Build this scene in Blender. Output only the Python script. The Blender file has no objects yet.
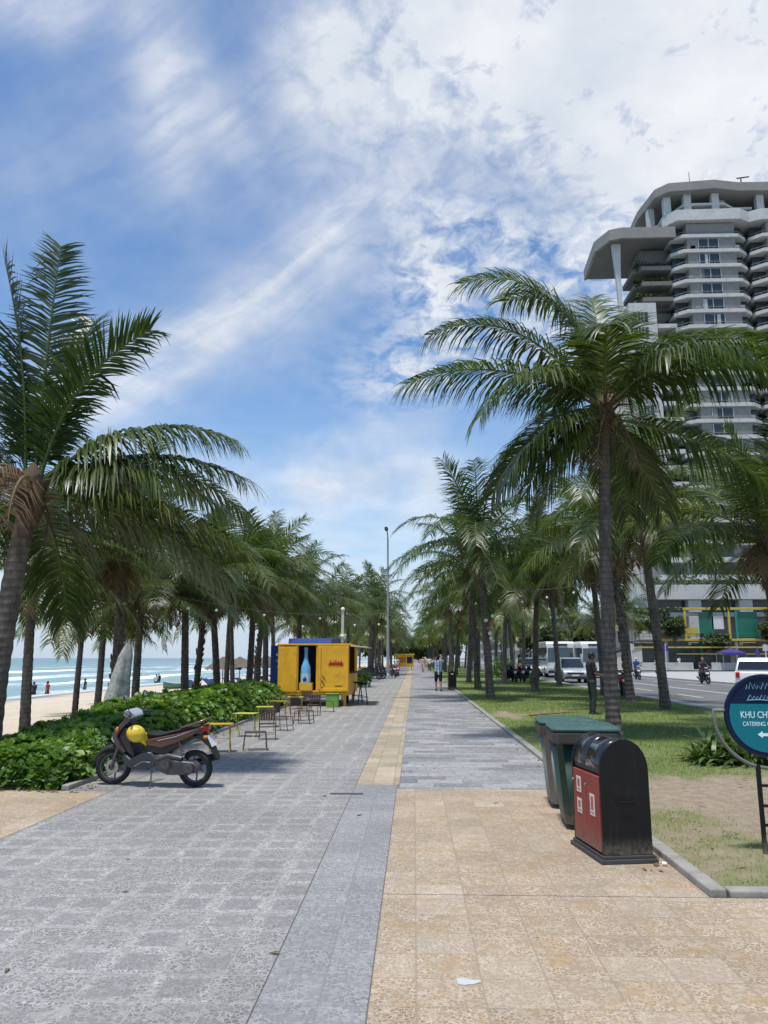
import bpy, math, random
import numpy as np
from mathutils import Vector, Matrix, noise as mnoise
R = math.radians
PI = math.pi
random.seed(7)
scene = bpy.context.scene
COL = scene.collection

# ------------------------------------------------------------------ helpers
def tag(o, label=None, cat=None, group=None, kind=None):
    if label: o['label'] = label
    if cat: o['category'] = cat
    if group: o['group'] = group
    if kind: o['kind'] = kind
    return o

def empty(name, loc=(0, 0, 0), rz=0.0, scale=1.0):
    o = bpy.data.objects.new(name, None)
    COL.objects.link(o)
    o.empty_display_size = 0.2
    o.location = loc
    o.rotation_euler = (0, 0, rz)
    o.scale = (scale, scale, scale)
    return o

def copy_tree(o, parent=None):
    c = o.copy()
    COL.objects.link(c)
    if parent is not None:
        c.parent = parent
    for ch in list(o.children):
        copy_tree(ch, c)
    return c

class MB:
    def __init__(s):
        s.v = []; s.f = []; s.m = []; s.mi = 0; s.t = None
    def add(s, vs, fs):
        b = len(s.v)
        s.v.extend([tuple(x) for x in vs])
        for f in fs:
            s.f.append(tuple(i + b for i in f)); s.m.append(s.mi)
    def box(s, x0, x1, y0, y1, z0, z1):
        s.add([(x0,y0,z0),(x1,y0,z0),(x1,y1,z0),(x0,y1,z0),(x0,y0,z1),(x1,y0,z1),(x1,y1,z1),(x0,y1,z1)],
              [(0,3,2,1),(4,5,6,7),(0,1,5,4),(1,2,6,5),(2,3,7,6),(3,0,4,7)])
    def prism(s, pts, axis, lo, hi):
        # pts are 2D, extruded along axis ('x','y','z')
        n = len(pts)
        def P(a, b, c):
            return {'x': (c, a, b), 'y': (a, c, b), 'z': (a, b, c)}[axis]
        vs = [P(a, b, lo) for a, b in pts] + [P(a, b, hi) for a, b in pts]
        fs = [tuple(range(n))[::-1], tuple(range(n, 2*n))]
        for i in range(n):
            j = (i + 1) % n
            fs.append((i, j, n + j, n + i))
        s.add(vs, fs)
    def prismw(s, pts, widths, y0=0.0):
        # side profile in xz, half width per point
        n = len(pts)
        vs = [(a, y0 - w, b) for (a, b), w in zip(pts, widths)] + [(a, y0 + w, b) for (a, b), w in zip(pts, widths)]
        fs = [tuple(range(n)), tuple(range(n, 2*n))[::-1]]
        for i in range(n):
            j = (i + 1) % n
            fs.append((j, i, n + i, n + j))
        s.add(vs, fs)
    def tube(s, path, rad, seg=8, cap=True):
        n = len(path)
        path = [Vector(p) for p in path]
        if not hasattr(rad, '__len__'): rad = [rad]*n
        up = Vector((0, 0, 1))
        d0 = (path[1]-path[0]).normalized()
        ref = up if abs(d0.z) < 0.9 else Vector((1, 0, 0))
        a = d0.cross(ref).normalized()
        vs = []; fs = []
        for i in range(n):
            if i == 0: d = path[1]-path[0]
            elif i == n-1: d = path[-1]-path[-2]
            else: d = path[i+1]-path[i-1]
            if d.length < 1e-9: d = Vector((0, 0, 1))
            d.normalize()
            a = (a - d*a.dot(d))
            if a.length < 1e-6: a = d.orthogonal()
            a.normalize()
            b = d.cross(a)
            for k in range(seg):
                t = 2*PI*k/seg
                vs.append(path[i] + (a*math.cos(t) + b*math.sin(t))*rad[i])
        for i in range(n-1):
            for k in range(seg):
                k2 = (k+1) % seg
                fs.append((i*seg+k, i*seg+k2, (i+1)*seg+k2, (i+1)*seg+k))
        if cap:
            fs.append(tuple(range(seg))[::-1])
            fs.append(tuple((n-1)*seg+k for k in range(seg)))
        s.add(vs, fs)
    def lathe(s, prof, seg=24, origin=(0, 0, 0), axis='z', closed=False):
        # prof: list of (r, h)
        vs = []; fs = []
        n = len(prof)
        o = Vector(origin)
        for r, h in prof:
            for k in range(seg):
                t = 2*PI*k/seg
                c, d = r*math.cos(t), r*math.sin(t)
                p = {'z': (c, d, h), 'y': (c, h, d), 'x': (h, c, d)}[axis]
                vs.append(o + Vector(p))
        m = n if closed else n-1
        for i in range(m):
            i2 = (i+1) % n
            for k in range(seg):
                k2 = (k+1) % seg
                fs.append((i*seg+k, i*seg+k2, i2*seg+k2, i2*seg+k))
        if not closed:
            if prof[0][0] > 1e-6: fs.append(tuple(range(seg))[::-1])
            if prof[-1][0] > 1e-6: fs.append(tuple((n-1)*seg+k for k in range(seg)))
        s.add(vs, fs)
    def ball(s, c, r, sx=1, sy=1, sz=1, seg=12, rings=8):
        vs = []; fs = []
        c = Vector(c)
        for i in range(rings+1):
            ph = PI*i/rings
            for k in range(seg):
                t = 2*PI*k/seg
                vs.append(c + Vector((r*sx*math.sin(ph)*math.cos(t), r*sy*math.sin(ph)*math.sin(t), r*sz*math.cos(ph))))
        for i in range(rings):
            for k in range(seg):
                k2 = (k+1) % seg
                fs.append((i*seg+k, (i+1)*seg+k, (i+1)*seg+k2, i*seg+k2))
        s.add(vs, fs)
    def cap(s, p0, p1, r0, r1, seg=10):
        p0 = Vector(p0); p1 = Vector(p1)
        d = p1-p0
        L = d.length
        if L < 1e-6: L = 1e-6; d = Vector((0, 0, 1e-6))
        d = d/L
        path = []; rad = []
        for a in (-85, -55, -25):
            path.append(p0 + d*r0*math.sin(R(a))); rad.append(r0*math.cos(R(a)))
        for t in (0, .5, 1):
            path.append(p0.lerp(p1, t)); rad.append(r0+(r1-r0)*t)
        for a in (25, 55, 85):
            path.append(p1 + d*r1*math.sin(R(a))); rad.append(r1*math.cos(R(a)))
        s.tube(path, rad, seg)
    def quad(s, a, b, c, d):
        s.add([a, b, c, d], [(0, 1, 2, 3)])
    def mesh(s, name, mats):
        me = bpy.data.meshes.new(name)
        me.from_pydata([tuple(map(float, v)) for v in s.v], [], s.f)
        if not isinstance(mats, (list, tuple)): mats = [mats]
        for m in mats: me.materials.append(m)
        if len(mats) > 1:
            me.polygons.foreach_set('material_index', np.array(s.m, dtype=np.int32))
        if s.t is not None:
            at = me.attributes.new('tint', 'FLOAT', 'POINT')
            at.data.foreach_set('value', np.array(s.t, dtype=np.float32))
        me.update()
        return me
    def build(s, name, mats, parent=None, smooth=None, bevel=0, seg=2, loc=None):
        me = s.mesh(name, mats)
        fix_normals(me)
        o = bpy.data.objects.new(name, me)
        COL.objects.link(o)
        if parent is not None: o.parent = parent
        if smooth:
            me.polygons.foreach_set('use_smooth', np.ones(len(me.polygons), dtype=bool))
            me.set_sharp_from_angle(angle=R(smooth))
        if bevel:
            b = o.modifiers.new('Bevel', 'BEVEL'); b.width = bevel; b.segments = seg; b.limit_method = 'ANGLE'; b.angle_limit = R(35)
            b.harden_normals = False
        if loc: o.location = loc
        return o

def fix_normals(me):
    import bmesh
    if len(me.polygons) > 30000: return
    bm = bmesh.new(); bm.from_mesh(me)
    bmesh.ops.recalc_face_normals(bm, faces=bm.faces)
    bm.to_mesh(me); bm.free()

def npmesh(name, V, F, mat, tint=None, nper=4):
    """fast mesh from numpy arrays; F is (n,nper)"""
    me = bpy.data.meshes.new(name)
    nv, nf = len(V), len(F)
    me.vertices.add(nv); me.vertices.foreach_set('co', V.astype(np.float32).ravel())
    me.loops.add(nf*nper); me.loops.foreach_set('vertex_index', F.astype(np.int32).ravel())
    me.polygons.add(nf)
    me.polygons.foreach_set('loop_start', np.arange(0, nf*nper, nper, dtype=np.int32))
    if tint is not None:
        at = me.attributes.new('tint', 'FLOAT', 'POINT')
        at.data.foreach_set('value', tint.astype(np.float32))
    me.materials.append(mat)
    me.update(calc_edges=True); me.validate()
    return me

def link(name, me, parent=None):
    o = bpy.data.objects.new(name, me); COL.objects.link(o)
    if parent is not None: o.parent = parent
    return o

def text_mb(txt, size, mat, name, parent, M, depth=0.003, align='LEFT', sx=1.0):
    cu = bpy.data.curves.new('lettering', 'FONT')
    cu.body = txt; cu.size = size; cu.extrude = depth; cu.align_x = align; cu.resolution_u = 3
    t = bpy.data.objects.new('lettering_tmp', cu); COL.objects.link(t)
    dg = bpy.context.evaluated_depsgraph_get()
    me = bpy.data.meshes.new_from_object(t.evaluated_get(dg))
    bpy.data.objects.remove(t); bpy.data.curves.remove(cu)
    me.materials.clear(); me.materials.append(mat)
    o = link(name, me, parent)
    me.transform(M @ Matrix.Diagonal((sx, 1, 1, 1)))
    return o

# ------------------------------------------------------------------ materials
class NT:
    def __init__(s, nt): s.nt = nt; s.n = nt.nodes; s.l = nt.links
    def node(s, t, **kw):
        n = s.n.new(t)
        for k, v in kw.items(): setattr(n, k, v)
        return n
    def put(s, sock, v):
        if v is None: return
        if isinstance(v, bpy.types.NodeSocket): s.l.new(v, sock)
        else: sock.default_value = v
    def math(s, op, a, b=None, c=None, clamp=False):
        n = s.node('ShaderNodeMath', operation=op); n.use_clamp = clamp
        s.put(n.inputs[0], a); s.put(n.inputs[1], b); s.put(n.inputs[2], c)
        return n.outputs[0]
    def vmath(s, op, a, b=None, scale=None):
        n = s.node('ShaderNodeVectorMath', operation=op)
        s.put(n.inputs[0], a); s.put(n.inputs[1], b)
        if scale is not None: s.put(n.inputs['Scale'], scale)
        return n.outputs['Value'] if op in ('DOT_PRODUCT', 'LENGTH', 'DISTANCE') else n.outputs[0]
    def mix(s, f, a, b, mode='MIX'):
        n = s.node('ShaderNodeMix', data_type='RGBA', blend_type=mode)
        s.put(n.inputs[0], f)
        for k, v in ((6, a), (7, b)):
            if isinstance(v, (tuple, list)) and len(v) == 3: v = (*v, 1)
            s.put(n.inputs[k], v)
        return n.outputs[2]
    def noise(s, vec, scale, detail=4, rough=.55, dist=0):
        n = s.node('ShaderNodeTexNoise')
        s.put(n.inputs['Vector'], vec)
        n.inputs['Scale'].default_value = scale; n.inputs['Detail'].default_value = detail
        n.inputs['Roughness'].default_value = rough; n.inputs['Distortion'].default_value = dist
        return n.outputs['Fac']
    def voro(s, vec, scale, feature='F1', out='Distance', rnd=1.0):
        n = s.node('ShaderNodeTexVoronoi', feature=feature)
        s.put(n.inputs['Vector'], vec); n.inputs['Scale'].default_value = scale
        n.inputs['Randomness'].default_value = rnd
        return n.outputs[out]
    def ramp(s, f, a, b, lo=0.0, hi=1.0, smooth=True):
        n = s.node('ShaderNodeMapRange')
        if smooth: n.interpolation_type = 'SMOOTHSTEP'
        s.put(n.inputs[0], f); s.put(n.inputs[1], a); s.put(n.inputs[2], b)
        s.put(n.inputs[3], lo); s.put(n.inputs[4], hi)
        return n.outputs[0]
    def scaled(s, vec, sc, loc=(0, 0, 0)):
        n = s.node('ShaderNodeMapping')
        s.put(n.inputs[0], vec); n.inputs['Scale'].default_value = sc; n.inputs['Location'].default_value = loc
        return n.outputs[0]
    def sep(s, v):
        n = s.node('ShaderNodeSeparateXYZ'); s.put(n.inputs[0], v); return n.outputs
    def comb(s, x, y, z):
        n = s.node('ShaderNodeCombineXYZ'); s.put(n.inputs[0], x); s.put(n.inputs[1], y); s.put(n.inputs[2], z); return n.outputs[0]
    def coord(s): return s.node('ShaderNodeTexCoord').outputs['Object']
    def wpos(s): return s.node('ShaderNodeNewGeometry').outputs['Position']
    def attr(s, name): return s.node('ShaderNodeAttribute', attribute_name=name).outputs['Fac']
    def bump(s, h, strength=.3, dist=.01):
        n = s.node('ShaderNodeBump'); s.put(n.inputs['Height'], h)
        n.inputs['Strength'].default_value = strength; n.inputs['Distance'].default_value = dist
        return n.outputs[0]

def newmat(name):
    m = bpy.data.materials.new(name); m.use_nodes = True
    t = NT(m.node_tree)
    b = t.n['Principled BSDF']
    return m, t, b

_mats = {}
def mat(name, col, rough=.6, metal=0.0, var=.12, scale=6.0, bump=0.0, dirt=0.0, coat=0.0, spec=.5, dirtcol=(.12, .10, .08), foot=0.0, streak=0.0):
    if name in _mats: return _mats[name]
    m, t, b = newmat(name)
    co = t.coord()
    n = t.noise(co, scale, 5, .6)
    f = t.ramp(n, .25, .75, 1-var, 1+var, False)
    c = t.mix(1.0, (*col, 1), t.comb(f, f, f), 'MULTIPLY')
    if dirt > 0:
        d = t.noise(co, scale*.7+1.3, 7, .7)
        c = t.mix(t.ramp(d, .5, .72, 0, dirt), c, (*dirtcol, 1))
    if streak > 0:      # run-off marks and scuffs
        sn = t.noise(t.scaled(co, (14, 14, 1.1)), 2.0, 6, .7)
        c = t.mix(t.ramp(sn, .52, .72, 0, streak), c, (*dirtcol, 1))
        sc = t.noise(t.scaled(co, (3, 3, 30)), 3.0, 4, .6)
        c = t.mix(t.ramp(sc, .66, .74, 0, streak*.8), c, (.22, .20, .17, 1))
    if foot > 0:        # dried mud splashed up from the ground
        z = t.sep(co)[2]
        c = t.mix(t.math('MULTIPLY', t.ramp(z, 0.0, foot, .85, 0), t.ramp(t.noise(co, 22, 5, .7), .3, .6)), c, (.20, .17, .13, 1))
    t.put(b.inputs['Base Color'], c)
    t.put(b.inputs['Roughness'], t.ramp(n, .2, .8, max(0.03, rough-.08), min(1, rough+.1), False))
    b.inputs['Metallic'].default_value = metal
    b.inputs['Coat Weight'].default_value = coat
    b.inputs['Specular IOR Level'].default_value = spec
    if bump:
        t.put(b.inputs['Normal'], t.bump(t.noise(co, scale*6, 4, .6), bump, .01))
    _mats[name] = m
    return m

def leafmat(name, dark, mid, light, rough=.42, transl=.25, spec=.5):
    m, t, b = newmat(name)
    ti = t.attr('tint')
    rnd = t.node('ShaderNodeObjectInfo').outputs['Random']
    ti = t.math('ADD', ti, t.math('MULTIPLY', t.math('SUBTRACT', rnd, .5), .16))
    n = t.node('ShaderNodeValToRGB')
    t.put(n.inputs[0], ti)
    e = n.color_ramp.elements
    e[0].position = .05; e[0].color = (*dark, 1)
    e[1].position = .95; e[1].color = (*light, 1)
    x = e.new(.5); x.color = (*mid, 1)
    c = n.outputs[0]
    t.put(b.inputs['Base Color'], c)
    b.inputs['Roughness'].default_value = rough
    b.inputs['Specular IOR Level'].default_value = spec
    tr = t.node('ShaderNodeBsdfTranslucent')
    t.put(tr.inputs[0], t.mix(1.0, c, (1.5, 1.6, .5, 1), 'MULTIPLY'))
    ms = t.node('ShaderNodeMixShader'); ms.inputs[0].default_value = transl
    t.l.new(b.outputs[0], ms.inputs[1]); t.l.new(tr.outputs[0], ms.inputs[2])
    t.l.new(ms.outputs[0], t.n['Material Output'].inputs[0])
    return m
# ------------------------------------------------------------------ camera
cam = bpy.data.cameras.new('camera'); camo = bpy.data.objects.new('camera', cam); COL.objects.link(camo)
camo.location = (0, 0, 1.6); camo.rotation_euler = (R(90+10.743), 0, R(2.1935))
cam.sensor_fit = 'VERTICAL'; cam.sensor_height = 34.6; cam.sensor_width = 25.95; cam.lens = 26.0
cam.clip_end = 20000; cam.clip_start = .05
scene.camera = camo
scene.view_settings.view_transform = 'Standard'; scene.view_settings.look = 'None'
scene.view_settings.exposure = 0.2; scene.view_settings.gamma = 1.0
scene.view_settings.use_curve_mapping = False
scene.cycles.max_bounces = 6; scene.cycles.transparent_max_bounces = 8
scene.cycles.use_denoising = True

# ------------------------------------------------------------------ sun and sky
SUN_EL, SUN_AZ = R(74), R(-150)      # azimuth clockwise from +Y : sun very high, behind the camera's left
sun = bpy.data.lights.new('sun', 'SUN'); sun.energy = 3.6; sun.angle = R(5.0); sun.color = (1, .96, .90)
suno = bpy.data.objects.new('sun', sun); COL.objects.link(suno)
sd = Vector((math.sin(SUN_AZ)*math.cos(SUN_EL), math.cos(SUN_AZ)*math.cos(SUN_EL), math.sin(SUN_EL)))
suno.rotation_euler = sd.to_track_quat('Z', 'Y').to_euler()
suno.location = (0, 0, 60)

world = bpy.data.worlds.new('World'); scene.world = world; world.use_nodes = True
w = NT(world.node_tree)
bg = w.n['Background']
sky = w.node('ShaderNodeTexSky', sky_type='NISHITA')
sky.sun_disc = False; sky.sun_elevation = SUN_EL; sky.sun_rotation = SUN_AZ
sky.altitude = 0; sky.air_density = 1.0; sky.dust_density = .35; sky.ozone_density = 2.2
D = w.vmath('NORMALIZE', w.node('ShaderNodeTexCoord').outputs['Generated'])
dx, dy, dz = w.sep(D)
az = w.math('ARCTAN2', dx, dy); el = w.math('ARCSINE', dz)
zc = w.math('MAXIMUM', dz, .03)
plane = w.comb(w.math('DIVIDE', dx, w.math('ADD', zc, .12)), w.math('DIVIDE', dy, w.math('ADD', zc, .12)), 0)
def blob(a0, e0, sa, se, rot, amp, power=1.0):
    """soft elliptical bank of cloud in the sky at azimuth a0 / elevation e0 (degrees)"""
    a = w.math('SUBTRACT', az, R(a0)); e = w.math('SUBTRACT', el, R(e0))
    c, s_ = math.cos(R(rot)), math.sin(R(rot))
    u = w.math('ADD', w.math('MULTIPLY', a, c), w.math('MULTIPLY', e, s_))
    v = w.math('SUBTRACT', w.math('MULTIPLY', e, c), w.math('MULTIPLY', a, s_))
    u = w.math('DIVIDE', u, R(sa)); v = w.math('DIVIDE', v, R(se))
    d = w.math('ADD', w.math('MULTIPLY', u, u), w.math('MULTIPLY', v, v))
    return w.math('MULTIPLY', w.math('EXPONENT', w.math('MULTIPLY', d, -1.0)), amp)
def sumof(xs):
    r = xs[0]
    for x in xs[1:]: r = w.math('ADD', r, x)
    return r
ripple = w.noise(w.scaled(plane, (22, 17, 1)), 1.0, 6, .62, .4)
ripple2 = w.noise(w.scaled(plane, (9, 9, 1)), 1.0, 7, .6, .6)
rotm = w.node('ShaderNodeMapping'); w.l.new(w.comb(az, el, 0), rotm.inputs[0])
rotm.inputs['Rotation'].default_value = (0, 0, R(-34)); rotm.inputs['Scale'].default_value = (7, 7, 1)
warp = w.noise(w.comb(az, el, 0), 9, 4, .6)
fibre = w.noise(w.comb(w.math('ADD', w.math('MULTIPLY', w.sep(rotm.outputs[0])[0], .55), w.math('MULTIPLY', warp, .8)),
                       w.math('ADD', w.math('MULTIPLY', w.sep(rotm.outputs[0])[1], 4.2), w.math('MULTIPLY', warp, 1.1)), 0), 1.1, 4, .5, .2)
broad = w.noise(w.comb(az, el, 0), 5.5, 5, .55, .3)
bank = sumof([blob(13, 42, 17, 7.5, -8, 1.25), blob(27, 35, 9, 6, 0, .8), blob(-4, 40, 7, 5, 20, .45), blob(16, 34, 9, 3.5, -25, .55), blob(31, 45, 14, 10, 0, .6)])
bank = w.math('MULTIPLY', bank, w.math('ADD', w.ramp(ripple2, .30, .60, .55, 1.04), w.ramp(ripple, .36, .62, -.22, .20)))
puff = sumof([blob(2.5, 27.3, 4.2, 3.4, -35, .95), blob(.2, 21.5, 5, 2.6, 10, .75), blob(8, 30, 6, 2.2, -20, .5), blob(11, 24, 5, 5, 0, .55), blob(19, 27, 6, 4, 0, .55)])
puff = w.math('MULTIPLY', puff, w.math('ADD', w.ramp(ripple2, .40, .60, .12, .95), w.ramp(ripple, .38, .60, -.22, .34)))
streak = sumof([blob(-14, 25.0, 12, 1.25, 34, .42), blob(-8, 30.8, 9, 1.1, 36, .32), blob(-16, 22.2, 9, .8, 30, .2), blob(-22, 19.2, 8, 3.0, 30, .5), blob(-9, 27, 12, 4.5, 30, .26),
                blob(-20, 38, 2.6, 5.2, 22, .62), blob(-15.5, 37, 1.6, 3.6, 40, .3), blob(-31, 41.5, 6, 2.4, 5, .75), blob(-25, 34, 10, 5, 30, .16), blob(-8, 40, 6, 4, 50, .42), blob(-3, 31, 7, 3, 35, .25)])
streak = w.math('MULTIPLY', streak, w.math('ADD', w.ramp(fibre, .25, .75, .5, 1.15), w.ramp(ripple2, .3, .7, -.16, .16)))
low = sumof([blob(-8, 13.5, 14, 2.0, 3, .6), blob(-5, 16.2, 7, 1.1, 8, .35), blob(2, 10.5, 14, 2.2, -4, .5), blob(-14, 8, 20, 3, 0, .3)])
low = w.math('MULTIPLY', low, w.ramp(broad, .3, .65, .3, 1.2))
veil = w.ramp(broad, .35, .75, .02, .20)
total = w.math('MAXIMUM', sumof([bank, puff, streak, low, veil]), 0.0)
hz = w.ramp(el, R(-2), R(24), .66, 0, True)
hzn = w.math('MULTIPLY', hz, w.ramp(w.noise(w.scaled(D, (2.5, 2.5, 16)), 1.6, 5, .6), .3, .62, .55, 1.15))
total = w.math('MAXIMUM', total, hzn)
total = w.math('MINIMUM', total, .97)
# hue of the clear air
hs = w.node('ShaderNodeHueSaturation'); hs.inputs['Saturation'].default_value = 1.17; hs.inputs['Value'].default_value = 1.0
w.l.new(sky.outputs[0], hs.inputs['Color'])
ccol = w.mix(w.ramp(w.noise(plane, 3.0, 5, .6), .3, .7), (*[4.6*k for k in (.84, .92, 1.04)], 1), (*[5.3*k for k in (1.0, 1.02, 1.06)], 1))
skyc = w.mix(total, hs.outputs[0], ccol)
skyc = w.mix(w.ramp(el, R(-1), R(11), .85, 0), skyc, (3.0, 3.75, 4.6))     # pale blue air over the sea
w.put(bg.inputs[0], skyc)
bg.inputs[1].default_value = .15
# ------------------------------------------------------------------ ground, paving, beach, sea, road
def tiles(t, P, sx, sy, joint, offset=False):
    """tile grid in plan: returns per-tile random, joint mask, distance from the tile's edge"""
    x, y, z = t.sep(P)
    u = t.math('DIVIDE', x, sx); v = t.math('DIVIDE', y, sy)
    if offset:
        u = t.math('ADD', u, t.math('MULTIPLY', t.math('FLOOR', v), .37))
    iu, iv = t.math('FLOOR', u), t.math('FLOOR', v)
    wn = t.node('ShaderNodeTexWhiteNoise', noise_dimensions='3D'); t.put(wn.inputs['Vector'], t.comb(iu, iv, 0))
    fu = t.math('MULTIPLY', t.math('SUBTRACT', .5, t.math('ABSOLUTE', t.math('SUBTRACT', t.math('FRACT', u), .5))), sx)
    fv = t.math('MULTIPLY', t.math('SUBTRACT', .5, t.math('ABSOLUTE', t.math('SUBTRACT', t.math('FRACT', v), .5))), sy)
    d = t.math('MINIMUM', fu, fv)
    return wn.outputs['Value'], t.ramp(d, joint*.4, joint*1.4, 1, 0), d, wn.outputs['Color']

def paving(name, base, dark, chip, jointc, sx, sy, offset=False, rnd=.16, core=.0, hue=None, crack=.5, vs=24, stain=.5, orange=0):
    m, t, b = newmat(name)
    P = t.wpos()
    r, jm, d, rc = tiles(t, P, sx, sy, .006, offset)
    vd = t.voro(P, vs, 'DISTANCE_TO_EDGE'); vc = t.voro(P, vs, 'F1', 'Color')
    crackm = t.ramp(vd, .02, .12, 1, 0)
    cellv = t.sep(vc)[0]
    Pt = t.vmath('ADD', P, t.vmath('SCALE', rc, None, 40.0))       # each slab its own cut of stone
    n1 = t.noise(P, .55, 6, .65); n2 = t.noise(Pt, 6, 5, .6); n3 = t.noise(P, 90, 2, .6)
    c = t.mix(t.ramp(n2, .3, .7), base, dark)
    if hue: c = t.mix(t.ramp(t.sep(rc)[1], .4, 1.0, 0, .6), c, hue)
    c = t.mix(t.math('MULTIPLY', t.ramp(cellv, .55, .95), .45), c, chip)
    c = t.mix(t.math('MULTIPLY', crackm, t.math('MULTIPLY', t.ramp(n2, .3, .6), crack)), c, chip)
    if orange:
        on = t.noise(P, 3.1, 5, .65)
        c = t.mix(t.math('MULTIPLY', t.ramp(on, .52, .68), orange), c, (.38, .235, .09))
    if core:
        cm = t.math('MULTIPLY', t.ramp(d, .035, .075), t.ramp(r, .15, .75))
        c = t.mix(t.math('MULTIPLY', cm, core), c, dark)
    f = t.math('MULTIPLY', t.math('ADD', 1-rnd, t.math('MULTIPLY', r, 2*rnd)), t.math('MULTIPLY', t.ramp(n1, .25, .75, .86, 1.12), t.ramp(n3, .2, .8, .88, 1.12)))
    c = t.mix(1.0, c, t.comb(f, f, f), 'MULTIPLY')
    c = t.mix(t.math('MULTIPLY', jm, .65), c, jointc)
    st = t.noise(t.scaled(P, (1, .6, 1)), 1.4, 8, .72)
    c = t.mix(t.ramp(st, .56, .74, 0, stain), c, (.10, .095, .085))
    sp = t.voro(P, 1.9, 'F1', 'Distance')
    c = t.mix(t.math('MULTIPLY', t.ramp(sp, .012, .03, 1, 0), .6), c, (.05, .045, .04))
    t.put(b.inputs['Base Color'], c)
    t.put(b.inputs['Roughness'], t.ramp(n2, .2, .8, .62, .85))
    h = t.math('SUBTRACT', t.math('MULTIPLY', n3, .3), t.math('ADD', t.math('MULTIPLY', crackm, .5), jm))
    t.put(b.inputs['Normal'], t.bump(h, .35, .004))
    return m
M_GREY = paving('grey_pebble_tile', (.262, .252, .232), (.158, .154, .146), (.46, .445, .415), (.33, .318, .295), .33, .33, core=.55, crack=.9, vs=38, stain=.10)
M_BAND = paving('blue_grey_band_tile', (.246, .242, .236), (.178, .179, .180), (.39, .39, .38), (.2, .2, .2), .46, .36, rnd=.08, crack=.7, vs=38, stain=.1)
M_TAN = paving('tan_pebble_tile', (.335, .252, .163), (.28, .19, .105), (.51, .435, .335), (.285, .225, .16), .33, .33, rnd=.07, hue=(.40, .325, .235), crack=1.0, vs=40, stain=.10, orange=.45)
M_SLATE = paving('grey_slab_paving', (.28, .27, .25), (.19, .188, .186), (.42, .415, .40), (.13, .13, .13), .6, .3, offset=True, rnd=.28, hue=(.19, .205, .222), crack=.3, stain=.25)
M_STRIP = paving('tan_strip_tile', (.385, .31, .21), (.33, .25, .155), (.50, .44, .34), (.2, .16, .12), .275, .5, rnd=.16, hue=(.38, .31, .22), crack=.5, stain=.2)
M_FAR = paving('pale_grey_tile', (.245, .235, .215), (.175, .17, .16), (.42, .41, .39), (.2, .2, .2), .36, .36, core=.5, crack=.5, stain=.25)

def sheet(name, x0, x1, y0, y1, z, m, nx=1, ny=1, zf=None):
    xs = np.linspace(x0, x1, nx+1); ys = np.linspace(y0, y1, ny+1)
    V = []; F = []
    for yy in ys:
        for xx in xs: V.append((xx, yy, z if zf is None else zf(xx, yy)))
    for j in range(ny):
        for i in range(nx):
            a = j*(nx+1)+i; F.append((a, a+1, a+nx+2, a+nx+1))
    mb = MB(); mb.add(V, F)
    o = mb.build(name, m); tag(o, kind='structure'); return o

# earth sheet to the horizon (landward side) ; the beach falls away to seaward
M_EARTH = mat('bare_earth', (.17, .155, .125), .9, var=.25, scale=.4)
sheet('ground', -5.2, 4000, -60, 7000, -.06, M_EARTH)
PX0, PX1 = -3.72, 2.0       # promenade between planting bed and lawn kerb
YB = 10.05
sheet('promenade_grey', PX0, -.76, -8, 330, 0.0, M_GREY)
sheet('promenade_band', -.752, -.23, -8, YB+.3, 0.0, M_BAND)
sheet('promenade_tan', -.222, 30, -8, 5.70, 0.0, M_TAN)
sheet('promenade_tan.001', -.222, PX1, 5.708, YB, 0.0, M_TAN)
sheet('promenade_tan_strip', -.752, -.20, YB+.306, 18.4, 0.0, M_STRIP)
sheet('promenade_band.001', -.752, -.20, 18.406, 18.95, 0.0, M_BAND)
sheet('promenade_tan_strip.001', -.752, -.20, 18.956, 330, 0.0, M_STRIP)
sheet('promenade_slab', -.192, PX1, YB+.008, 330, 0.0, M_SLATE)
sheet('promenade_tan.002', -30, PX0-.008, -8, 9.75, 0.0, M_TAN)
sheet('side_paving', -4.25, PX0-.008, 9.76, 330, 0.0, M_FAR)
# drain slot and worn line in the paving
mb = MB(); mb.box(-1.02, -.62, 9.62, 9.70, .001, .006)
o = mb.build('drain_slot', mat('dark_iron', (.05, .05, .05), .6)); tag(o, kind='structure')

sheet('mortar_bed', -4.25, PX1, -8, 330, -.005, mat('mortar', (.17, .165, .15), .9))
# kerb round the lawn
M_KERB = mat('kerb_stone', (.30, .285, .25), .8, var=.2, scale=5, bump=.3, dirt=.5)
mb = MB()
y = 5.72
while y < 300:
    L = .98 if y < 60 else 8
    mb.box(PX1+.004, PX1+.12, y, y+L-.008, -.05, .048+.006*math.sin(y*7)); y += L
x = PX1+.14
while x < 9.2:
    mb.box(x, x+.992, 5.72, 5.84, -.05, .048+.006*math.sin(x*5)); x += 1.0
o = mb.build('kerb', M_KERB, bevel=.012); tag(o, kind='structure')
mb = MB(); y = 9.8
while y < 200:
    L = 1.0 if y < 60 else 8
    mb.box(-4.36, -4.262, y, y+L-.01, -.05, .06); y += L
o = mb.build('planting_bed_kerb', M_KERB, bevel=.012); tag(o, kind='structure')

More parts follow.
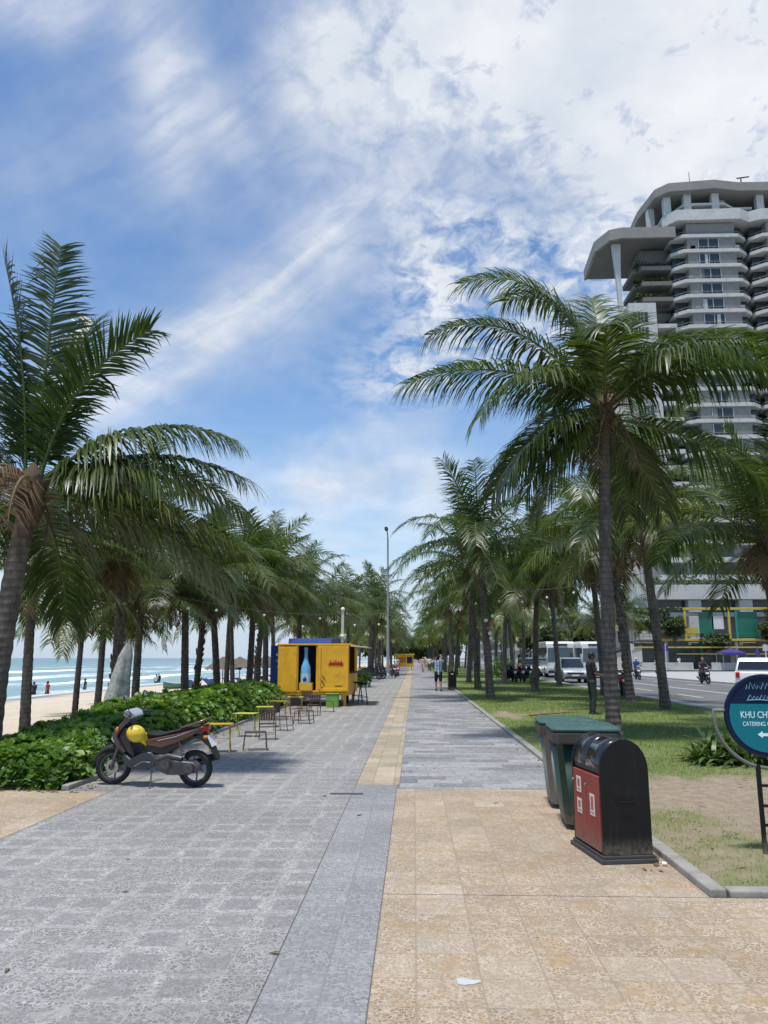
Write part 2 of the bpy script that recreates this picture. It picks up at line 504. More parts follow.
# lawn soil: short turf with bare patches
def lawn_patch(x, y):
    """0 = bare sandy soil, 1 = full turf"""
    n = mnoise.noise(Vector((x*.42+3, y*.42, 0)))*.6 + mnoise.noise(Vector((x*1.3, y*1.3, 4)))*.45 + mnoise.noise(Vector((x*4, y*4, 9)))*.42
    bare = math.exp(-((x-4.0)/1.9)**2 - ((y-9.7)/.95)**2)*.78 + math.exp(-((x-4.2)/1.1)**2 - ((y-7.9)/.5)**2)*1.0 + math.exp(-((x-2.9)/.8)**2-((y-14.6)/2.5)**2)*.7 + math.exp(-((x-2.6)/.5)**2-((y-22)/3)**2)*.55
    near = -.04 if y < 12.0 else .42
    return max(0, min(1, .55 + near + n*.75 - bare))
m, t, b = newmat('lawn_soil')
P = t.wpos()
pa = t.attr('tint')
n = t.noise(P, 9, 6, .7); n2 = t.noise(P, 60, 4, .7)
soil = t.mix(t.ramp(n, .3, .7), (.34, .275, .195), (.235, .18, .12))
turf = t.mix(t.ramp(n, .3, .7), (.115, .175, .036), (.17, .21, .058))
turf = t.mix(t.ramp(n2, .45, .7, 0, .5), turf, (.19, .165, .08))
turf = t.mix(t.ramp(t.sep(P)[1], 13, 9, 0, .45), turf, (.24, .205, .11))
c = t.mix(t.ramp(t.math('ADD', pa, t.math('MULTIPLY', t.math('SUBTRACT', n2, .5), .5)), .25, .62), soil, turf)
t.put(b.inputs['Base Color'], c); b.inputs['Roughness'].default_value = .95
t.put(b.inputs['Normal'], t.bump(n2, .5, .02))
M_LAWN = m
def lawn_z(x, y):
    return .035 + .03*mnoise.noise(Vector((x*.5, y*.5, 2))) - .022*math.exp(-((x-2.13)/.25)**2)
V = []; T = []; F = []
xs = np.linspace(PX1+.135, 9.25, 46); ys = np.concatenate([np.linspace(5.852, 26, 120), np.linspace(26.5, 60, 60), np.linspace(62, 300, 60)])
for yy in ys:
    for xx in xs: V.append((xx, yy, lawn_z(xx, yy))); T.append(lawn_patch(xx, yy))
nx = len(xs)
for j in range(len(ys)-1):
    for i in range(nx-1):
        a = j*nx+i; F.append((a, a+1, a+nx+1, a+nx))
mb = MB(); mb.add(V, F); mb.t = T
o = mb.build('lawn', M_LAWN, smooth=60); tag(o, kind='structure')

# grass blades
M_GRASS = leafmat('grass_blade', (.085, .145, .024), (.15, .215, .045), (.31, .30, .12), rough=.6, transl=.3)
rng = np.random.default_rng(3)
pts = []
for (ya, yb, n) in ((5.88, 9, 48000), (9, 13, 40000), (13, 20, 30000), (20, 32, 22000), (32, 50, 12000)):
    X = rng.uniform(PX1+.16, 9.1, n); Y = rng.uniform(ya, yb, n)
    keep = []
    for i in range(n):
        p = lawn_patch(X[i], Y[i])
        if X[i] > Y[i]*.62+.6: continue
        if rng.random() < max(0.03, (p-.2)*1.3): keep.append(i)
    pts.append(np.stack([X[keep], Y[keep], np.array([lawn_z(X[i], Y[i]) for i in keep])], 1))
B = np.concatenate(pts); n = len(B)
ang = rng.uniform(0, 2*PI, n); hh = rng.uniform(.012, .036, n)*(1+.25*(B[:, 1] > 13)); ww = rng.uniform(.0022, .0048, n)*(1+np.clip((B[:, 1]-8)*.10, 0, 3))
lean = rng.uniform(.2, 1.1, n)
dirx, diry = np.cos(ang), np.sin(ang)
v0 = B + np.stack([-diry*ww, dirx*ww, -.006*np.ones(n)], 1); v1 = B + np.stack([diry*ww, -dirx*ww, -.006*np.ones(n)], 1)
v2 = B + np.stack([dirx*hh*lean, diry*hh*lean, hh], 1)
V = np.stack([v0, v1, v2], 1).reshape(-1, 3); F = np.arange(3*n).reshape(-1, 3)
tint = np.repeat(np.clip(rng.normal(.42, .24, n) + .26*np.clip((13-B[:, 1])/4, 0, 1), 0, 1), 3)
o = link('grass', npmesh('grass', V, F, M_GRASS, tint, 3)); tag(o, 'short patchy green grass growing on the lawn', kind='stuff')

# beach and sea
m, t, b = newmat('beach_sand')
P = t.wpos()
X, Y, Z = t.sep(P)
n = t.noise(P, .5, 7, .65); n2 = t.noise(P, 5, 5, .7)
c = t.mix(t.ramp(n, .3, .7), (.66, .57, .44), (.56, .47, .35))
c = t.mix(t.ramp(n2, .35, .7, 0, .35), c, (.36, .28, .19))
wet = t.ramp(t.math('ADD', X, t.math('MULTIPLY', t.noise(P, .12, 3, .5), 8)), -25.0, -20.5, 1, 0)
c = t.mix(wet, c, (.22, .185, .14))
t.put(b.inputs['Base Color'], c)
t.put(b.inputs['Roughness'], t.math('SUBTRACT', .95, t.math('MULTIPLY', wet, .6)))
t.put(b.inputs['Normal'], t.bump(n2, .6, .08))
def beach_z(x, y):
    d = -5.2 - x
    k = max(0, min(1, d/6))
    z = -.06 - .35*k*k*(3-2*k) - max(0, d-5)*.047
    return z + .05*mnoise.noise(Vector((x*.25, y*.25, 7)))*k
o = sheet('beach', -75, -5.2, -60, 900, 0, m, 60, 120, beach_z)
m, t, b = newmat('sea_water')
P = t.wpos(); X, Y, Z = t.sep(P)
n = t.noise(t.scaled(P, (.12, .03, 1)), 1.0, 6, .6)
deep = t.ramp(X, -260, -30, 1, 0)
c = t.mix(deep, (.13, .27, .25), (.025, .12, .145))
c = t.mix(t.ramp(X, -2500, -400, .8, 0), c, (.012, .055, .10))
c = t.mix(t.ramp(n, .35, .7, 0, .4), c, (.05, .16, .17))
wob = t.math('ADD', X, t.math('ADD', t.math('MULTIPLY', t.math('SUBTRACT', t.noise(t.scaled(P, (.0, .022, 0)), 1.0, 3, .5), .5), 34), t.math('MULTIPLY', t.math('SUBTRACT', t.noise(t.scaled(P, (.25, .10, 0)), 1.0, 5, .65), .5), 10)))
fo = None
for (xc, wd, amp) in ((-28.0, 3.0, .85), (-37, 2.0, .9), (-43, 3.4, .75), (-55, 2.2, 1.0), (-60, 4.0, .7), (-80, 3.2, 1.0), (-88, 5, .7), (-118, 4, .8)):
    k = t.math('MULTIPLY', t.ramp(t.math('ABSOLUTE', t.math('SUBTRACT', wob, xc)), wd*.3, wd, amp, 0), t.ramp(t.noise(t.scaled(P, (.02, .018, 0), (xc*3, xc, 0)), 1.0, 3, .55), .40, .56))
    fo = k if fo is None else t.math('MAXIMUM', fo, k)
lace = t.noise(t.scaled(P, (.9, .45, 1)), 1.0, 6, .7)
fo = t.math('MULTIPLY', fo, t.ramp(lace, .36, .52, .25, 1))
c = t.mix(fo, c, (.82, .84, .84))
t.put(b.inputs['Base Color'], c)
t.put(b.inputs['Roughness'], t.math('ADD', .22, t.math('MULTIPLY', fo, .6)))
t.put(b.inputs['Normal'], t.bump(t.noise(t.scaled(P, (.5, .16, 1)), 1.0, 6, .65), .9, .35))
def sea_z(x, y): return -1.28
sheet('sea', -9000, -20, -3000, 12000, -1.28, m)
# swell: breaking crests as low ridges
M_FOAM = mat('sea_foam', (.80, .83, .83), .8, var=.08, scale=3)
for i, (xc, y0, y1, hgt) in enumerate(((-36, 20, 62, .30), (-55, 48, 120, .5), (-41, 84, 150, .35), (-80, 70, 190, .6), (-50, 160, 260, .45))):
    V = []; F = []; ny = int((y1-y0)/1.2)
    for j in range(ny+1):
        y = y0+(y1-y0)*j/ny
        e = max(0.0, math.sin(PI*j/ny))**.6
        xx = xc + 3.0*mnoise.noise(Vector((y*.04, xc, 0))) + .8*mnoise.noise(Vector((y*.3, xc, 3)))
        h = hgt*e*(.6+.6*abs(mnoise.noise(Vector((y*.25, xc, 5)))))
        wd = (1.4+1.5*abs(mnoise.noise(Vector((y*.2, xc, 8)))))*e+.05
        for a, hh in ((-1.0, -.08), (-.4, .7), (.1, 1.0), (.45, .6), (1.3, -.08)):
            V.append((xx+a*wd, y, -1.28+h*hh-.01))
    for j in range(ny):
        for k in range(4):
            a = j*5+k; F.append((a, a+1, a+6, a+5))
    mb = MB(); mb.add(V, F)
    tag(mb.build('sea_foam', M_FOAM, smooth=80), kind='structure')

# road, kerbs, markings, far pavement
m, t, b = newmat('asphalt')
P = t.wpos(); n = t.noise(P, .6, 6, .6); n2 = t.noise(P, 60, 3, .6)
c = t.mix(t.ramp(n, .3, .7), (.12, .12, .12), (.165, .163, .16))
f = t.ramp(n2, .2, .8, .8, 1.2); c = t.mix(1.0, c, t.comb(f, f, f), 'MULTIPLY')
t.put(b.inputs['Base Color'], c); b.inputs['Roughness'].default_value = .85
M_ASPH = m
sheet('road', 9.75, 20.0, -20, 700, -.05, M_ASPH)
sheet('side_street', 20.3, 200, 92.5, 103, -.046, M_ASPH)
M_CONC = mat('pale_concrete', (.42, .41, .39), .85, var=.15, scale=2.5, dirt=.25)
mb = MB(); mb.box(9.26, 9.745, 5.8, 400, -.1, .06)
tag(mb.build('road_kerb', M_CONC, bevel=.02), kind='structure')
M_PAINT = mat('road_paint', (.62, .62, .58), .7, var=.2, scale=3, dirt=.3)
mb = MB(); mb.box(14.7, 14.85, 5, 400, -.05, -.044)
y = 6
while y < 300:
    for x in (12.2, 17.4): mb.box(x-.06, x+.06, y, y+3, -.05, -.044)
    y += 7
mb.box(19.55, 19.68, 5, 400, -.05, -.044)
tag(mb.build('lane_marking', M_PAINT), kind='structure')
mb = MB(); mb.box(20.004, 20.3, -20, 92, -.1, .08); mb.box(20.004, 20.3, 104, 500, -.1, .08)
tag(mb.build('road_kerb', M_CONC, bevel=.02), kind='structure')
sheet('pavement', 20.304, 200, 104.2, 700, .03, paving('far_pavement', (.40, .39, .37), (.32, .31, .30), (.45, .45, .44), (.25, .25, .25), .8, .8, crack=.2))
sheet('pavement.001', 20.304, 200, -20, 92.3, .03, M_CONC)
# ------------------------------------------------------------------ palms
M_LEAF = leafmat('palm_leaf', (.020, .040, .010), (.054, .092, .022), (.215, .24, .08), rough=.36, transl=.32, spec=.5)
M_DRY = leafmat('dry_palm_leaf', (.10, .065, .035), (.19, .135, .075), (.30, .23, .14), rough=.7, transl=.2, spec=.2)
m, t, b = newmat('palm_trunk')
P = t.coord(); x, y, z = t.sep(P)
ring = t.math('SINE', t.math('ADD', t.math('MULTIPLY', z, 52), t.math('MULTIPLY', t.noise(P, 6, 3, .6), 3.0)))
n = t.noise(t.scaled(P, (6, 6, 2)), 1.5, 6, .65)
c = t.mix(t.ramp(n, .3, .7), (.06, .05, .041), (.165, .142, .118))
c = t.mix(t.ramp(ring, .55, .98, 0, .55), c, (.06, .048, .038))
c = t.mix(t.ramp(t.noise(P, 2.0, 5, .7), .5, .75, 0, .5), c, (.17, .16, .14))
t.put(b.inputs['Base Color'], c); b.inputs['Roughness'].default_value = .9
t.put(b.inputs['Normal'], t.bump(t.math('ADD', n, t.math('MULTIPLY', ring, .5)), .7, .02))
M_TRUNK = m
M_FIBRE = mat('palm_fibre', (.10, .068, .04), .95, var=.4, scale=14, bump=.8)
M_NUT = mat('coconut_husk', (.13, .13, .04), .5, var=.25, scale=6)

def trunk_mb(h, lean=(0, 0), r0=.16, r1=.105, seed=0, stubs=False, curve=0.0):
    rr = random.Random(seed)
    mb = MB(); path = []; rad = []
    n = max(18, int(h*9))
    for i in range(n+1):
        s = i/n
        z = -0.15 + (h+.15)*s
        bend = s**1.6
        path.append((lean[0]*bend + curve*math.sin(s*PI), lean[1]*bend + curve*.5*math.sin(s*PI*1.3), z))
        r = r1 + (r0-r1)*(1-s)**.8 + .10*math.exp(-s*h/.22)
        r *= 1 + (.045 if i % 2 else -.02) + rr.uniform(-.02, .02)
        rad.append(r)
    mb.tube(path, rad, 14)
    if stubs:
        for k in range(int(h*14)):
            s = .15 + .85*rr.random(); a = k*2.4
            z = h*s; bend = s**1.6
            c = Vector((lean[0]*bend + curve*math.sin(s*PI), lean[1]*bend + curve*.5*math.sin(s*PI*1.3), z)); r = r1+(r0-r1)*(1-s)**.8
            d = Vector((math.cos(a), math.sin(a), 0))
            mb.tube([c+d*r*.7, c+d*(r+.03)+Vector((0, 0, .07)), c+d*(r+.05)+Vector((0, 0, .16))], [.05, .035, .02], 5)
    return mb

class Crown:
    """leaf blades gathered as flat arrays"""
    def __init__(s): s.v = []; s.f = []; s.t = []
    def frond(s, org, az, e0, droop, L, nl=60, ll=.8, wid=.04, seed=0, tint=.4, hang=.5, dpow=1.3, segs=2, side=0.0):
        rr = random.Random(seed)
        N = 16
        pts = []; tans = []
        p = Vector(org); st = L/N
        azz = R(az)
        for i in range(N+1):
            t = i/N
            e = R(e0 - droop*t**dpow); a = azz + R(side)*t*t
            d = Vector((math.cos(a)*math.cos(e), math.sin(a)*math.cos(e), math.sin(e)))
            pts.append(p.copy()); tans.append(d)
            p = p + d*st
        mb = MB()
        mb.tube(pts, [.030*(1-i/N)**.8+.004 for i in range(N+1)], 5)
        b = len(s.v)
        s.v.extend(mb.v); s.t.extend([min(1, tint+.38)]*len(mb.v))
        for f in mb.f:
            if len(f) == 4: s.f.append(tuple(i+b for i in f))
        side0 = Vector((-math.sin(azz), math.cos(azz), 0))
        roll = rr.uniform(-.35, .35)
        for sd in (-1, 1):
            for k in range(nl):
                u = .10 + .90*(k+rr.random()*.6)/nl
                if u > .995: u = .995
                if mnoise.noise(Vector((k*.22, seed*1.7, sd*3))) > .36 and rr.random() < .75: continue
                i = u*N; i0 = int(i); fr = i-i0
                p0 = pts[i0].lerp(pts[i0+1], fr); T = tans[i0].lerp(tans[i0+1], fr).normalized()
                S = (side0 - T*side0.dot(T)).normalized(); Nn = S.cross(T)
                if Nn.z < 0 and e0 < 89 and abs(Nn.z) > .2: Nn = -Nn
                S = (S*math.cos(roll) + Nn*math.sin(roll)).normalized(); Nn = S.cross(T)*(1 if S.cross(T).dot(Nn) > 0 else -1)
                prof = min(1, .35+u*2.4) * (1 - .50*max(0, (u-.45)/.55)**1.6)
                l = ll*prof*rr.uniform(.88, 1.08)
                fa = R(14 + 34*u + rr.uniform(-7, 7))
                d = S*sd*math.cos(fa) + T*math.sin(fa) + Nn*rr.uniform(.05, .40)*(1-.5*hang)
                d.normalize()
                g = hang*rr.uniform(.55, 1.35)
                if rr.random() < .05: g += .8
                q = p0; W = T - d*T.dot(d)
                if W.length < 1e-3: continue
                W.normalize()
                w = wid*rr.uniform(.8, 1.15)*(.75+.25*prof)
                base = len(s.v); tt = max(0, min(1, tint + rr.gauss(0, .13)))
                if segs == 2: fr_ = (0, .42, 1.0); wf = (.55, 1.0, .10)
                else: fr_ = (0, .3, .65, 1.0); wf = (.55, 1.0, .75, .06)
                prev = 0
                for f_, wf_ in zip(fr_, wf):
                    if f_ > 0:
                        q = q + d*l*(f_-prev)
                        d = (d + Vector((0, 0, -1))*g*(f_-prev)*2.1).normalized()
                        W = W - d*W.dot(d)
                        if W.length > 1e-3: W.normalize()
                    prev = f_
                    s.v.append(tuple(q - W*w*wf_*.5)); s.v.append(tuple(q + W*w*wf_*.5)); s.t += [tt, tt]
                for j in range(len(fr_)-1):
                    a = base+2*j; s.f.append((a, a+1, a+3, a+2))
    def mesh(s, name, m):
        return npmesh(name, np.array(s.v), np.array(s.f), m, np.array(s.t), 4)

def auto_crown(seed, n=22, L=3.4, nl=42, wid=.055, ll=.75, segs=2, top=(0, 0, 0), droopy=1.0, tint0=.42):
    rr = random.Random(seed); cr = Crown()
    for k in range(n):
        u = (k+.5)/n
        e0 = 84 - 96*u**.95 + rr.uniform(-9, 9)
        droop = (42 + 45*math.sin(PI*min(1, u*1.15)) + rr.uniform(-12, 16))*droopy
        if u < .12: droop *= .55
        az = k*137.5 + rr.uniform(-18, 18)
        l = L*(.82+.25*math.sin(PI*u))*rr.uniform(.9, 1.08)
        cr.frond(Vector(top)+Vector((math.cos(R(az))*.08, math.sin(R(az))*.08, -.35*u+.1)), az, e0, droop, l, nl, ll, wid, seed*100+k, tint0 + rr.uniform(-.12, .12) + (.2 if u > .85 and rr.random() < .5 else 0), 0.5+.5*u, 1.3, segs, rr.uniform(-14, 14))
    return cr

def dry_skirt(seed, n=5, L=1.9, top=(0, 0, 0), wid=.05, nl=26):
    rr = random.Random(seed); cr = Crown()
    for k in range(n):
        az = k*360/n + rr.uniform(-40, 40)
        cr.frond(Vector(top)+Vector((0, 0, -.2)), az, rr.uniform(-50, -20), rr.uniform(30, 60), L*rr.uniform(.6, 1.0), nl, .55, wid, seed*77+k, rr.uniform(.3, .6), 1.3, .7, 2)
    return cr

def fibre_mb(seed, top, s=1.0):
    rr = random.Random(seed); mb = MB(); T = Vector(top)
    mb.lathe([(.10*s, -.55), (.15*s, -.35), (.19*s, -.1), (.17*s, .12), (.09*s, .32), (.02*s, .42)], 12, T)
    for k in range(16):
        a = k*2.4; d = Vector((math.cos(a), math.sin(a), 0)); z = -.4+.6*rr.random()
        l = rr.uniform(.25, .5)*s
        mb.tube([T+d*.10*s+Vector((0, 0, z)), T+d*(.10*s+l*.5)+Vector((0, 0, z+l*.45)), T+d*(.10*s+l)+Vector((0, 0, z+l*.5))], [.04*s, .028*s, .012], 5)
    for k in range(9):
        a = k*2.1+1; d = Vector((math.cos(a), math.sin(a), 0))
        mb.tube([T+d*.14*s+Vector((0, 0, -.1)), T+d*.26*s+Vector((0, 0, -.3)), T+d*.22*s+Vector((0, 0, -.75-.3*rr.random()))], [.02, .015, .006], 4)
    return mb

def add_nuts(seed, top, n, root):
    rr = random.Random(seed); T = Vector(top)
    for k in range(n):
        a = k*360/n+rr.uniform(-25, 25); d = Vector((math.cos(R(a)), math.sin(R(a)), 0))
        mb = MB(); mb.ball(T+d*.24+Vector((0, 0, -.32+rr.uniform(-.12, .12))), .10, 1, 1, 1.2, 9, 6); mb.build('coconut', M_NUT, root, smooth=60)

def palm_root(loc, rz=0, sc=1.0): return empty('coconut_palm', loc, rz, sc)

# --- the two big foreground palms, frond by frond
def hero_right():
    pass
    r = palm_root((3.88, 15.65, .02))
    top = (.16, 0, 6.65)
    trunk_mb(6.65, (.16, 0), .14, .11, 5, False, -.05).build('trunk', M_TRUNK, r, smooth=50)
    fibre_mb(3, top, 1.05).build('crown_fibre', M_FIBRE, r, smooth=50)
    cr = Crown()
    spec = [(170, 83, 112, 4.9, .50), (150, 86, 96, 4.2, .46), (80, 85, 34, 3.1, .70), (6, 54, 84, 4.3, .50), (16, 60, 92, 3.0, .40), (350, 32, 66, 4.2, .42),
            (178, 56, 94, 4.4, .40), (191, 27, 56, 4.3, .44), (215, 24, 92, 3.7, .56), (206, -8, 64, 3.0, .62), (343, -16, 46, 4.2, .5),
            (100, 50, 85, 3.6, .34), (122, 16, 74, 3.5, .36), (262, 66, 110, 2.4, .5), (312, 34, 74, 3.2, .45),
            (158, -6, 62, 2.9, .5), (150, -34, 42, 2.4, .62), (35, -34, 36, 2.4, .58), (190, -26, 46, 2.4, .6), (65, -6, 66, 3.1, .42)]
    for k, (a, e, d, L, tn) in enumerate(spec):
        cr.frond(Vector(top)+Vector((math.cos(R(a))*.1, math.sin(R(a))*.1, .1 - (e < 10)*.25)), a, e, d, L, 112, 1.28, .042, 400+k, tn*.95, 1.05 if e < 60 else .7, 1.3 if e < 55 else 1.75, 3, random.Random(k).uniform(-12, 12))
    link('crown', cr.mesh('hero_crown', M_LEAF), r)
    ds = Crown()
    for k, (a, e, d, L) in enumerate([(60, 74, 70, 1.9), (30, 80, 60, 1.7), (235, -45, 40, 1.6), (320, -48, 40, 1.5), (140, -40, 45, 1.5)]):
        ds.frond(Vector(top)+Vector((0.05, 0, .1)), a, e, d, L, 40, .5, .03, 900+k, .38, .9, 1, 2)
    link('dry_frond', ds.mesh('hero_dry', M_DRY), r)
    add_nuts(5, top, 5, r)
    return r
hr = hero_right()
tag(hr, 'tall grey-trunked coconut palm right behind the green bin, largest crown on the lawn', 'palm', 'palms on the lawn')

def hero_left():
    r = palm_root((-5.98, 11.0, -.3))
    H = 4.35; top = (.30, 0, H)
    trunk_mb(H, (.30, 0), .17, .13, 8, False, -.03).build('trunk', M_TRUNK, r, smooth=50)
    fibre_mb(4, top, 1.2).build('crown_fibre', M_FIBRE, r, smooth=50)
    cr = Crown()
    spec = [(100, 89, 8, 4.1, .34), (190, 86, 14, 3.6, .34), (70, 82, 24, 3.2, .32), (3, 80, 54, 3.0, .36),
            (5, 42, 68, 3.1, .62), (8, 24, 56, 3.2, .42), (357, 13, 56, 3.0, .56), (0, -2, 34, 3.4, .66), (8, -8, 40, 3.2, .5),
            (30, 26, 74, 3.4, .4), (75, 34, 84, 3.3, .34), (130, 22, 78, 3.5, .36), (170, 45, 84, 3.6, .4), (192, 15, 70, 3.5, .42),
            (150, 68, 60, 3.4, .36), (100, -12, 60, 3.0, .45)]
    for k, (a, e, d, L, tn) in enumerate(spec):
        cr.frond(Vector(top)+Vector((math.cos(R(a))*.1, math.sin(R(a))*.1, .12 - (e < 10)*.2)), a, e, d, L, 112, 1.12 if e < 66 else .86, .040, 700+k, tn, 1.0 if e < 60 else .24, 1.3, 3, random.Random(k+50).uniform(-10, 10))
    link('crown', cr.mesh('hero_crown', M_LEAF), r)
    ds = Crown()
    for k, (a, e, d, L) in enumerate([(250, 40, 140, 1.5), (215, 25, 125, 1.6), (280, 5, 105, 1.3), (200, 0, 95, 1.5)]):
        ds.frond(Vector(top)+Vector((math.cos(R(a))*.12, math.sin(R(a))*.12, .15)), a, e, d, L, 40, .55, .018, 950+k, .34, 1.4, .8, 2)
    link('dry_frond', ds.mesh('hero_dry', M_DRY), r)
    return r
hl = hero_left()
tag(hl, 'large coconut palm at the left edge with shaggy brown dry fronds under its upright crown', 'palm', 'palms by the beach')

# --- prototypes for the rest (meshes are shared by the copies)
PROTO = []
for k, (h, lean, seed, nl, n, L, stubs, dr, tn, nn) in enumerate([
        (5.0, (.15, .1), 21, 64, 20, 3.7, False, 1.0, .46, 5), (5.4, (-.25, .1), 22, 64, 21, 3.6, False, 1.1, .54, 0), (4.6, (.3, -.1), 23, 64, 19, 3.5, True, .95, .48, 0),
        (5.2, (0, .2), 24, 40, 19, 3.8, False, 1.05, .48, 4), (4.8, (-.15, -.2), 25, 40, 19, 3.5, False, 1.15, .58, 0), (5.0, (.1, 0), 26, 30, 18, 3.7, False, 1.0, .48, 0)]):
    far = k > 2
    root = palm_root((0, 0, 0)); top = (lean[0], lean[1], h)
    trunk_mb(h, lean, .15, .105, seed, stubs).build('trunk', M_TRUNK, root, smooth=50)
    fibre_mb(seed, top, 1.0).build('crown_fibre', M_FIBRE, root, smooth=50)
    link('crown', auto_crown(seed, n, L, nl, (.047 if not far else (.066 if k < 5 else .085)), 1.06, 2, top, dr, tn).mesh('palm_crown', M_LEAF), root)
    link('dry_frond', dry_skirt(seed, 4, 1.5, top, .05 if not far else .08, 26 if not far else 14).mesh('palm_dry', M_DRY), root)
    if nn: add_nuts(seed, top, nn, root)
    PROTO.append([root, False, h])
def put_palm(k, x, y, z, crown_h, rz, label, group, sc=None):
    root, used, h = PROTO[k]
    if not used: o = root; PROTO[k][1] = True
    else: o = copy_tree(root)
    s = (crown_h - z)/h
    o.location = (x, y, z); o.rotation_euler = (R(3.2)*math.sin(x*7.3+y), R(3.2)*math.cos(x*3.1+y*1.7), R(rz))
    sx = max(.8, min(1.12, s)) if sc is None else sc
    o.scale = (sx, sx, s)
    tag(o, label, 'palm', group)
    return o
GL, GR = 'palms by the beach', 'palms on the lawn'
Z = -.35
put_palm(0, -8.95, 18, Z, 3.9, 40, 'slim straight palm trunk standing on the sand, second from the left edge', GL, .82)
put_palm(4, -11.3, 26, -.75, 3.1, 100, 'short pale-trunked palm with yellowing drooping fronds out on the sand', GL, .72)
put_palm(2, -7.4, 19.2, Z, 4.4, 200, 'palm with dark stubbly trunk rising right behind the pale cloth-wrapped cone', GL, .95)
put_palm(1, -12.2, 30, -.8, 4.2, 10, 'dark slim palm between the pale short palm and the cloth-wrapped cone', GL, .9)
put_palm(3, -14.7, 40, -1.0, 3.6, 70, 'thin far palm on the sand seen just right of the stubbly trunk', GL, .8)
put_palm(1, -8.75, 24.5, -.5, 3.7, 160, 'dark straight palm trunk on the sand behind the motorbike seat', GL, .85)
put_palm(0, -7.6, 26, -.5, 4.1, 250, 'dark thick palm trunk in front of the green boat end, left of a leaning pair', GL, .95)
put_palm(2, -8.7, 31, -.5, 4.5, 300, 'slightly leaning palm close right of the dark thick trunk by the boat', GL, .9)
put_palm(1, -7.5, 30, -.45, 4.6, 30, 'palm with broad trunk in front of the dark blue beach loungers', GL, .95)
put_palm(3, -10.4, 45, -.8, 5.0, 190, 'narrow distant palm in front of the thatched parasols', GL, .95)
put_palm(0, -7.0, 33, -.4, 4.7, 120, 'pale-trunked palm at the hedge end left of the yellow kiosk', GL, 1.0)
put_palm(2, -7.5, 37, -.4, 5.0, 50, 'palm with stubbly trunk close behind the blue side panel of the yellow kiosk', GL, 1.0)
put_palm(1, -7.6, 40, -.4, 5.7, 80, 'tallest palm above the blue roof of the yellow kiosk', GL, 1.05)
put_palm(0, -6.5, 44, -.3, 5.0, 310, 'palm with full crown behind the right half of the yellow kiosk', GL, 1.05)
put_palm(3, -6.3, 55, -.3, 5.0, 20, 'palm behind the kiosk and left of the white lamp-string post', GL, 1.05)
put_palm(4, -5.2, 62, -.1, 6.0, 140, 'palm just left of the tall street lamp near parked motorbikes', GL, 1.05)
put_palm(3, -4.3, 75, -.1, 6.4, 260, 'palm whose crown is crossed by the tall street lamp', GL, 1.1)
# lawn side
put_palm(1, 7.73, 24.7, .03, 6.3, 60, 'palm with leaning grey trunk near the road kerb, right of the foreground lawn palm', GR, 1.02)
put_palm(2, 7.95, 17.4, .03, 4.35, 150, 'palm at the right edge with low dark crown behind the round teal sign', GR, .9)
put_palm(0, 2.95, 30.8, .03, 6.1, 200, 'palm by the promenade kerb with white lamp globes on its trunk', GR, 1.05)
put_palm(1, 8.1, 34, .03, 6.3, 20, 'thin dark-trunked palm behind the man in the dark polo shirt', GR, .95)
put_palm(2, 3.25, 40.3, .03, 6.1, 330, 'palm by the kerb second in the row beyond the palm with white globes', GR, 1.05)
put_palm(0, 8.15, 44.6, .03, 6.4, 90, 'dark palm trunk standing in front of the silver car', GR, 1.0)
put_palm(1, 3.55, 51.5, .03, 6.1, 110, 'palm by the kerb third in the row beyond the palm with white globes', GR, 1.05)
put_palm(4, 7.6, 55, .03, 6.2, 240, 'palm beside the parked motorbikes at the far end of the lawn', GR, 1.0)
put_palm(3, 3.0, 64, .03, 6.3, 10, 'palm right behind the far black litter bin', GR, 1.1)
put_palm(1, 5.7, 37.5, .03, 5.6, 280, 'palm in the middle of the lawn between the kerb row and the road row', GR, 1.0)
put_palm(2, 7.9, 29.2, .03, 6.0, 130, 'palm on the road side of the lawn just behind the leaning grey palm', GR, 1.0)
put_palm(0, 5.5, 48.5, .03, 6.2, 35, 'farther palm in the middle of the lawn near the parked motorbikes', GR, 1.0)
rr = random.Random(11)
FL = 'coconut palm in the dense far row on the beach side of the promenade'
FRR = 'coconut palm in the dense far row on the lawn side of the promenade'
FX = 'coconut palm standing on the far pavement across the road'
for i in range(14):
    y = 80 + i*9 + rr.uniform(-2, 2)
    put_palm(3 + i % 3, -3.6 - rr.uniform(0, 1.2), y, -.05, rr.uniform(5.6, 7.0), rr.uniform(0, 360), FL, 'far beach-side palms', 1.08)
for i in range(16):
    y = 48 + i*9 + rr.uniform(-3, 3)
    put_palm(3 + (i+1) % 3, -8.4 - rr.uniform(0, 4), y, -.5, rr.uniform(4.6, 6.4), rr.uniform(0, 360), FL, 'far beach-side palms', 1.05)
for i in range(14):
    y = 73 + i*9 + rr.uniform(-2, 2)
    put_palm(3 + i % 3, 3.2 + rr.uniform(-.3, .6), y, 0, rr.uniform(5.4, 6.4), rr.uniform(0, 360), FRR, 'far lawn-side palms', 1.08)
for i in range(13):
    y = 64 + i*9 + rr.uniform(-2, 2)
    put_palm(3 + (i+2) % 3, 7.6 + rr.uniform(-.4, .6), y, 0, rr.uniform(5.2, 6.6), rr.uniform(0, 360), FRR, 'far lawn-side palms', 1.05)
for i in range(10):
    y = 88 + i*13 + rr.uniform(-3, 3)
    put_palm(3 + i % 3, 22.5 + rr.uniform(0, 2), y, 0, rr.uniform(6, 7.5), rr.uniform(0, 360), FX, 'palms across the road', 1.1)

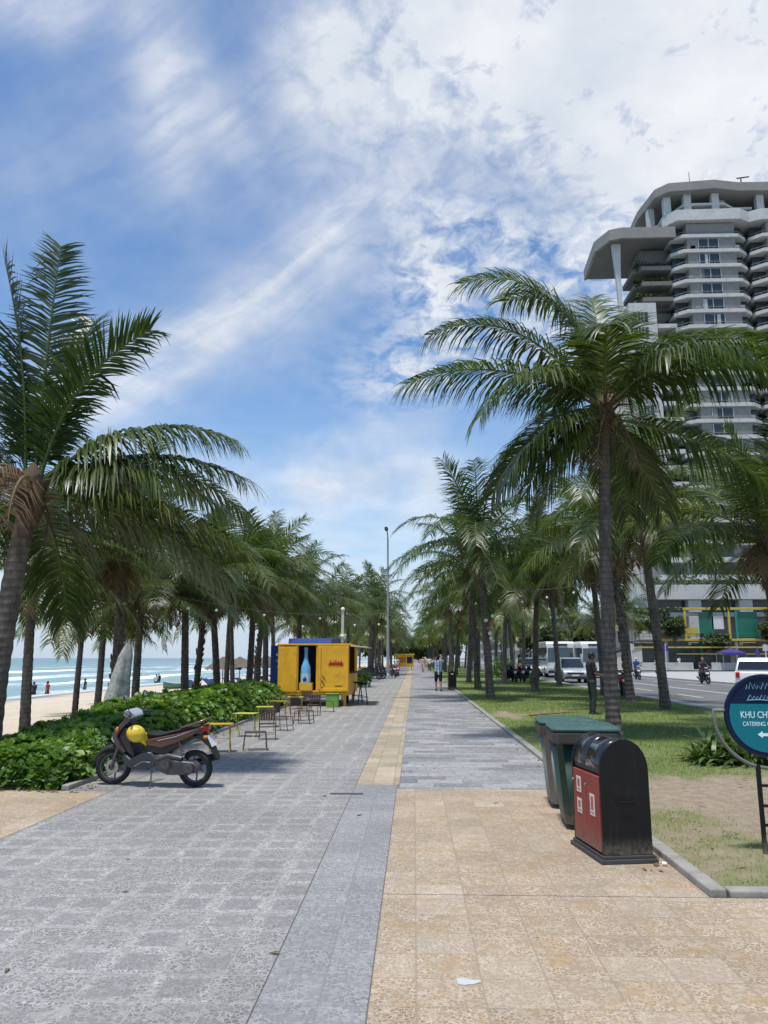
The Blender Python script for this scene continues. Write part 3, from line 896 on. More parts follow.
# ------------------------------------------------------------------ hedge of broad glossy leaves
M_HEDGE = leafmat('hedge_leaf', (.035, .085, .012), (.115, .22, .032), (.28, .40, .075), rough=.45, transl=.3, spec=.55)
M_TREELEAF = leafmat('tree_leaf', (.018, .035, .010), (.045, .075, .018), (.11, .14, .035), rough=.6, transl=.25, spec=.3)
M_HEDGE_CORE = mat('hedge_dark_core', (.05, .055, .025), .9, var=.4, scale=8)  # dark tone stands in for the shade inside the hedge
def hedge_h(x, y):
    """height of the hedge surface, 0 outside"""
    fx = -4.38 + .16*mnoise.noise(Vector((y*.8, 3, 0))); fy = 9.95 + .14*mnoise.noise(Vector((x*.9, 5, 0))) + max(0, (-4.9-x))*-.09
    bx = -6.3 + .3*mnoise.noise(Vector((y*.6, 8, 0)))
    by = 11.9 if x < -6.0 else 26.6
    e = min(fx - x, y - fy, by - y, (x - bx) if y > 11.6 else 9)
    if x < -6.0: e = min(fx-x, y-fy, by-y)
    if e <= 0: return 0
    hmax = (.66 if y < 12 else .80) + .0
    hmax = .48 + .27*max(0, min(1, (y-11)/4)) + .13*mnoise.noise(Vector((x*1.1, y*1.1, 1))) + .08*mnoise.noise(Vector((x*3, y*3, 2)))
    k = min(1, e/.42)
    return hmax*math.sqrt(max(0, 1-(1-k)**2))
hedge = empty('hedge', (-5.2, 10.5, 0))
V = []; F = []; xs = np.arange(-10.6, -4.1, .11); ys = np.arange(9.2, 26.8, .16)
hm = {}
gz = lambda x: -.05 if x > -5.3 else -.05 - .06*min(4, (-5.3-x))
mb = MB(); idx = {}
for j, yy in enumerate(ys):
    for i, xx in enumerate(xs):
        h = hedge_h(xx, yy); hm[i, j] = h
        idx[i, j] = len(V); V.append((xx+5.2, yy-10.5, (gz(xx) + h*.86-.08) if h > 0 else gz(xx)-.12))
for j in range(len(ys)-1):
    for i in range(len(xs)-1):
        q = [(i, j), (i+1, j), (i+1, j+1), (i, j+1)]
        if max(hm[a] for a in q) > 0: F.append(tuple(idx[a] for a in q))
mb.add(V, F); mb.build('stem_core', M_HEDGE_CORE, hedge, smooth=70)  # solid inner mass blocks see-through, hedge's inner shade put into its colour
rng = np.random.default_rng(5)
# rosettes
cen = []; axs = []; szs = []
tries = 0
while len(cen) < 5600 and tries < 200000:
    tries += 1
    if rng.random() < .55: x = rng.uniform(-10.4, -4.2); y = rng.uniform(9.3, 12.6)
    else: x = rng.uniform(-6.6, -4.2); y = rng.uniform(10, 26.6)
    if x < -.66*y-.3: continue
    h = hedge_h(x, y)
    if h < .05: continue
    d = .05
    gx = (hedge_h(x+d, y)-hedge_h(x-d, y))/(2*d); gy = (hedge_h(x, y+d)-hedge_h(x, y-d))/(2*d)
    slope = math.sqrt(1+gx*gx+gy*gy)
    if rng.random() > min(1, slope/3.2): continue
    nrm = Vector((-gx, -gy, 1)).normalized()
    ax = (nrm*.8 + Vector((rng.normal(0, .3), rng.normal(0, .3), .55))).normalized()
    cen.append((x, y, gz(x) + h*rng.uniform(.88, 1.06) + rng.normal(0, .02))); axs.append(ax); szs.append(rng.uniform(.6, 1.35)*(1 if y < 14 else 1.15))
LV = np.array([[0, 0, 0], [.42, .30, .05], [.42, 0, -.03], [.42, -.30, .05], [.85, .36, .02], [.85, 0, -.05], [.85, -.36, .02], [1.06, .12, -.06], [1.06, -.12, -.06]])
LF = np.array([[0, 2, 1, 1], [0, 3, 2, 2], [1, 2, 5, 4], [2, 3, 6, 5], [4, 5, 8, 7]])
LF = np.array([[0, 3, 2, 1], [1, 2, 5, 4], [2, 3, 6, 5], [4, 5, 8, 7], [5, 6, 8, 8]])[:4]
Vs = []; Fs = []; Ts = []; nb = 0
for c, ax, sz in zip(cen, axs, szs):
    a = ax.orthogonal().normalized(); b_ = ax.cross(a)
    if rng.random() < .07: continue
    nlf = 8; t0 = rng.normal(.5, .14); ph0 = rng.uniform(0, 6.28)
    for k in range(nlf):
        ph = ph0 + k*2.4; el = R(68 - 62*k/nlf + rng.normal(0, 9))
        d = (a*math.cos(ph) + b_*math.sin(ph))*math.cos(el) + ax*math.sin(el)
        S = (-a*math.sin(ph) + b_*math.cos(ph)); N_ = d.cross(S)
        L = .122*sz*(.6+.5*k/nlf)*rng.uniform(.85, 1.15)
        Mx = np.array([d, S, N_])*L
        Vs.append(LV @ Mx + np.array(c)); Fs.append(LF + nb); nb += 9
        Ts.append(np.full(9, np.clip(t0 + .22 - .4*k/nlf + rng.normal(0, .12), 0, 1)))
Vh = np.concatenate(Vs) - np.array([-5.2, 10.5, 0])
link('foliage', npmesh('hedge_foliage', Vh, np.concatenate(Fs), M_HEDGE, np.concatenate(Ts), 4), hedge)
tag(hedge, 'low bushy green hedge of broad glossy leaves running behind the motorbike to the kiosk', 'hedge')

# ------------------------------------------------------------------ strap-leaf lilies on the lawn
M_STRAP = leafmat('strap_leaf', (.028, .06, .014), (.075, .135, .032), (.20, .27, .09), rough=.4, transl=.2)
def strap_clump(loc, n, spread, seed, H=.5):
    rr = random.Random(seed); cr = Crown()
    for k in range(n):
        a = rr.uniform(0, 2*PI); rad = spread*math.sqrt(rr.random())
        x, y = rad*math.cos(a)*1.0, rad*math.sin(a)*.7
        for q in range(9):
            az = rr.uniform(0, 2*PI); e = R(rr.uniform(30, 85)); L = H*rr.uniform(.7, 1.3); w_ = rr.uniform(.014, .028)
            p = Vector((x, y, -.02)); S = Vector((-math.sin(az), math.cos(az), 0)); tt = max(0, min(1, rr.gauss(.42, .2)))
            b0 = len(cr.v)
            for j in range(5):
                u = j/4; wd = w_*(.8 + .5*math.sin(PI*u))*(1 if j < 4 else .1)
                cr.v.append(tuple(p-S*wd)); cr.v.append(tuple(p+S*wd)); cr.t += [tt, tt]
                d = Vector((math.cos(az)*math.cos(e), math.sin(az)*math.cos(e), math.sin(e)))
                p = p + d*L/4; e -= R(rr.uniform(12, 34))
            for j in range(4):
                a0 = b0+2*j; cr.f.append((a0, a0+1, a0+3, a0+2))
    o = link('lily_clump', cr.mesh('lily_clump', M_STRAP)); o.location = loc
    return o
tag(strap_clump((5.75, 12.6, .02), 130, 1.35, 1, .58), 'broad clump of green strap-leaved lilies just left of the round sign on the lawn', 'plant', 'lily clumps')
tag(strap_clump((4.75, 12.35, .02), 26, .5, 2, .45), 'small strap-leaved lily tuft at the left end of the big clump by the sign', 'plant', 'lily clumps')
tag(strap_clump((7.2, 12.7, .02), 80, 1.0, 3, .58), 'strap-leaved lily clump directly behind the round teal sign', 'plant', 'lily clumps')

# leafy shrubs
def shrub(name, loc, rx, rz, n, seed, label, m=None, group=None, leaf=.09):
    rr = random.Random(seed); cr = Crown()
    for k in range(n):
        d = Vector((rr.gauss(0, 1), rr.gauss(0, 1), rr.gauss(0, 1))).normalized()*(rr.random()**.33)
        d *= 1+.25*mnoise.noise(d*2.2+Vector((seed, 0, 0)))
        p = Vector((d.x*rx, d.y*rx, rz*(1+d.z))); a = Vector((rr.gauss(0, 1), rr.gauss(0, 1), rr.gauss(.4, 1))).normalized(); b_ = a.orthogonal().normalized(); c = a.cross(b_)
        L = leaf*rr.uniform(.7, 1.4); tt = max(0, min(1, rr.gauss(.45, .2))); i = len(cr.v)
        for q in (-b_*L, c*L*.45, b_*L, -c*L*.45): cr.v.append(tuple(p+q)); cr.t.append(tt)
        cr.f.append((i, i+1, i+2, i+3))
    root = empty(name, loc)
    link('foliage', cr.mesh('shrub_foliage', m or M_HEDGE), root)
    mb = MB(); mb.tube([(0, 0, -.05), (.02, .01, rz*.6), (0, .03, rz*1.1)], [.05, .035, .015], 6); mb.build('stem_core', M_FIBRE, root, smooth=60)
    return tag(root, label, 'shrub', group)
shrub('shrub', (-2.95, 44, 0), .62, .5, 700, 1, 'rounded green shrub at the promenade edge behind the bar stool', None, 'shrubs')
shrub('shrub', (6.45, 58, .02), .9, .85, 900, 2, 'bright green rounded shrub on the lawn left of the parked motorbikes', None, 'shrubs')
shrub('shrub', (6.65, 44.5, .02), .22, .42, 300, 3, 'tiny dark sapling standing alone on the far lawn', M_STRAP, 'shrubs', .07)

# leaf litter blown against the hedge foot and the kerb
rng = np.random.default_rng(12)
V = []; F = []; T = []
spots_ = [(rng.uniform(-9, -4.0), 9.62+abs(rng.normal(0, .14)), .004) for _ in range(170)] + [(-4.2+abs(rng.normal(0, .12)), rng.uniform(9.8, 26), .004) for _ in range(220)] + [(1.98-abs(rng.normal(0, .08)), rng.uniform(6, 30), .004) for _ in range(70)] + [(rng.uniform(2.2, 8), rng.uniform(6, 22), .07) for _ in range(420)] + [(rng.uniform(-3.6, 1.9), rng.uniform(4, 24), .004) for _ in range(40)]
for k, (x, y, z) in enumerate(spots_):
    a = rng.uniform(0, 6.28); L = rng.uniform(.02, .06); w_ = L*rng.uniform(.25, .5); c_, s_ = math.cos(a), math.sin(a)
    for u, v, h in ((-L, 0, .0), (0, -w_, .008*rng.random()), (L, 0, .012*rng.random()), (0, w_, .008)):
        V.append((x+u*c_-v*s_, y+u*s_+v*c_, z+h)); T.append(rng.uniform(.1, .8))
    F.append((4*k, 4*k+1, 4*k+2, 4*k+3))
tag(link('leaf_litter', npmesh('leaf_litter', np.array(V), np.array(F), M_DRY, np.array(T), 4)), 'dry brown leaf litter along hedge foot, kerb and lawn', kind='stuff')
# fallen frond lying on the lawn
cr = Crown(); cr.frond((0, 0, .05), 20, 4, 6, 1.5, 34, .35, .03, 5, .75, .15, 1.2, 2)
o = link('fallen_frond', cr.mesh('fallen_frond', M_DRY)); o.location = (3.05, 21.2, .06); tag(o, 'pale dry palm frond lying on the lawn near the kerb behind the bins', 'palm frond')
# ------------------------------------------------------------------ litter bins
M_BLACK = mat('black_paint', (.006, .006, .007), .45, var=.2, scale=5, dirt=.12, spec=.3, dirtcol=(.06, .052, .04), bump=.05, foot=.22, streak=.18)
M_BLKGLOSS = mat('black_glossy_lid', (.016, .016, .018), .16, var=.2, scale=9, dirt=.35, dirtcol=(.10, .09, .08), coat=.5)
M_REDDOOR = mat('faded_red_door', (.27, .05, .038), .6, var=.25, scale=6, dirt=.7, dirtcol=(.20, .085, .06), spec=.3, foot=.3, streak=.45)
M_STICK = mat('white_sticker', (.66, .62, .58), .6, var=.1, scale=20, dirt=.4)
M_DARKRED = mat('sticker_print', (.45, .10, .08), .6)
M_STEEL = mat('steel', (.42, .42, .42), .35, metal=.9, var=.15, scale=8)
M_IRON = mat('dark_iron', (.05, .05, .05), .6)

def litter_bin(loc, rz, label, group='black litter bins', detail=True):
    r = empty('litter_bin', loc, rz)
    W, L, Hs, Ht = .41, .66, .71, .95     # width (x), length (y), springline, top
    mb = MB(); mb.box(-.03, W+.03, -.03, L+.03, 0, .035); mb.box(-.012, W+.012, -.012, L+.012, .035, .06)
    mb.build('base_plate', M_IRON, r, bevel=.006)
    def arch(inset=0, z0=.06, hs=Hs):
        pts = [(inset, z0), (W-inset, z0)]
        n = 16; rx = W/2-inset; rz_ = Ht-hs-inset
        for k in range(n+1):
            a = PI*k/n
            pts.append((W/2 + rx*math.cos(a), hs + rz_*math.sin(a)))
        return pts
    mb = MB(); mb.prism(arch(.0), 'y', 0, .028); mb.build('end_panel', M_BLACK, r, smooth=35, bevel=.006)
    mb = MB(); mb.prism(arch(.0), 'y', L-.028, L); mb.build('end_panel', M_BLACK, r, smooth=35, bevel=.006)
    # body shell between the ends : right side and floor, hollow look through lid slot
    mb = MB(); mb.box(.03, W-.006, .03, L-.03, .06, Hs-.045); mb.build('body', M_BLACK, r, bevel=.005)
    # curved lid in two halves
    for k in range(2):
        y0 = .03 + k*(L-.06)/2 + .004; y1 = .03 + (k+1)*(L-.06)/2 - .004
        mb = MB(); n = 18; V = []
        for a_ in range(n+1):
            a = PI*a_/n
            for rr_, yy in ((1, y0), (1, y1)):
                V.append((W/2 - (W/2-.004)*math.cos(a), yy, Hs + (Ht-Hs-.006)*math.sin(a)))
        F = [(2*i, 2*i+1, 2*i+3, 2*i+2) for i in range(n)]
        mb.add(V, F); o = mb.build('lid', M_BLKGLOSS, r, smooth=50)
        sdf = o.modifiers.new('thick', 'SOLIDIFY'); sdf.thickness = .012; sdf.offset = -1
    mb = MB(); mb.box(.02, W-.02, .03, L-.03, Hs-.04, Hs-.006); mb.build('liner_rim', M_IRON, r)
    for k in range(2):
        y0 = .034 + k*(L-.068)/2; y1 = .034 + (k+1)*(L-.068)/2 - .008
        mb = MB(); mb.box(-.006, .029, y0, y1, .075, Hs-.055); d = mb.build('door', M_REDDOOR, r, bevel=.006)
        d['label'] = 'faded red door with white sticker'
        if detail:
            zs = [(.33, .50)] if k == 0 else [(.30, .42), (.47, .60)]
            for z0, z1 in zs:
                yc = (y0+y1)/2
                mb = MB(); mb.box(-.0085, -.0065, yc-.052, yc+.052, z0, z1); s_ = mb.build('sticker', M_STICK, d)
                mb = MB()
                mb.box(-.0095, -.0088, yc-.034, yc+.034, z0+.018, z0+.028); mb.box(-.0095, -.0088, yc-.026, yc+.026, z0+.045, z1-.02)
                mb.build('print', M_DARKRED, d)
            mb = MB(); mb.tube([(-.012, y1-.03, .56), (-.022, y1-.03, .56)], .012, 10); mb.build('lock', M_STEEL, d, smooth=50)
    mb = MB(); mb.tube([(W*.34, -.012, .47), (W*.34, -.03, .47), (W*.66, -.03, .47), (W*.66, -.012, .47)], .006, 6)
    mb.box(W*.30, W*.70, -.006, 0, .455, .49); mb.build('handle', M_BLACK, r, bevel=.002)
    return tag(r, label, 'litter bin', group)
litter_bin((1.49, 6.55, .0), R(8.5), 'black arched litter bin with two faded red doors in front of the green wheelie bin')
fb = litter_bin((1.73, 40.0, .0), R(0), 'small distant black arched litter bin by the kerb next to the walking person')
mb = MB(); mb.ball((.205, -.004, .80), .07, 1, .12, .5); mb.build('sticker', M_STICK, fb, smooth=60)
# white cap lying at the bin foot
mb = MB(); mb.tube([(1.935, 6.52, .017), (1.965, 6.505, .018)], [.015, .014], 10)
tag(mb.build('plastic_cap', mat('white_plastic', (.75, .75, .73), .4), smooth=50), 'small white plastic bottle cap on the ground at the right foot of the black bin', 'bottle cap')

# wheelie bins
M_GREENBIN = mat('green_bin_plastic', (.010, .045, .033), .5, var=.18, scale=4, dirt=.45, dirtcol=(.05, .06, .05), spec=.35, foot=.3, streak=.35, bump=.08)
M_GREENLID = mat('green_bin_lid', (.045, .105, .09), .55, var=.2, scale=5, dirt=.6, dirtcol=(.12, .14, .125))
M_GREYBIN = mat('grey_bin_plastic', (.16, .17, .16), .6, var=.2, scale=4, dirt=.6, dirtcol=(.22, .20, .17), foot=.3, streak=.5)
M_BROWNRIM = mat('stained_bin_rim', (.055, .05, .04), .7, var=.3, scale=8, dirt=.5)
M_TYRE = mat('black_rubber', (.015, .015, .015), .8, var=.2, scale=12)
def wheelie_bin(loc, rz, mb_, ml, label, sc=1.0):
    r = empty('wheelie_bin', loc, rz, sc)
    # taper: top 0.60 x 0.70, bottom 0.46 x 0.52 ; z 0.06..0.94
    def ringpts(w, d, z, c=.05):
        return [(-w+c, -d, z), (w-c, -d, z), (w, -d+c, z), (w, d-c, z), (w-c, d, z), (-w+c, d, z), (-w, d-c, z), (-w, -d+c, z)]
    V = []; F = []
    lv = [(.215, .235, .05), (.225, .25, .10), (.285, .315, .84), (.285, .315, .845)]
    for w_, d_, z in lv: V += ringpts(w_, d_, z)
    for i in range(3):
        for k in range(8):
            k2 = (k+1) % 8; F.append((i*8+k, i*8+k2, (i+1)*8+k2, (i+1)*8+k))
    F.append(tuple(range(8))[::-1]); F.append(tuple(24+k for k in range(8)))
    mb = MB(); mb.add(V, F); body = mb.build('body', mb_, r, smooth=40, bevel=.015)
    mb = MB(); V = []; F = []
    for w_, d_, z in ((.29, .32, .79), (.318, .348, .80), (.324, .354, .895), (.30, .33, .905)): V += ringpts(w_, d_, z)
    for i in range(3):
        for k in range(8):
            k2 = (k+1) % 8; F.append((i*8+k, i*8+k2, (i+1)*8+k2, (i+1)*8+k))
    F.append(tuple(range(8))[::-1]); F.append(tuple(24+k for k in range(8)))
    mb.add(V, F); mb.build('rim', M_BROWNRIM, r, bevel=.006)
    mb = MB(); V = []; F = []
    for w_, d_, z in ((.322, .352, .908), (.33, .36, .93), (.30, .32, .955), (.20, .22, .968)): V += ringpts(w_, d_, z)
    for i in range(3):
        for k in range(8):
            k2 = (k+1) % 8; F.append((i*8+k, i*8+k2, (i+1)*8+k2, (i+1)*8+k))
    F.append(tuple(range(8))[::-1]); F.append(tuple(24+k for k in range(8)))
    mb.add(V, F)
    for x in (-.17, 0, .17): mb.box(x-.03, x+.03, -.25, .25, .955, .974)
    lid = mb.build('lid', ml, r, smooth=40, bevel=.008)
    mb = MB(); mb.tube([(-.24, .40, .93), (.24, .40, .93)], .016, 8)
    for x in (-.24, 0, .24): mb.tube([(x, .33, .90), (x, .40, .93)], .016, 6)
    mb.build('handle', mb_, r, smooth=50)
    for s_ in (-1, 1):
        mb = MB(); mb.lathe([(.0, -.03), (.09, -.03), (.105, -.02), (.105, .02), (.09, .03), (0, .03)], 18, (s_*.17, .27, .105), 'x'); mb.build('wheel', M_TYRE, r, smooth=40)
    mb = MB()
    for x in (-.12, .12): mb.box(x-.012, x+.012, -.262-.03, -.24, .12, .78)
    return tag(r, label, 'wheelie bin', 'wheelie bins')
wheelie_bin((1.66, 7.98, .0), R(-4), M_GREENBIN, M_GREENLID, 'dark green wheelie bin with lighter green lid behind the black litter bin')
wheelie_bin((1.70, 9.02, .0), R(-4), M_GREYBIN, M_GREENLID, 'grey stained wheelie bin mostly hidden behind the green one', .98)

# ------------------------------------------------------------------ round park sign
M_TEAL = mat('teal_sign', (.006, .16, .205), .5, var=.05, scale=2, spec=.2)
M_NAVY = mat('navy_sign', (.004, .012, .045), .5, var=.08, scale=3, spec=.2)
M_LETTER = mat('white_lettering', (.72, .82, .84), .5, var=.03)
M_LOGO = mat('pale_blue_logo', (.14, .40, .50), .5, var=.03)
M_GREYPIPE = mat('grey_painted_pipe', (.15, .15, .14), .45, var=.2, scale=9)
sg = empty('round_sign', (2.955, 6.8, 0), R(-3))
CZ, RS = 1.125, .335
mb = MB(); mb.lathe([(RS-.022, -.022), (RS, -.022), (RS+.006, 0), (RS, .022), (RS-.022, .022)], 64, (0, 0, CZ), 'y', True); mb.build('rim', M_NAVY, sg, smooth=40)
mb = MB(); mb.lathe([(0, -.014), (RS-.021, -.014), (RS-.021, .014), (0, .014)], 64, (0, 0, CZ), 'y'); mb.build('panel', M_NAVY, sg, smooth=30)
r2 = RS-.035; zc = .095; a0 = math.asin(zc/r2)
pts = [(r2*math.cos(a), CZ+r2*math.sin(a)) for a in np.linspace(PI-a0, 2*PI+a0, 40)]
mb = MB(); mb.prism(pts, 'y', -.0175, -.0155); mb.build('teal_field', M_TEAL, sg)
TM = lambda x, z, y=-.0185: Matrix.Translation((x, y, z)) @ Matrix.Rotation(PI/2, 4, 'X')
text_mb('KHU CHẾ BIẾN', .078, M_LETTER, 'lettering', sg, TM(-.213, CZ-.02), .001, sx=.74)
text_mb('CATERING CORNER', .050, M_LETTER, 'lettering', sg, TM(-.200, CZ-.085), .001, sx=.77)
mb = MB(); zz = CZ-.155
mb.prism([(-.085, zz), (-.045, zz+.028), (-.045, zz+.012), (.06, zz+.012), (.06, zz-.012), (-.045, zz-.012), (-.045, zz-.028)], 'y', -.0205, -.0178)
mb.build('arrow', M_LETTER, sg)
mb = MB(); rr = random.Random(4)   # script-like emblem in pale blue strokes on the navy part
for row, (z0, hgt) in enumerate(((CZ+.215, .075), (CZ+.135, .06))):
    x = -.15 + row*.01; path = []
    while x < .15:
        path.append((x, -.018, z0 + (hgt if len(path) % 2 else 0)*rr.uniform(.3, .8))); x += rr.uniform(.010, .024)
    mb.tube(path, .0035, 5)
mb.tube([(-.15, -.018, CZ+.125), (-.05, -.018, CZ+.130), (.05, -.018, CZ+.122), (.15, -.018, CZ+.128)], .004, 5)
mb.build('emblem', M_LOGO, sg)
RA = .425
mb = MB(); pa = [( -RS, 0, CZ+.04), (-RA, 0, CZ+.04)] + [(RA*math.cos(a), 0, CZ+RA*math.sin(a)) for a in np.linspace(PI, 2*PI, 30)] + [(RA, 0, CZ+.04), (RS, 0, CZ+.04)]
mb.tube(pa, .015, 8); mb.build('frame_arc', M_GREYPIPE, sg, smooth=50)
for x in (-.10, .10):
    mb = MB(); mb.box(x-.016, x+.016, -.016, .016, .0, CZ-RA+.03); mb.box(x-.05, x+.05, -.05, .05, .0, .012); mb.build('leg', M_BLACK, sg, bevel=.003)
for z in (.24, .39, .55):
    mb = MB(); mb.box(-.083, .083, -.011, .011, z, z+.022); mb.build('rung', M_BLACK, sg, bevel=.003)
tag(sg, 'round teal and navy sign with white lettering in a grey half-ring frame on black legs', 'sign')

# litter and stain
mb = MB(); rr = random.Random(2)
pts = []
for k in range(14):
    a = 2*PI*k/14; q = rr.uniform(.5, 1.0); pts.append((.255+.075*q*math.cos(a), 4.25+.055*q*math.sin(a)))
mb.prism(pts, 'z', .001, .004)
tag(mb.build('paint_splash', mat('pale_paint', (.50, .51, .48), .7, var=.15, scale=30)), 'pale dried paint splash on the tan paving', kind='structure')
mb = MB(); V = []; 
for k in range(6):
    u = k/5; V += [(1.735+.07*u, 6.38-.02*u+.018*math.sin(PI*u), .006+.012*math.sin(u*7)), (1.735+.07*u, 6.38-.02*u-.018*math.sin(PI*u), .004+.010*math.cos(u*5))]
mb.add(V, [(2*i, 2*i+1, 2*i+3, 2*i+2) for i in range(5)])
tag(mb.build('fallen_leaf', mat('brown_leaf', (.10, .05, .03), .8)), 'small brown dry leaf on the tan paving in front of the black bin', 'leaf')

# ------------------------------------------------------------------ street lamp
M_GALV = mat('galvanised_pole', (.36, .36, .34), .5, metal=.3, var=.12, scale=2)
lp = empty('street_lamp', (-2.03, 61, 0))
mb = MB(); mb.tube([(0, 0, .05), (0, 0, 4), (0, 0, 11.0)], [.13, .10, .065], 12); mb.build('pole', M_GALV, lp, smooth=50)
mb = MB(); mb.box(-.28, .28, -.28, .28, 0, .06); mb.lathe([(.2, .06), (.17, .35), (.13, .4)], 12); mb.build('base', M_GALV, lp, smooth=40)
mb = MB(); mb.tube([(0, 0, 10.9), (-.02, -.1, 11.4), (-.1, -.4, 11.75)], [.06, .05, .045], 8); mb.build('arm', M_GALV, lp, smooth=50)
mb = MB(); mb.prism([(-.24, 11.62), (-.10, 11.55), (.04, 11.6), (.05, 11.74), (-.08, 11.84), (-.24, 11.78)], 'y', -1.0, -.3); mb.build('lamp_head', mat('dark_lamp', (.07, .075, .08), .5), lp, bevel=.03)
tag(lp, 'tall slim grey street lamp at the left promenade edge beyond the kiosk', 'street lamp')

# ------------------------------------------------------------------ strings of bulbs
M_WIRE = mat('wire', (.10, .10, .095), .7)
M_BULB = mat('frosted_bulb', (.80, .78, .70), .3, var=.03)
M_WPOST = mat('white_post', (.66, .66, .64), .5, var=.1)
def light_string(a, b_, sag, n, label, r=.035, jit=.35):
    root = empty('light_string', a); A = Vector((0, 0, 0)); B_ = Vector(b_)-Vector(a)
    at = lambda u: A.lerp(B_, u) + Vector((0, 0, -sag*4*u*(1-u)))
    mb = MB(); mb.tube([at(i/16) for i in range(17)], .009, 5); mb.build('wire', M_WIRE, root, smooth=60)
    rr = random.Random(n)
    for k in range(n):
        p = at((k+.5)/n); dz = .08 + jit*rr.random()
        mb = MB(); mb.tube([p, p-Vector((0, 0, dz))], .004, 4); mb.tube([p-Vector((0, 0, dz-.03)), p-Vector((0, 0, dz+.03))], .016, 6); mb.build('socket', M_WIRE, root)
        mb = MB(); mb.ball(p-Vector((0, 0, dz+.05)), r, seg=8, rings=6); mb.build('bulb', M_BULB, root, smooth=80)
    return tag(root, label, 'string lights', 'strings of light bulbs')
light_string((-6.9, 19.2, 3.35), (-2.84, 31, 3.35), .25, 9, 'string of white bulbs from the stubbly palm to the white post by the kiosk', .045)
light_string((-2.84, 31, 3.3), (2.95, 30.8, 4.25), .28, 6, 'string of white bulbs crossing over the promenade from the white post', .045)
light_string((2.95, 30.8, 4.25), (7.5, 24.7, 4.3), .22, 6, 'string of white bulbs between the globe palm and the leaning palm on the lawn', .045)
light_string((-8.8, 18, 3.0), (-6.9, 19.2, 3.3), .12, 3, 'short string of bulbs between the two palms nearest the left edge', .04)
pst = empty('string_light_post', (-2.84, 31, 0))
mb = MB(); mb.tube([(0, 0, 0), (0, 0, 2.2)], .045, 10); mb.build('pole', M_GALV, pst, smooth=60)
mb = MB(); mb.box(-.05, .05, -.05, .05, 2.2, 3.5); mb.build('post_sleeve', M_WPOST, pst, bevel=.01)
for z in (2.45, 3.52):
    mb = MB(); mb.ball((0, -.02, z), .085, seg=12, rings=8); mb.build('globe', M_BULB, pst, smooth=80)
tag(pst, 'white post with globe lamps carrying the bulb string behind the kiosk', 'post')
gc = empty('globe_lamp_cluster', (2.95, 30.6, 0)); rr = random.Random(8)
for k, (x, z, c) in enumerate(((-.12, 3.05, 0), (.14, 3.22, 0), (-.02, 2.75, 1), (.08, 2.95, 1), (.02, 2.55, 0), (.06, 2.35, 0))):
    mb = MB(); mb.ball((x, -.08, z), .075, seg=10, rings=7); mb.build('globe', [M_BULB, mat('red_globe', (.45, .12, .10), .4)][c], gc, smooth=80)
mb = MB(); mb.tube([(0, -.02, 2.2), (0, -.02, 3.3)], .015, 6); mb.build('bracket', M_WIRE, gc)
tag(gc, 'cluster of white and red globe lamps fixed to a palm trunk by the kerb', 'lamp')

# ------------------------------------------------------------------ cafe tables and chairs by the hedge
M_YELLOW = mat('yellow_paint', (.62, .36, .02), .45, var=.15, scale=5, dirt=.35, dirtcol=(.3, .2, .06))
M_YGREEN = mat('yellow_green_paint', (.48, .47, .06), .5, var=.15, scale=5)
M_DKWOOD = mat('dark_wood', (.065, .035, .025), .6, var=.3, scale=10)
M_RUST = mat('rusty_steel', (.10, .062, .05), .65, var=.3, scale=15)
def make_table(m):
    r = empty('folding_table')
    mb = MB(); mb.box(-.25, .25, -.22, .22, .70, .722); mb.build('tabletop', m, r, bevel=.008)
    for x in (-.2, .2):
        for s_ in (-1, 1):
            mb = MB(); mb.tube([(x, -.18*s_, .70), (x+.02, .18*s_, 0)], .010, 6); mb.build('leg', m, r, smooth=50)
    mb = MB(); mb.tube([(-.2, -.03, .35), (.22, -.03, .35)], .007, 6); mb.build('stretcher', m, r, smooth=50)
    return r
def make_chair():
    r = empty('cafe_chair')
    mb = MB()
    for k in range(5): mb.box(-.19, .19, -.18+k*.075, -.125+k*.075, .44, .456)
    mb.build('seat', M_DKWOOD, r, bevel=.004)
    mb = MB(); V = []
    for k in range(6): mb.box(-.17+k*.058, -.125+k*.058, .195, .213, .56, .86)
    mb.build('backrest', M_DKWOOD, r, bevel=.004)
    for x in (-.19, .19):
        mb = MB(); mb.tube([(x, .20, .88), (x, .20, .44), (x, .17, 0)], .011, 6); mb.build('leg', M_RUST, r, smooth=50)
        mb = MB(); mb.tube([(x, -.17, .44), (x, -.21, 0)], .011, 6); mb.build('leg', M_RUST, r, smooth=50)
        mb = MB(); mb.tube([(x, -.2, .16), (x, .18, .16)], .008, 6); mb.tube([(x, -.17, .44), (x, .2, .44)], .009, 6); mb.build('side_rail', M_RUST, r, smooth=50)
    mb = MB(); mb.tube([(-.19, .2, .88), (.19, .2, .88)], .011, 6); mb.tube([(-.19, -.2, .16), (.19, -.2, .16)], .008, 6); mb.tube([(-.19, .18, .16), (.19, .18, .16)], .008, 6); mb.build('crossbar', M_RUST, r, smooth=50)
    return r
def make_stool():
    r = empty('low_stool')
    mb = MB()
    for k in range(5): mb.box(-.2, .2, -.19+k*.077, -.13+k*.077, .40, .416)
    mb.build('seat', M_DKWOOD, r, bevel=.004)
    for x in (-.19, .19):
        for y in (-.18, .18):
            mb = MB(); mb.tube([(x, y, .40), (x*1.15, y*1.1, 0)], .012, 6); mb.build('leg', M_RUST, r, smooth=50)
    for x in (-.2, .2):
        mb = MB(); mb.tube([(x, -.19, .12), (x, .19, .12)], .009, 6); mb.build('stretcher', M_RUST, r, smooth=50)
    return r
GT, GC = 'folding tables along the hedge', 'chairs and stools along the hedge'
tb = [make_table(M_YELLOW), make_table(M_YGREEN)]
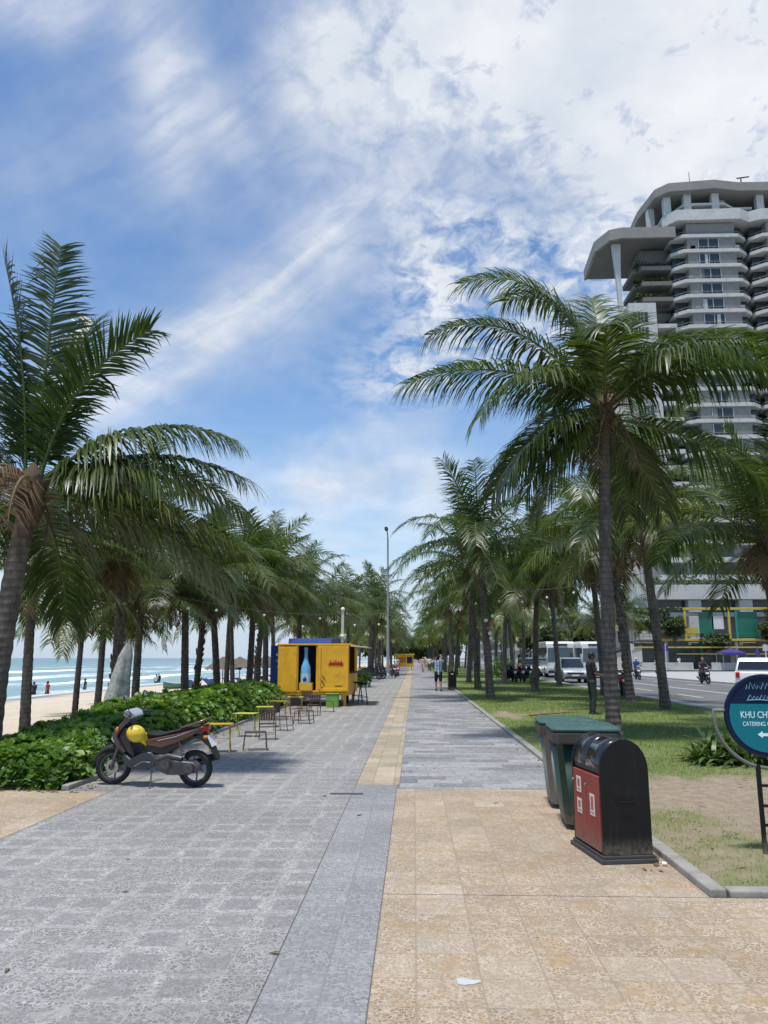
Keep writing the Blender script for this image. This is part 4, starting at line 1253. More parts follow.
for k, (p, x, y, rz, lab) in enumerate([(0, -3.40, 13.75, 8, 'orange-yellow folding table right behind the motorbike tail'), (1, -3.50, 16.4, -5, 'yellow-green folding table second from the motorbike'),
        (1, -3.5, 18.6, 10, 'yellow-green folding table behind the chair with the dark back'), (0, -3.62, 21.0, -8, 'pale weathered folding table midway along the hedge'), (1, -3.50, 23.2, 4, 'yellowish folding table nearest the kiosk doors')]):
    o = tb[p] if k in (0, 1) else copy_tree(tb[p])
    o.location = (x, y, 0); o.rotation_euler = (0, 0, R(rz)); o.scale = (.92, .8, .66); tag(o, lab, 'table', GT)
ch = make_chair(); stl = make_stool()
for k, (x, y, rz, lab) in enumerate([(-2.95, 15.9, 190, 'dark slatted chair with its back to the promenade, nearest the low stool'), (-2.95, 17.8, 75, 'dark slatted chair facing away beside the second yellow-green table'),
        (-3.0, 20.6, 60, 'dark slatted chair by the pale weathered table'), (-2.85, 22.3, 200, 'dark slatted chair with its back turned, in front of the kiosk opening'), (-3.35, 24.4, 0, 'dark slatted chair closest to the kiosk')]):
    o = ch if k == 0 else copy_tree(ch)
    o.location = (x, y, 0); o.rotation_euler = (0, 0, R(rz)); o.scale = (.85, .85, .68); tag(o, lab, 'chair', GC)
for k, (x, y, rz, lab) in enumerate([(-2.83, 14.1, 12, 'low dark slatted stool nearest the motorbike'), (-2.75, 19.7, -10, 'low dark slatted stool midway along the tables'), (-2.65, 24.0, 5, 'low dark slatted stool beside the green box of the kiosk')]):
    o = stl if k == 0 else copy_tree(stl)
    o.location = (x, y, 0); o.rotation_euler = (0, 0, R(rz)); o.scale = (.95, .95, .75); tag(o, lab, 'stool', GC)

# ------------------------------------------------------------------ yellow kiosk
M_KY = mat('kiosk_yellow', (.80, .43, .018), .5, var=.16, scale=3, dirt=.5, dirtcol=(.50, .20, .025), bump=.1, streak=.25)
M_KBLUE = mat('kiosk_blue', (.012, .05, .22), .75, var=.2, scale=4, dirt=.3, dirtcol=(.1, .12, .2))
M_KIN = mat('kiosk_navy_interior', (.012, .022, .10), .7)
M_RED = mat('red_lettering', (.45, .02, .015), .6, var=.2, scale=12)
M_CYAN = mat('light_blue_bottle', (.16, .46, .74), .4, var=.15, scale=4)
M_PALEB = mat('pale_blue_label', (.45, .64, .74), .5, var=.15, scale=6)
M_GREENBOX = mat('green_box', (.16, .33, .06), .6, var=.15, scale=4)
M_CREAM = mat('cream_plastic', (.62, .58, .46), .5)
kx0, kx1, ky0, ky1, kz0, kz1 = -4.62, -2.20, 26.5, 30.4, .46, 2.08
kr = empty('food_kiosk', (-3.4, 28.4, 0))
O = Vector((-3.4, 28.4, 0))
class KB(MB):
    def build(s, *a, **k):
        s.v = [tuple(Vector(v)-O) for v in s.v]; return MB.build(s, *a, **k)
mb = KB(); mb.box(kx0, kx1, ky0+.02, ky1, kz0-.10, kz0); mb.build('floor_frame', M_KY, kr, bevel=.01)
mb = KB(); mb.box(kx0, kx0+.05, ky0+.06, ky1, kz0+.002, kz1-.06); mb.build('wall', M_KBLUE, kr)
mb = KB(); mb.box(kx0+.052, kx1-.052, ky1-.05, ky1, kz0+.002, kz1-.06); mb.build('wall', M_KY, kr)
mb = KB(); mb.box(kx1-.05, kx1, ky0+.1, ky1, kz0+.002, kz0+.62); mb.box(kx1-.05, kx1, ky1-1.0, ky1-.052, kz0+.622, kz1-.06); mb.build('serving_wall', M_KY, kr)
mb = KB(); mb.box(kx0-.03, kx1+.03, ky0-.03, ky1+.03, kz1-.058, kz1); mb.build('roof', M_KY, kr, bevel=.012)
mb = KB()
for x in (kx0, kx0+.62, kx0+1.30, kx1-.07): mb.box(x, x+.07, ky0-.005, ky0+.09, kz0+.003, kz1-.06)
mb.box(kx0+.075, kx1-.075, ky0, ky0+.08, kz0+.003, kz0+.06); mb.build('front_frame', M_KY, kr, bevel=.008)
mb = KB(); mb.box(kx0+.05, kx1-.06, ky0+1.3, ky0+1.34, kz0+.004, kz1-.06); mb.build('interior_partition', M_KIN, kr)
# doors
d1 = None
mb = KB(); mb.box(kx0+.012, kx0+.65, ky0-.05, ky0-.008, kz0+.02, kz1-.10); d1 = mb.build('door', M_KY, kr, bevel=.01)
mb = KB(); mb.box(kx0+1.36, kx1-.02, ky0-.05, ky0-.008, kz0+.02, kz1-.07); d2 = mb.build('door', M_KY, kr, bevel=.01); d2['label'] = 'right yellow door with red lettering and a bottom bar'
mb = KB(); mb.box(kx0+1.40, kx1-.05, ky0-.075, ky0-.052, kz0+.04, kz0+.12); mb.build('door_bar', M_KY, d2, bevel=.005)
mb = KB(); mb.box(kx0+1.40, kx0+1.47, ky0-.09, ky0-.052, kz0+.10, kz1-.12); mb.build('door_post', M_KY, d2, bevel=.008)
mb = KB(); rr = random.Random(3); x = kx0+1.72
mb.prism([(x, 1.42), (x+.12, 1.44), (x+.50, 1.46), (x+.52, 1.33), (x+.30, 1.36), (x+.02, 1.35)], 'y', ky0-.058, ky0-.051)
for q in range(5): mb.tube([(x+.04+q*.09, ky0-.06, 1.36), (x+.08+q*.09, ky0-.062, 1.54-.03*(q % 2)), (x+.10+q*.09, ky0-.06, 1.38)], .014, 5)
mb.build('red_lettering', M_RED, d2)
mb = KB()
for q in range(7):
    zz = 1.0-.07*q; xx = kx0+1.53+.04*math.sin(q*2.1); mb.box(xx, xx+.05, ky0-.058, ky0-.051, zz-.05, zz)
mb.box(kx0+1.95, kx0+2.2, ky0-.056, ky0-.051, .66, .69); mb.build('peeled_patch', mat('peeled_paint', (.14, .07, .02), .8), d2)
# bottle cut-out standing in the opening
mb = KB(); bx_ = kx0+.93; prof = [(.16, kz0+.03), (.17, kz0+.2), (.17, kz0+.72), (.15, kz0+.86), (.085, kz0+1.05), (.065, kz0+1.2), (.06, kz0+1.40), (.075, kz0+1.41), (.075, kz0+1.47), (.06, kz0+1.50)]
mb.lathe(prof, 20, (bx_, ky0+.16, 0)); bt = mb.build('display_bottle', M_CYAN, kr, smooth=40)
mb = KB(); mb.lathe([(.173, kz0+.12), (.174, kz0+.12), (.174, kz0+.62), (.173, kz0+.62)], 20, (bx_, ky0+.16, 0)); mb.build('bottle_label', M_PALEB, bt, smooth=40)
mb = KB(); mb.prism([(bx_-.08, kz0+.42), (bx_, kz0+.52), (bx_+.07, kz0+.42), (bx_+.03, kz0+.36), (bx_-.05, kz0+.36)], 'y', ky0-.022, ky0-.012); mb.build('emblem', M_KBLUE, bt)
# blue awning on top, wing panel at the seaward side
mb = KB(); mb.prism([(ky0+.2, kz1+.004), (ky0+.3, kz1+.18), (ky1-.6, kz1+.26), (ky1, kz1+.004)], 'x', kx0+.3, kx1-.62); mb.build('blue_roof_box', M_KBLUE, kr, bevel=.02)
mb = KB(); mb.box(kx0-.48, kx0-.012, ky0+1.2, ky0+1.24, kz0-.05, kz1-.04); wp = mb.build('wing_panel', M_KBLUE, kr, bevel=.008)
mb = KB()
for q in range(4): mb.prism([(kx0-.30+.03*q, kz1-.35-.22*q), (kx0-.05, kz1-.22-.2*q), (kx0-.05, kz1-.29-.2*q), (kx0-.26+.03*q, kz1-.42-.22*q)], 'y', ky0+1.192, ky0+1.199)
mb.build('white_graphic', M_STICK, wp)
mb = KB(); mb.prism([(kx1+.035, kz1-.05), (kx1+.62, kz1-.10), (kx1+.62, kz1-.13), (kx1+.035, kz1-.09)], 'y', ky0+.1, ky1-1.0); mb.build('awning_flap', M_CREAM, kr)
mb = KB(); mb.box(kx1+.003, kx1+.38, ky0+.3, ky1-1.1, kz0+.63, kz0+.67); mb.build('counter', M_DKWOOD, kr, bevel=.006)
for x, y in ((kx0+.12, ky0+.15), (kx1-.2, ky0+.15), (kx0+.12, ky1-.2), (kx1-.2, ky1-.2)):
    mb = KB(); mb.box(x, x+.09, y, y+.09, 0, kz0-.102); mb.build('leg', M_KY, kr, bevel=.006)
for y in (ky0+2.0,):
    for x in (kx0+.25, kx1-.25):
        mb = KB(); mb.lathe([(0, -.08), (.13, -.08), (.2, -.06), (.2, .06), (.13, .08), (0, .08)], 20, (x, y, .2), 'x'); mb.build('wheel', M_TYRE, kr, smooth=40)
tag(kr, 'yellow food kiosk with two front doors, blue roof box and blue bottle display inside', 'kiosk')
mb = MB(); mb.box(-.2, .2, -.2, .2, .0, .03); mb.box(-.2, -.185, -.2, .2, .03, .42); mb.box(.185, .2, -.2, .2, .03, .42); mb.box(-.184, .184, -.2, -.185, .03, .42); mb.box(-.184, .184, .185, .2, .03, .42); mb.box(-.22, .22, -.22, .22, .421, .445)
o = mb.build('green_box', M_GREENBOX, bevel=.008, loc=(-2.72, 26.25, 0)); tag(o, 'light green box on the ground under the right door of the yellow kiosk', 'box')
mb = MB(); mb.box(-.22, .22, -.16, .16, 0, .02); 
for a in ((-.22, -.2, -.16, .16), (.2, .22, -.16, .16), (-.199, .199, -.16, -.14), (-.199, .199, .14, .16)): mb.box(*a, .021, .25)
o = mb.build('yellow_crate', M_KY, bevel=.006, loc=(-3.62, 26.3, .73)); tag(o, 'small orange-yellow crate on a stand before the kiosk opening', 'crate')
o['label'] = 'small orange-yellow crate standing in front of the kiosk opening'
o.location = (-3.66, 26.62, kz0+.062)
def bar_stool(loc, label):
    r = empty('bar_stool', loc)
    mb = MB(); mb.lathe([(0, .70), (.17, .70), (.185, .72), (.17, .75), (0, .76)], 18); mb.build('seat', M_BLACK, r, smooth=40)
    for k in range(4):
        a = PI/4+k*PI/2; c, s_ = math.cos(a), math.sin(a)
        mb = MB(); mb.tube([(c*.12, s_*.12, .70), (c*.24, s_*.24, 0)], .012, 6); mb.build('leg', M_IRON, r, smooth=50)
    mb = MB(); mb.tube([(.2*math.cos(t_), .2*math.sin(t_), .26) for t_ in np.linspace(0, 2*PI, 20)], .008, 5); mb.build('foot_ring', M_IRON, r, smooth=50)
    return tag(r, label, 'bar stool', 'bar stools at the kiosk')
bar_stool((-1.80, 27.6, 0), 'black bar stool standing furthest out beside the kiosk counter')
bar_stool((-2.05, 28.7, 0), 'black bar stool tucked behind the first one at the kiosk counter')

# second kiosk far down the promenade
k2 = empty('food_kiosk', (-1.25, 107, 0))
mb = MB(); mb.box(-1.25, 1.2, -1, 1.5, .45, 2.0); mb.build('body', M_KY, k2, bevel=.03)
mb = MB(); mb.box(-1.4, 1.3, -1.25, 1.6, 2.004, 2.14); mb.build('roof', mat('kiosk_yellow_roof', (.66, .55, .1), .5), k2, bevel=.02)
mb = MB(); mb.box(-.9, .1, -1.02, -1.004, 1.0, 1.7); mb.build('panel', mat('orange_panel', (.5, .16, .03), .6), k2)
mb = MB(); mb.box(.3, 1.0, -1.02, -1.004, .9, 1.75); mb.build('opening', M_KIN, k2)
for x in (-1.0, .9):
    for y in (-.8, 1.2):
        mb = MB(); mb.box(x-.06, x+.06, y-.06, y+.06, 0, .448); mb.build('leg', M_KY, k2)
tag(k2, 'small distant yellow kiosk at the far end of the promenade', 'kiosk')

# pale cloth-wrapped cone leaning behind the hedge
M_WRAP = mat('pale_grey_cloth', (.33, .345, .32), .9, var=.4, scale=12, dirt=.9, dirtcol=(.13, .135, .12), bump=.9)
mb = MB(); path = []; V = []; F = []
n = 20; seg = 26; rr = random.Random(6)
for i in range(n+1):
    u = i/n; z = -.3 + 2.5*u; r_ = .28*(1-u)**.62 + .06; cx = .36*u**1.2
    for k in range(seg):
        a = 2*PI*k/seg; q = r_*(1+.10*math.sin(a*5+u*4)+.05*mnoise.noise(Vector((math.cos(a)*2, math.sin(a)*2, z*4)))) + (.012 if i % 3 == 0 else 0)
        V.append((cx+q*math.cos(a), q*math.sin(a), z))
for i in range(n):
    for k in range(seg):
        k2_ = (k+1) % seg; F.append((i*seg+k, i*seg+k2_, (i+1)*seg+k2_, (i+1)*seg+k))
F.append(tuple(n*seg+k for k in range(seg)))
mb.add(V, F)
wr = empty('wrapped_parasol', (-6.28, 16, -.32))
mb.build('cloth', M_WRAP, wr, smooth=60)
mb = MB(); mb.tube([(0, 0, -.4), (.36, 0, 2.1), (.38, 0, 2.3)], .025, 8); mb.build('pole', M_GALV, wr, smooth=50)
tag(wr, 'pale grey cloth-wrapped tapering cone standing behind the hedge left of the motorbike mirrors', 'parasol')
# ------------------------------------------------------------------ motor scooters
M_BROWN = mat('brown_bronze_fairing', (.125, .052, .034), .3, var=.12, scale=5, coat=.4, dirt=.15)
M_PLAST = mat('dark_plastic', (.022, .022, .024), .5, var=.2, scale=8, dirt=.25)
M_GREYPL = mat('grey_floor_fairing', (.055, .066, .072), .38, var=.12, scale=5, dirt=.2)
M_ENG = mat('engine_metal', (.10, .10, .10), .45, metal=.6, var=.3, scale=14, dirt=.4)
M_ALU = mat('alloy', (.13, .13, .135), .4, metal=.5, var=.15, scale=9)
M_SEAT = mat('black_seat_vinyl', (.014, .014, .018), .5, var=.15, scale=9)
M_WFAIR = mat('white_fairing', (.36, .39, .43), .3, var=.08, scale=4, coat=.4)
M_MIRROR = mat('mirror_glass', (.5, .5, .5), .06, metal=1.0, var=.02)
M_PLATE = mat('white_plate', (.70, .70, .68), .5, var=.06)
M_TAIL = mat('red_tail_lamp', (.35, .01, .01), .2)
M_AMBER = mat('amber_lamp', (.5, .16, .02), .2)
M_LAMP = mat('headlamp_glass', (.70, .72, .74), .08, var=.03, coat=.5)

def wheel_parts(root, x, r, w, detail=True, rimm=None, steer=0, y=0):
    """spoked alloy scooter wheel, axle along y"""
    wh = empty('wheel', (x, y, r)); wh.parent = root; wh.rotation_euler = (0, 0, steer)
    mb = MB(); prof = []
    n = 12 if detail else 8
    for k in range(n):
        a = 2*PI*k/n; prof.append((r-.045+.045*math.cos(a), w*.5*math.sin(a)))
    mb.lathe(prof, 32 if detail else 18, (0, 0, 0), 'y', True)
    mb.build('tyre', M_TYRE, wh, smooth=60)
    mb = MB()
    ri = r-.085
    mb.lathe([(ri, -.03), (ri+.018, -.034), (ri+.018, .034), (ri, .03)], 28 if detail else 16, (0, 0, 0), 'y', True)
    mb.lathe([(0, -.04), (.04, -.04), (.045, 0), (.04, .04), (0, .04)], 14, (0, 0, 0), 'y')
    for k in range(6):
        a = k*PI/3+.2
        c, s_ = math.cos(a), math.sin(a); c2, s2 = math.cos(a+.22), math.sin(a+.22)
        mb.tube([(c*.03, 0, s_*.03), (c*ri*.5, 0, s_*ri*.5), (c2*(ri+.005), 0, s2*(ri+.005))], [.017, .012, .014], 6)
    mb.build('rim', rimm or M_ALU, wh, smooth=50)
    return wh

def make_scooter(body=M_BROWN, floor=M_GREYPL, detail=True):
    r = empty('motorbike')
    xf, xr, R_ = .64, -.64, .262
    fw = wheel_parts(r, xf, R_, .085, detail, None, R(14))
    wheel_parts(r, xr, R_, .10, detail)
    # forks and disc
    for s_ in (-1, 1):
        mb = MB(); mb.tube([(xf, s_*.075, R_), (xf-.10, s_*.07, .55), (xf-.17, s_*.05, .72)], [.020, .024, .024], 8); mb.build('fork', M_ALU, r, smooth=50)
    mb = MB(); mb.lathe([(.05, .052), (.10, .052), (.10, .057), (.05, .057)], 22, (xf, 0, R_), 'y', True); mb.build('brake_disc', M_STEEL, r)
    # front mudguard
    mb = MB(); V = []; F = []; n = 14
    for k in range(n+1):
        a = R(8+150*k/n); q = R_+.035
        for yy, dr in ((-.075, -.05), (-.062, .0), (0, .022), (.062, .0), (.075, -.05)):
            V.append((xf+(q+dr)*math.cos(a), yy, R_+(q+dr)*math.sin(a)))
    for k in range(n):
        for j in range(4):
            a = k*5+j; F.append((a, a+1, a+6, a+5))
    mb.add(V, F); o = mb.build('front_mudguard', M_PLAST if detail else body, r, smooth=60)
    sd_ = o.modifiers.new('thick', 'SOLIDIFY'); sd_.thickness = .006
    # front apron : V-shaped shield
    mb = MB()
    mb.prismw([(.34, 1.00), (.42, .97), (.50, .88), (.60, .74), (.56, .66), (.50, .56), (.41, .48), (.36, .50), (.44, .62), (.50, .72), (.42, .84), (.32, .95)],
              [.08, .10, .14, .17, .19, .20, .17, .17, .20, .19, .16, .09])
    mb.build('front_apron', mat('dark_brown_fairing', (.05, .026, .02), .3, var=.12, scale=5, coat=.3) if detail else body, r, smooth=50, bevel=.012)
    mb = MB(); mb.prismw([(.42, .84), (.49, .72), (.43, .61), (.35, .49), (.26, .40), (.24, .46), (.30, .62), (.33, .80)], [.14, .165, .175, .15, .14, .14, .15, .13])
    mb.build('inner_shield', M_PLAST, r, smooth=50, bevel=.015)
    mb = MB(); mb.prismw([(.60, .735), (.655, .66), (.60, .60), (.55, .66)], [.12, .09, .09, .13]); mb.build('front_lamp', M_LAMP, r, smooth=50, bevel=.01)
    # handlebar cowl
    mb = MB(); mb.prismw([(.25, .99), (.30, 1.06), (.38, 1.10), (.44, 1.06), (.45, .99), (.36, .95)], [.14, .17, .16, .13, .11, .12]); mb.build('handlebar_cowl', M_WFAIR if detail else body, r, smooth=60, bevel=.02)
    mb = MB(); mb.prismw([(.43, 1.055), (.462, 1.02), (.452, .985), (.43, .99)], [.11, .095, .09, .10]); mb.build('headlight', M_LAMP, r, smooth=50, bevel=.006)
    for s_ in (-1, 1):
        mb = MB(); mb.tube([(.33, s_*.12, 1.03), (.27, s_*.24, 1.03), (.23, s_*.35, 1.02)], [.014, .016, .019], 8); mb.build('grip', M_PLAST, r, smooth=50)
        mb = MB(); mb.tube([(.33, s_*.24, 1.015), (.30, s_*.33, .99)], .008, 6); mb.build('brake_lever', M_ALU, r, smooth=50)
        mb = MB(); mb.tube([(.31, s_*.18, 1.04), (.34, s_*.24, 1.18), (.33, s_*.27, 1.25)], .007, 6); ms_ = mb.build('mirror', M_PLAST, r, smooth=50)
        mb = MB(); mb.ball((.33, s_*.285, 1.29), .068, .30, 1.05, .72, 12, 8); mb.build('mirror_shell', M_PLAST, ms_, smooth=60)
        mb = MB(); mb.ball((.316, s_*.285, 1.29), .060, .20, 1.0, .70, 12, 8); mb.build('mirror_glass', M_MIRROR, ms_, smooth=60)
        mb = MB(); mb.ball((.52, s_*.155, .80), .035, .9, .6, 1.4, 8, 6); mb.build('indicator', M_AMBER, r, smooth=60)
    # floor / lower fairing
    mb = MB(); mb.prismw([(.40, .48), (.30, .40), (.10, .50), (-.02, .50), (-.10, .42), (-.08, .30), (.02, .245), (.28, .245), (.40, .30), (.44, .40)], [.16, .17, .17, .16, .16, .15, .13, .13, .14, .15])
    mb.build('floor_fairing', floor, r, smooth=45, bevel=.018)
    # under-seat core and engine
    mb = MB(); mb.prismw([(.06, .50), (.10, .66), (-.10, .70), (-.55, .74), (-.68, .72), (-.40, .56), (-.22, .44)], [.12, .11, .12, .10, .07, .12, .13]); mb.build('frame_core', M_PLAST, r, smooth=45, bevel=.015)
    mb = MB(); mb.prismw([(-.06, .46), (-.20, .47), (-.42, .40), (-.66, .37), (-.76, .30), (-.70, .22), (-.52, .19), (-.28, .19), (-.10, .26)], [.10, .12, .12, .09, .07, .07, .09, .11, .11], .06)
    mb.build('engine', M_ENG, r, smooth=40, bevel=.02)
    mb = MB()
    for (cx, cz, rr_) in ((-.24, .33, .085), (-.60, .28, .075)): mb.lathe([(0, .17), (rr_*.6, .185), (rr_, .175), (rr_, .15), (0, .15)], 16, (cx, 0, cz), 'y')
    mb.tube([(-.1, .15, .40), (-.3, .17, .46), (-.5, .15, .42)], .035, 8)
    mb.build('drive_cover', M_ENG, r, smooth=50)
    mb = MB(); mb.tube([(-.10, -.10, .26), (-.3, -.13, .2), (-.5, -.16, .28), (-.92, -.17, .42)], [.025, .03, .055, .06], 10); mb.build('exhaust', M_PLAST, r, smooth=50)
    # seat
    mb = MB(); mb.prismw([(.13, .66), (.16, .73), (.08, .765), (-.12, .755), (-.25, .78), (-.45, .835), (-.66, .875), (-.70, .845), (-.45, .765), (-.15, .70)], [.10, .10, .12, .14, .15, .14, .11, .10, .12, .12]); mb.build('seat', M_SEAT, r, smooth=60, bevel=.025)
    # tail fairing, both sides as one shell
    mb = MB(); mb.prismw([(.10, .60), (.11, .66), (-.10, .705), (-.42, .765), (-.74, .855), (-.83, .90), (-.80, .84), (-.62, .73), (-.42, .64), (-.18, .565)], [.15, .15, .165, .16, .11, .06, .08, .13, .16, .17]); mb.build('tail_fairing', body, r, smooth=45, bevel=.014)
    mb = MB(); mb.tube([(-.46, .13, .845), (-.66, .125, .90), (-.83, .08, .965), (-.86, 0, .975), (-.83, -.08, .965), (-.66, -.125, .90), (-.46, -.13, .845)], .016, 8); mb.build('grab_rail', M_BROWN if detail else M_PLAST, r, smooth=60)
    mb = MB(); mb.prismw([(-.78, .85), (-.86, .88), (-.84, .80), (-.76, .77)], [.10, .06, .06, .10]); mb.build('tail_light', M_TAIL, r, smooth=50, bevel=.008)
    # rear mudguard and number plate
    mb = MB(); mb.prismw([(-.60, .70), (-.78, .77), (-.93, .56), (-1.0, .42), (-.98, .41), (-.86, .58), (-.72, .68)], [.07, .08, .075, .06, .06, .075, .07]); mb.build('rear_mudguard', M_PLAST, r, smooth=45, bevel=.006)
    mb = MB(); mb.prism([(-.845, .735), (-.925, .58), (-.932, .584), (-.852, .739)], 'y', -.095, .095); mb.build('number_plate', M_PLATE, r)
    for s_ in (-1, 1):
        mb = MB(); mb.ball((-.84, s_*.13, .72), .032, 1.2, 1, .8, 8, 6); mb.tube([(-.80, s_*.06, .73), (-.84, s_*.12, .72)], .012, 6); mb.build('indicator', M_AMBER, r, smooth=60)
    # shock absorber
    mb = MB(); path = []
    for k in range(60):
        a = k*.62; u = k/59; path.append((-.55+.10*u+.026*math.cos(a), .135+.026*math.sin(a), .33+.30*u))
    mb.tube(path, .006, 4); mb.tube([(-.56, .135, .30), (-.44, .13, .66)], .014, 8); mb.build('shock_absorber', M_ALU, r, smooth=50)
    if detail:
        for s_ in (-1, 1):
            mb = MB(); mb.tube([(.29, s_*.26, 1.02), (.42, s_*.17, 1.06), (.47, s_*.10, .90), (.50, s_*.06, .72)], .005, 5); mb.build('brake_cable', M_SEAT, r, smooth=60)
        mb = MB(); mb.tube([(.22, .178, .30), (.10, .18, .37), (-.02, .172, .36)], .006, 5); mb.tube([(-.12, .17, .665), (-.4, .165, .725), (-.7, .115, .83)], .005, 5); mb.build('trim_strip', M_WFAIR, r, smooth=60)
    # side stand
    mb = MB(); mb.tube([(-.02, .11, .24), (-.05, .20, .10), (-.07, .26, .012)], .011, 6); mb.box(-.10, -.04, .245, .285, 0, .012); mb.build('side_stand', M_PLAST, r, smooth=50)
    return r
sc_ = make_scooter()
sc_.scale = (.875, .875, .875)
# tilts slightly onto its stand ; heading seaward
sc_.location = (-3.33, 10.17, .0); sc_.rotation_euler = (R(-3), 0, R(180-8))
tag(sc_, 'brown and black motorbike on its side stand by the hedge, yellow helmet hanging on it', 'motorbike')

M_HELM = mat('yellow_helmet', (.72, .52, .02), .25, var=.06, coat=.6)
hm_ = empty('helmet', (0, 0, 0))
mb = MB(); V = []; F = []
for i in range(11):
    ph = PI*.62*i/10
    for k in range(24):
        t_ = 2*PI*k/24
        V.append((.135*math.sin(ph)*math.cos(t_)*1.08, .125*math.sin(ph)*math.sin(t_), .135*math.cos(ph)))
for i in range(10):
    for k in range(24):
        k2_ = (k+1) % 24; F.append((i*24+k, (i+1)*24+k, (i+1)*24+k2_, i*24+k2_))
mb.add(V, F); o = mb.build('shell', M_HELM, hm_, smooth=70); s2_ = o.modifiers.new('thick', 'SOLIDIFY'); s2_.thickness = .012
mb = MB(); mb.prism([(.10, -.03), (.22, -.06), (.225, -.045), (.13, .03)], 'y', -.08, .08); mb.build('peak', M_HELM, hm_, smooth=50, bevel=.01)
mb = MB(); mb.tube([(0, .11, -.05), (.03, .07, -.15), (.03, -.07, -.15), (0, -.11, -.05)], .008, 6); mb.build('strap', M_PLAST, hm_, smooth=50)
mb = MB(); mb.ball((-.05, 0, -.02), .10, 1, .95, .8, 12, 8); mb.build('lining', M_PLAST, hm_, smooth=60)
hm_.scale = (.84, .84, .84); hm_.location = (-3.53, 9.985, .655); hm_.rotation_euler = (R(55), R(25), R(20))
tag(hm_, 'glossy yellow open-face helmet hanging on the front of the brown motorbike', 'helmet')

# ------------------------------------------------------------------ people
M_SKIN = mat('skin', (.30, .16, .10), .55, var=.08, scale=10)
M_HAIR = mat('black_hair', (.012, .010, .009), .5, var=.2, scale=30)
def remeshed(name, mb, m, parent, vox=.011, smooth_it=3):
    me = mb.mesh(name+'_src', m); fix_normals(me)
    o = bpy.data.objects.new(name+'_src', me); COL.objects.link(o)
    r_ = o.modifiers.new('r', 'REMESH'); r_.mode = 'VOXEL'; r_.voxel_size = vox
    s_ = o.modifiers.new('s', 'SMOOTH'); s_.iterations = smooth_it; s_.factor = .5
    dg = bpy.context.evaluated_depsgraph_get()
    nm = bpy.data.meshes.new_from_object(o.evaluated_get(dg)); nm.name = name
    bpy.data.objects.remove(o)
    nm.materials.clear(); nm.materials.append(m)
    nm.polygons.foreach_set('use_smooth', np.ones(len(nm.polygons), dtype=bool))
    p = bpy.data.objects.new(name, nm); COL.objects.link(p); p.parent = parent
    return p

def hand(mb, wrist, d, side, curl=.5, s=1.0):
    """palm, four unequal fingers with two bends, thumb off the palm's side"""
    d = Vector(d).normalized(); side = Vector(side); side = (side-d*side.dot(d)).normalized(); nrm = d.cross(side)
    w_ = Vector(wrist)
    palm_end = w_ + d*.085*s
    for k in (-1, -.33, .33, 1):
        mb.cap(w_+side*k*.018*s, palm_end+side*k*.030*s, .017*s, .014*s, 8)
    for k, L in zip((-1, -.33, .33, 1), (.068, .080, .075, .058)):
        p = palm_end+side*k*.032*s; dd = d
        for seg_, f in ((0, .45), (1, .32), (2, .23)):
            dd = (dd + nrm*curl*(.5+.3*seg_)).normalized(); q = p+dd*L*f*s
            mb.cap(p, q, .0095*s, .008*s, 7); p = q
    p = w_ + d*.03*s - side*.028*s; q = p + (d*.6 - side*.6 + nrm*.3).normalized()*.042*s
    mb.cap(p, q, .013*s, .0105*s, 7); mb.cap(q, q+(d*.85+nrm*.35).normalized()*.03*s, .0105*s, .009*s, 7)

def head(mb, c, face, tilt=0):
    """head about 0.23 tall centred at c, looking along face (horizontal)"""
    c = Vector(c); f = Vector(face).normalized(); f = (f + Vector((0, 0, -tilt))).normalized(); s = Vector((f.y, -f.x, 0)).normalized(); u = s.cross(f)
    u = u if u.z > 0 else -u
    def E(p, r, a, b_, h):
        V = []; F = []
        for i in range(9):
            ph = PI*i/8
            for k in range(12):
                t_ = 2*PI*k/12
                V.append(p + f*r*a*math.sin(ph)*math.cos(t_) + s*r*b_*math.sin(ph)*math.sin(t_) + u*r*h*math.cos(ph))
        for i in range(8):
            for k in range(12):
                k2 = (k+1) % 12; F.append((i*12+k, (i+1)*12+k, (i+1)*12+k2, i*12+k2))
        mb.add(V, F)
    E(c+u*.025, .10, .96, .78, .95); E(c+f*.018-u*.045, .075, .95, .82, 1.0); E(c+f*.055-u*.09, .03, 1, 1.2, .8)
    mb.cap(c+f*.088+u*.012, c+f*.108-u*.022, .010, .014, 7)
    mb.cap(c+f*.082-u*.052-s*.018, c+f*.082-u*.052+s*.018, .009, .009, 6)
    for k in (-1, 1):
        E(c+s*k*.078-u*.01-f*.01, .028, .6, .3, 1.1)
    return f, s, u

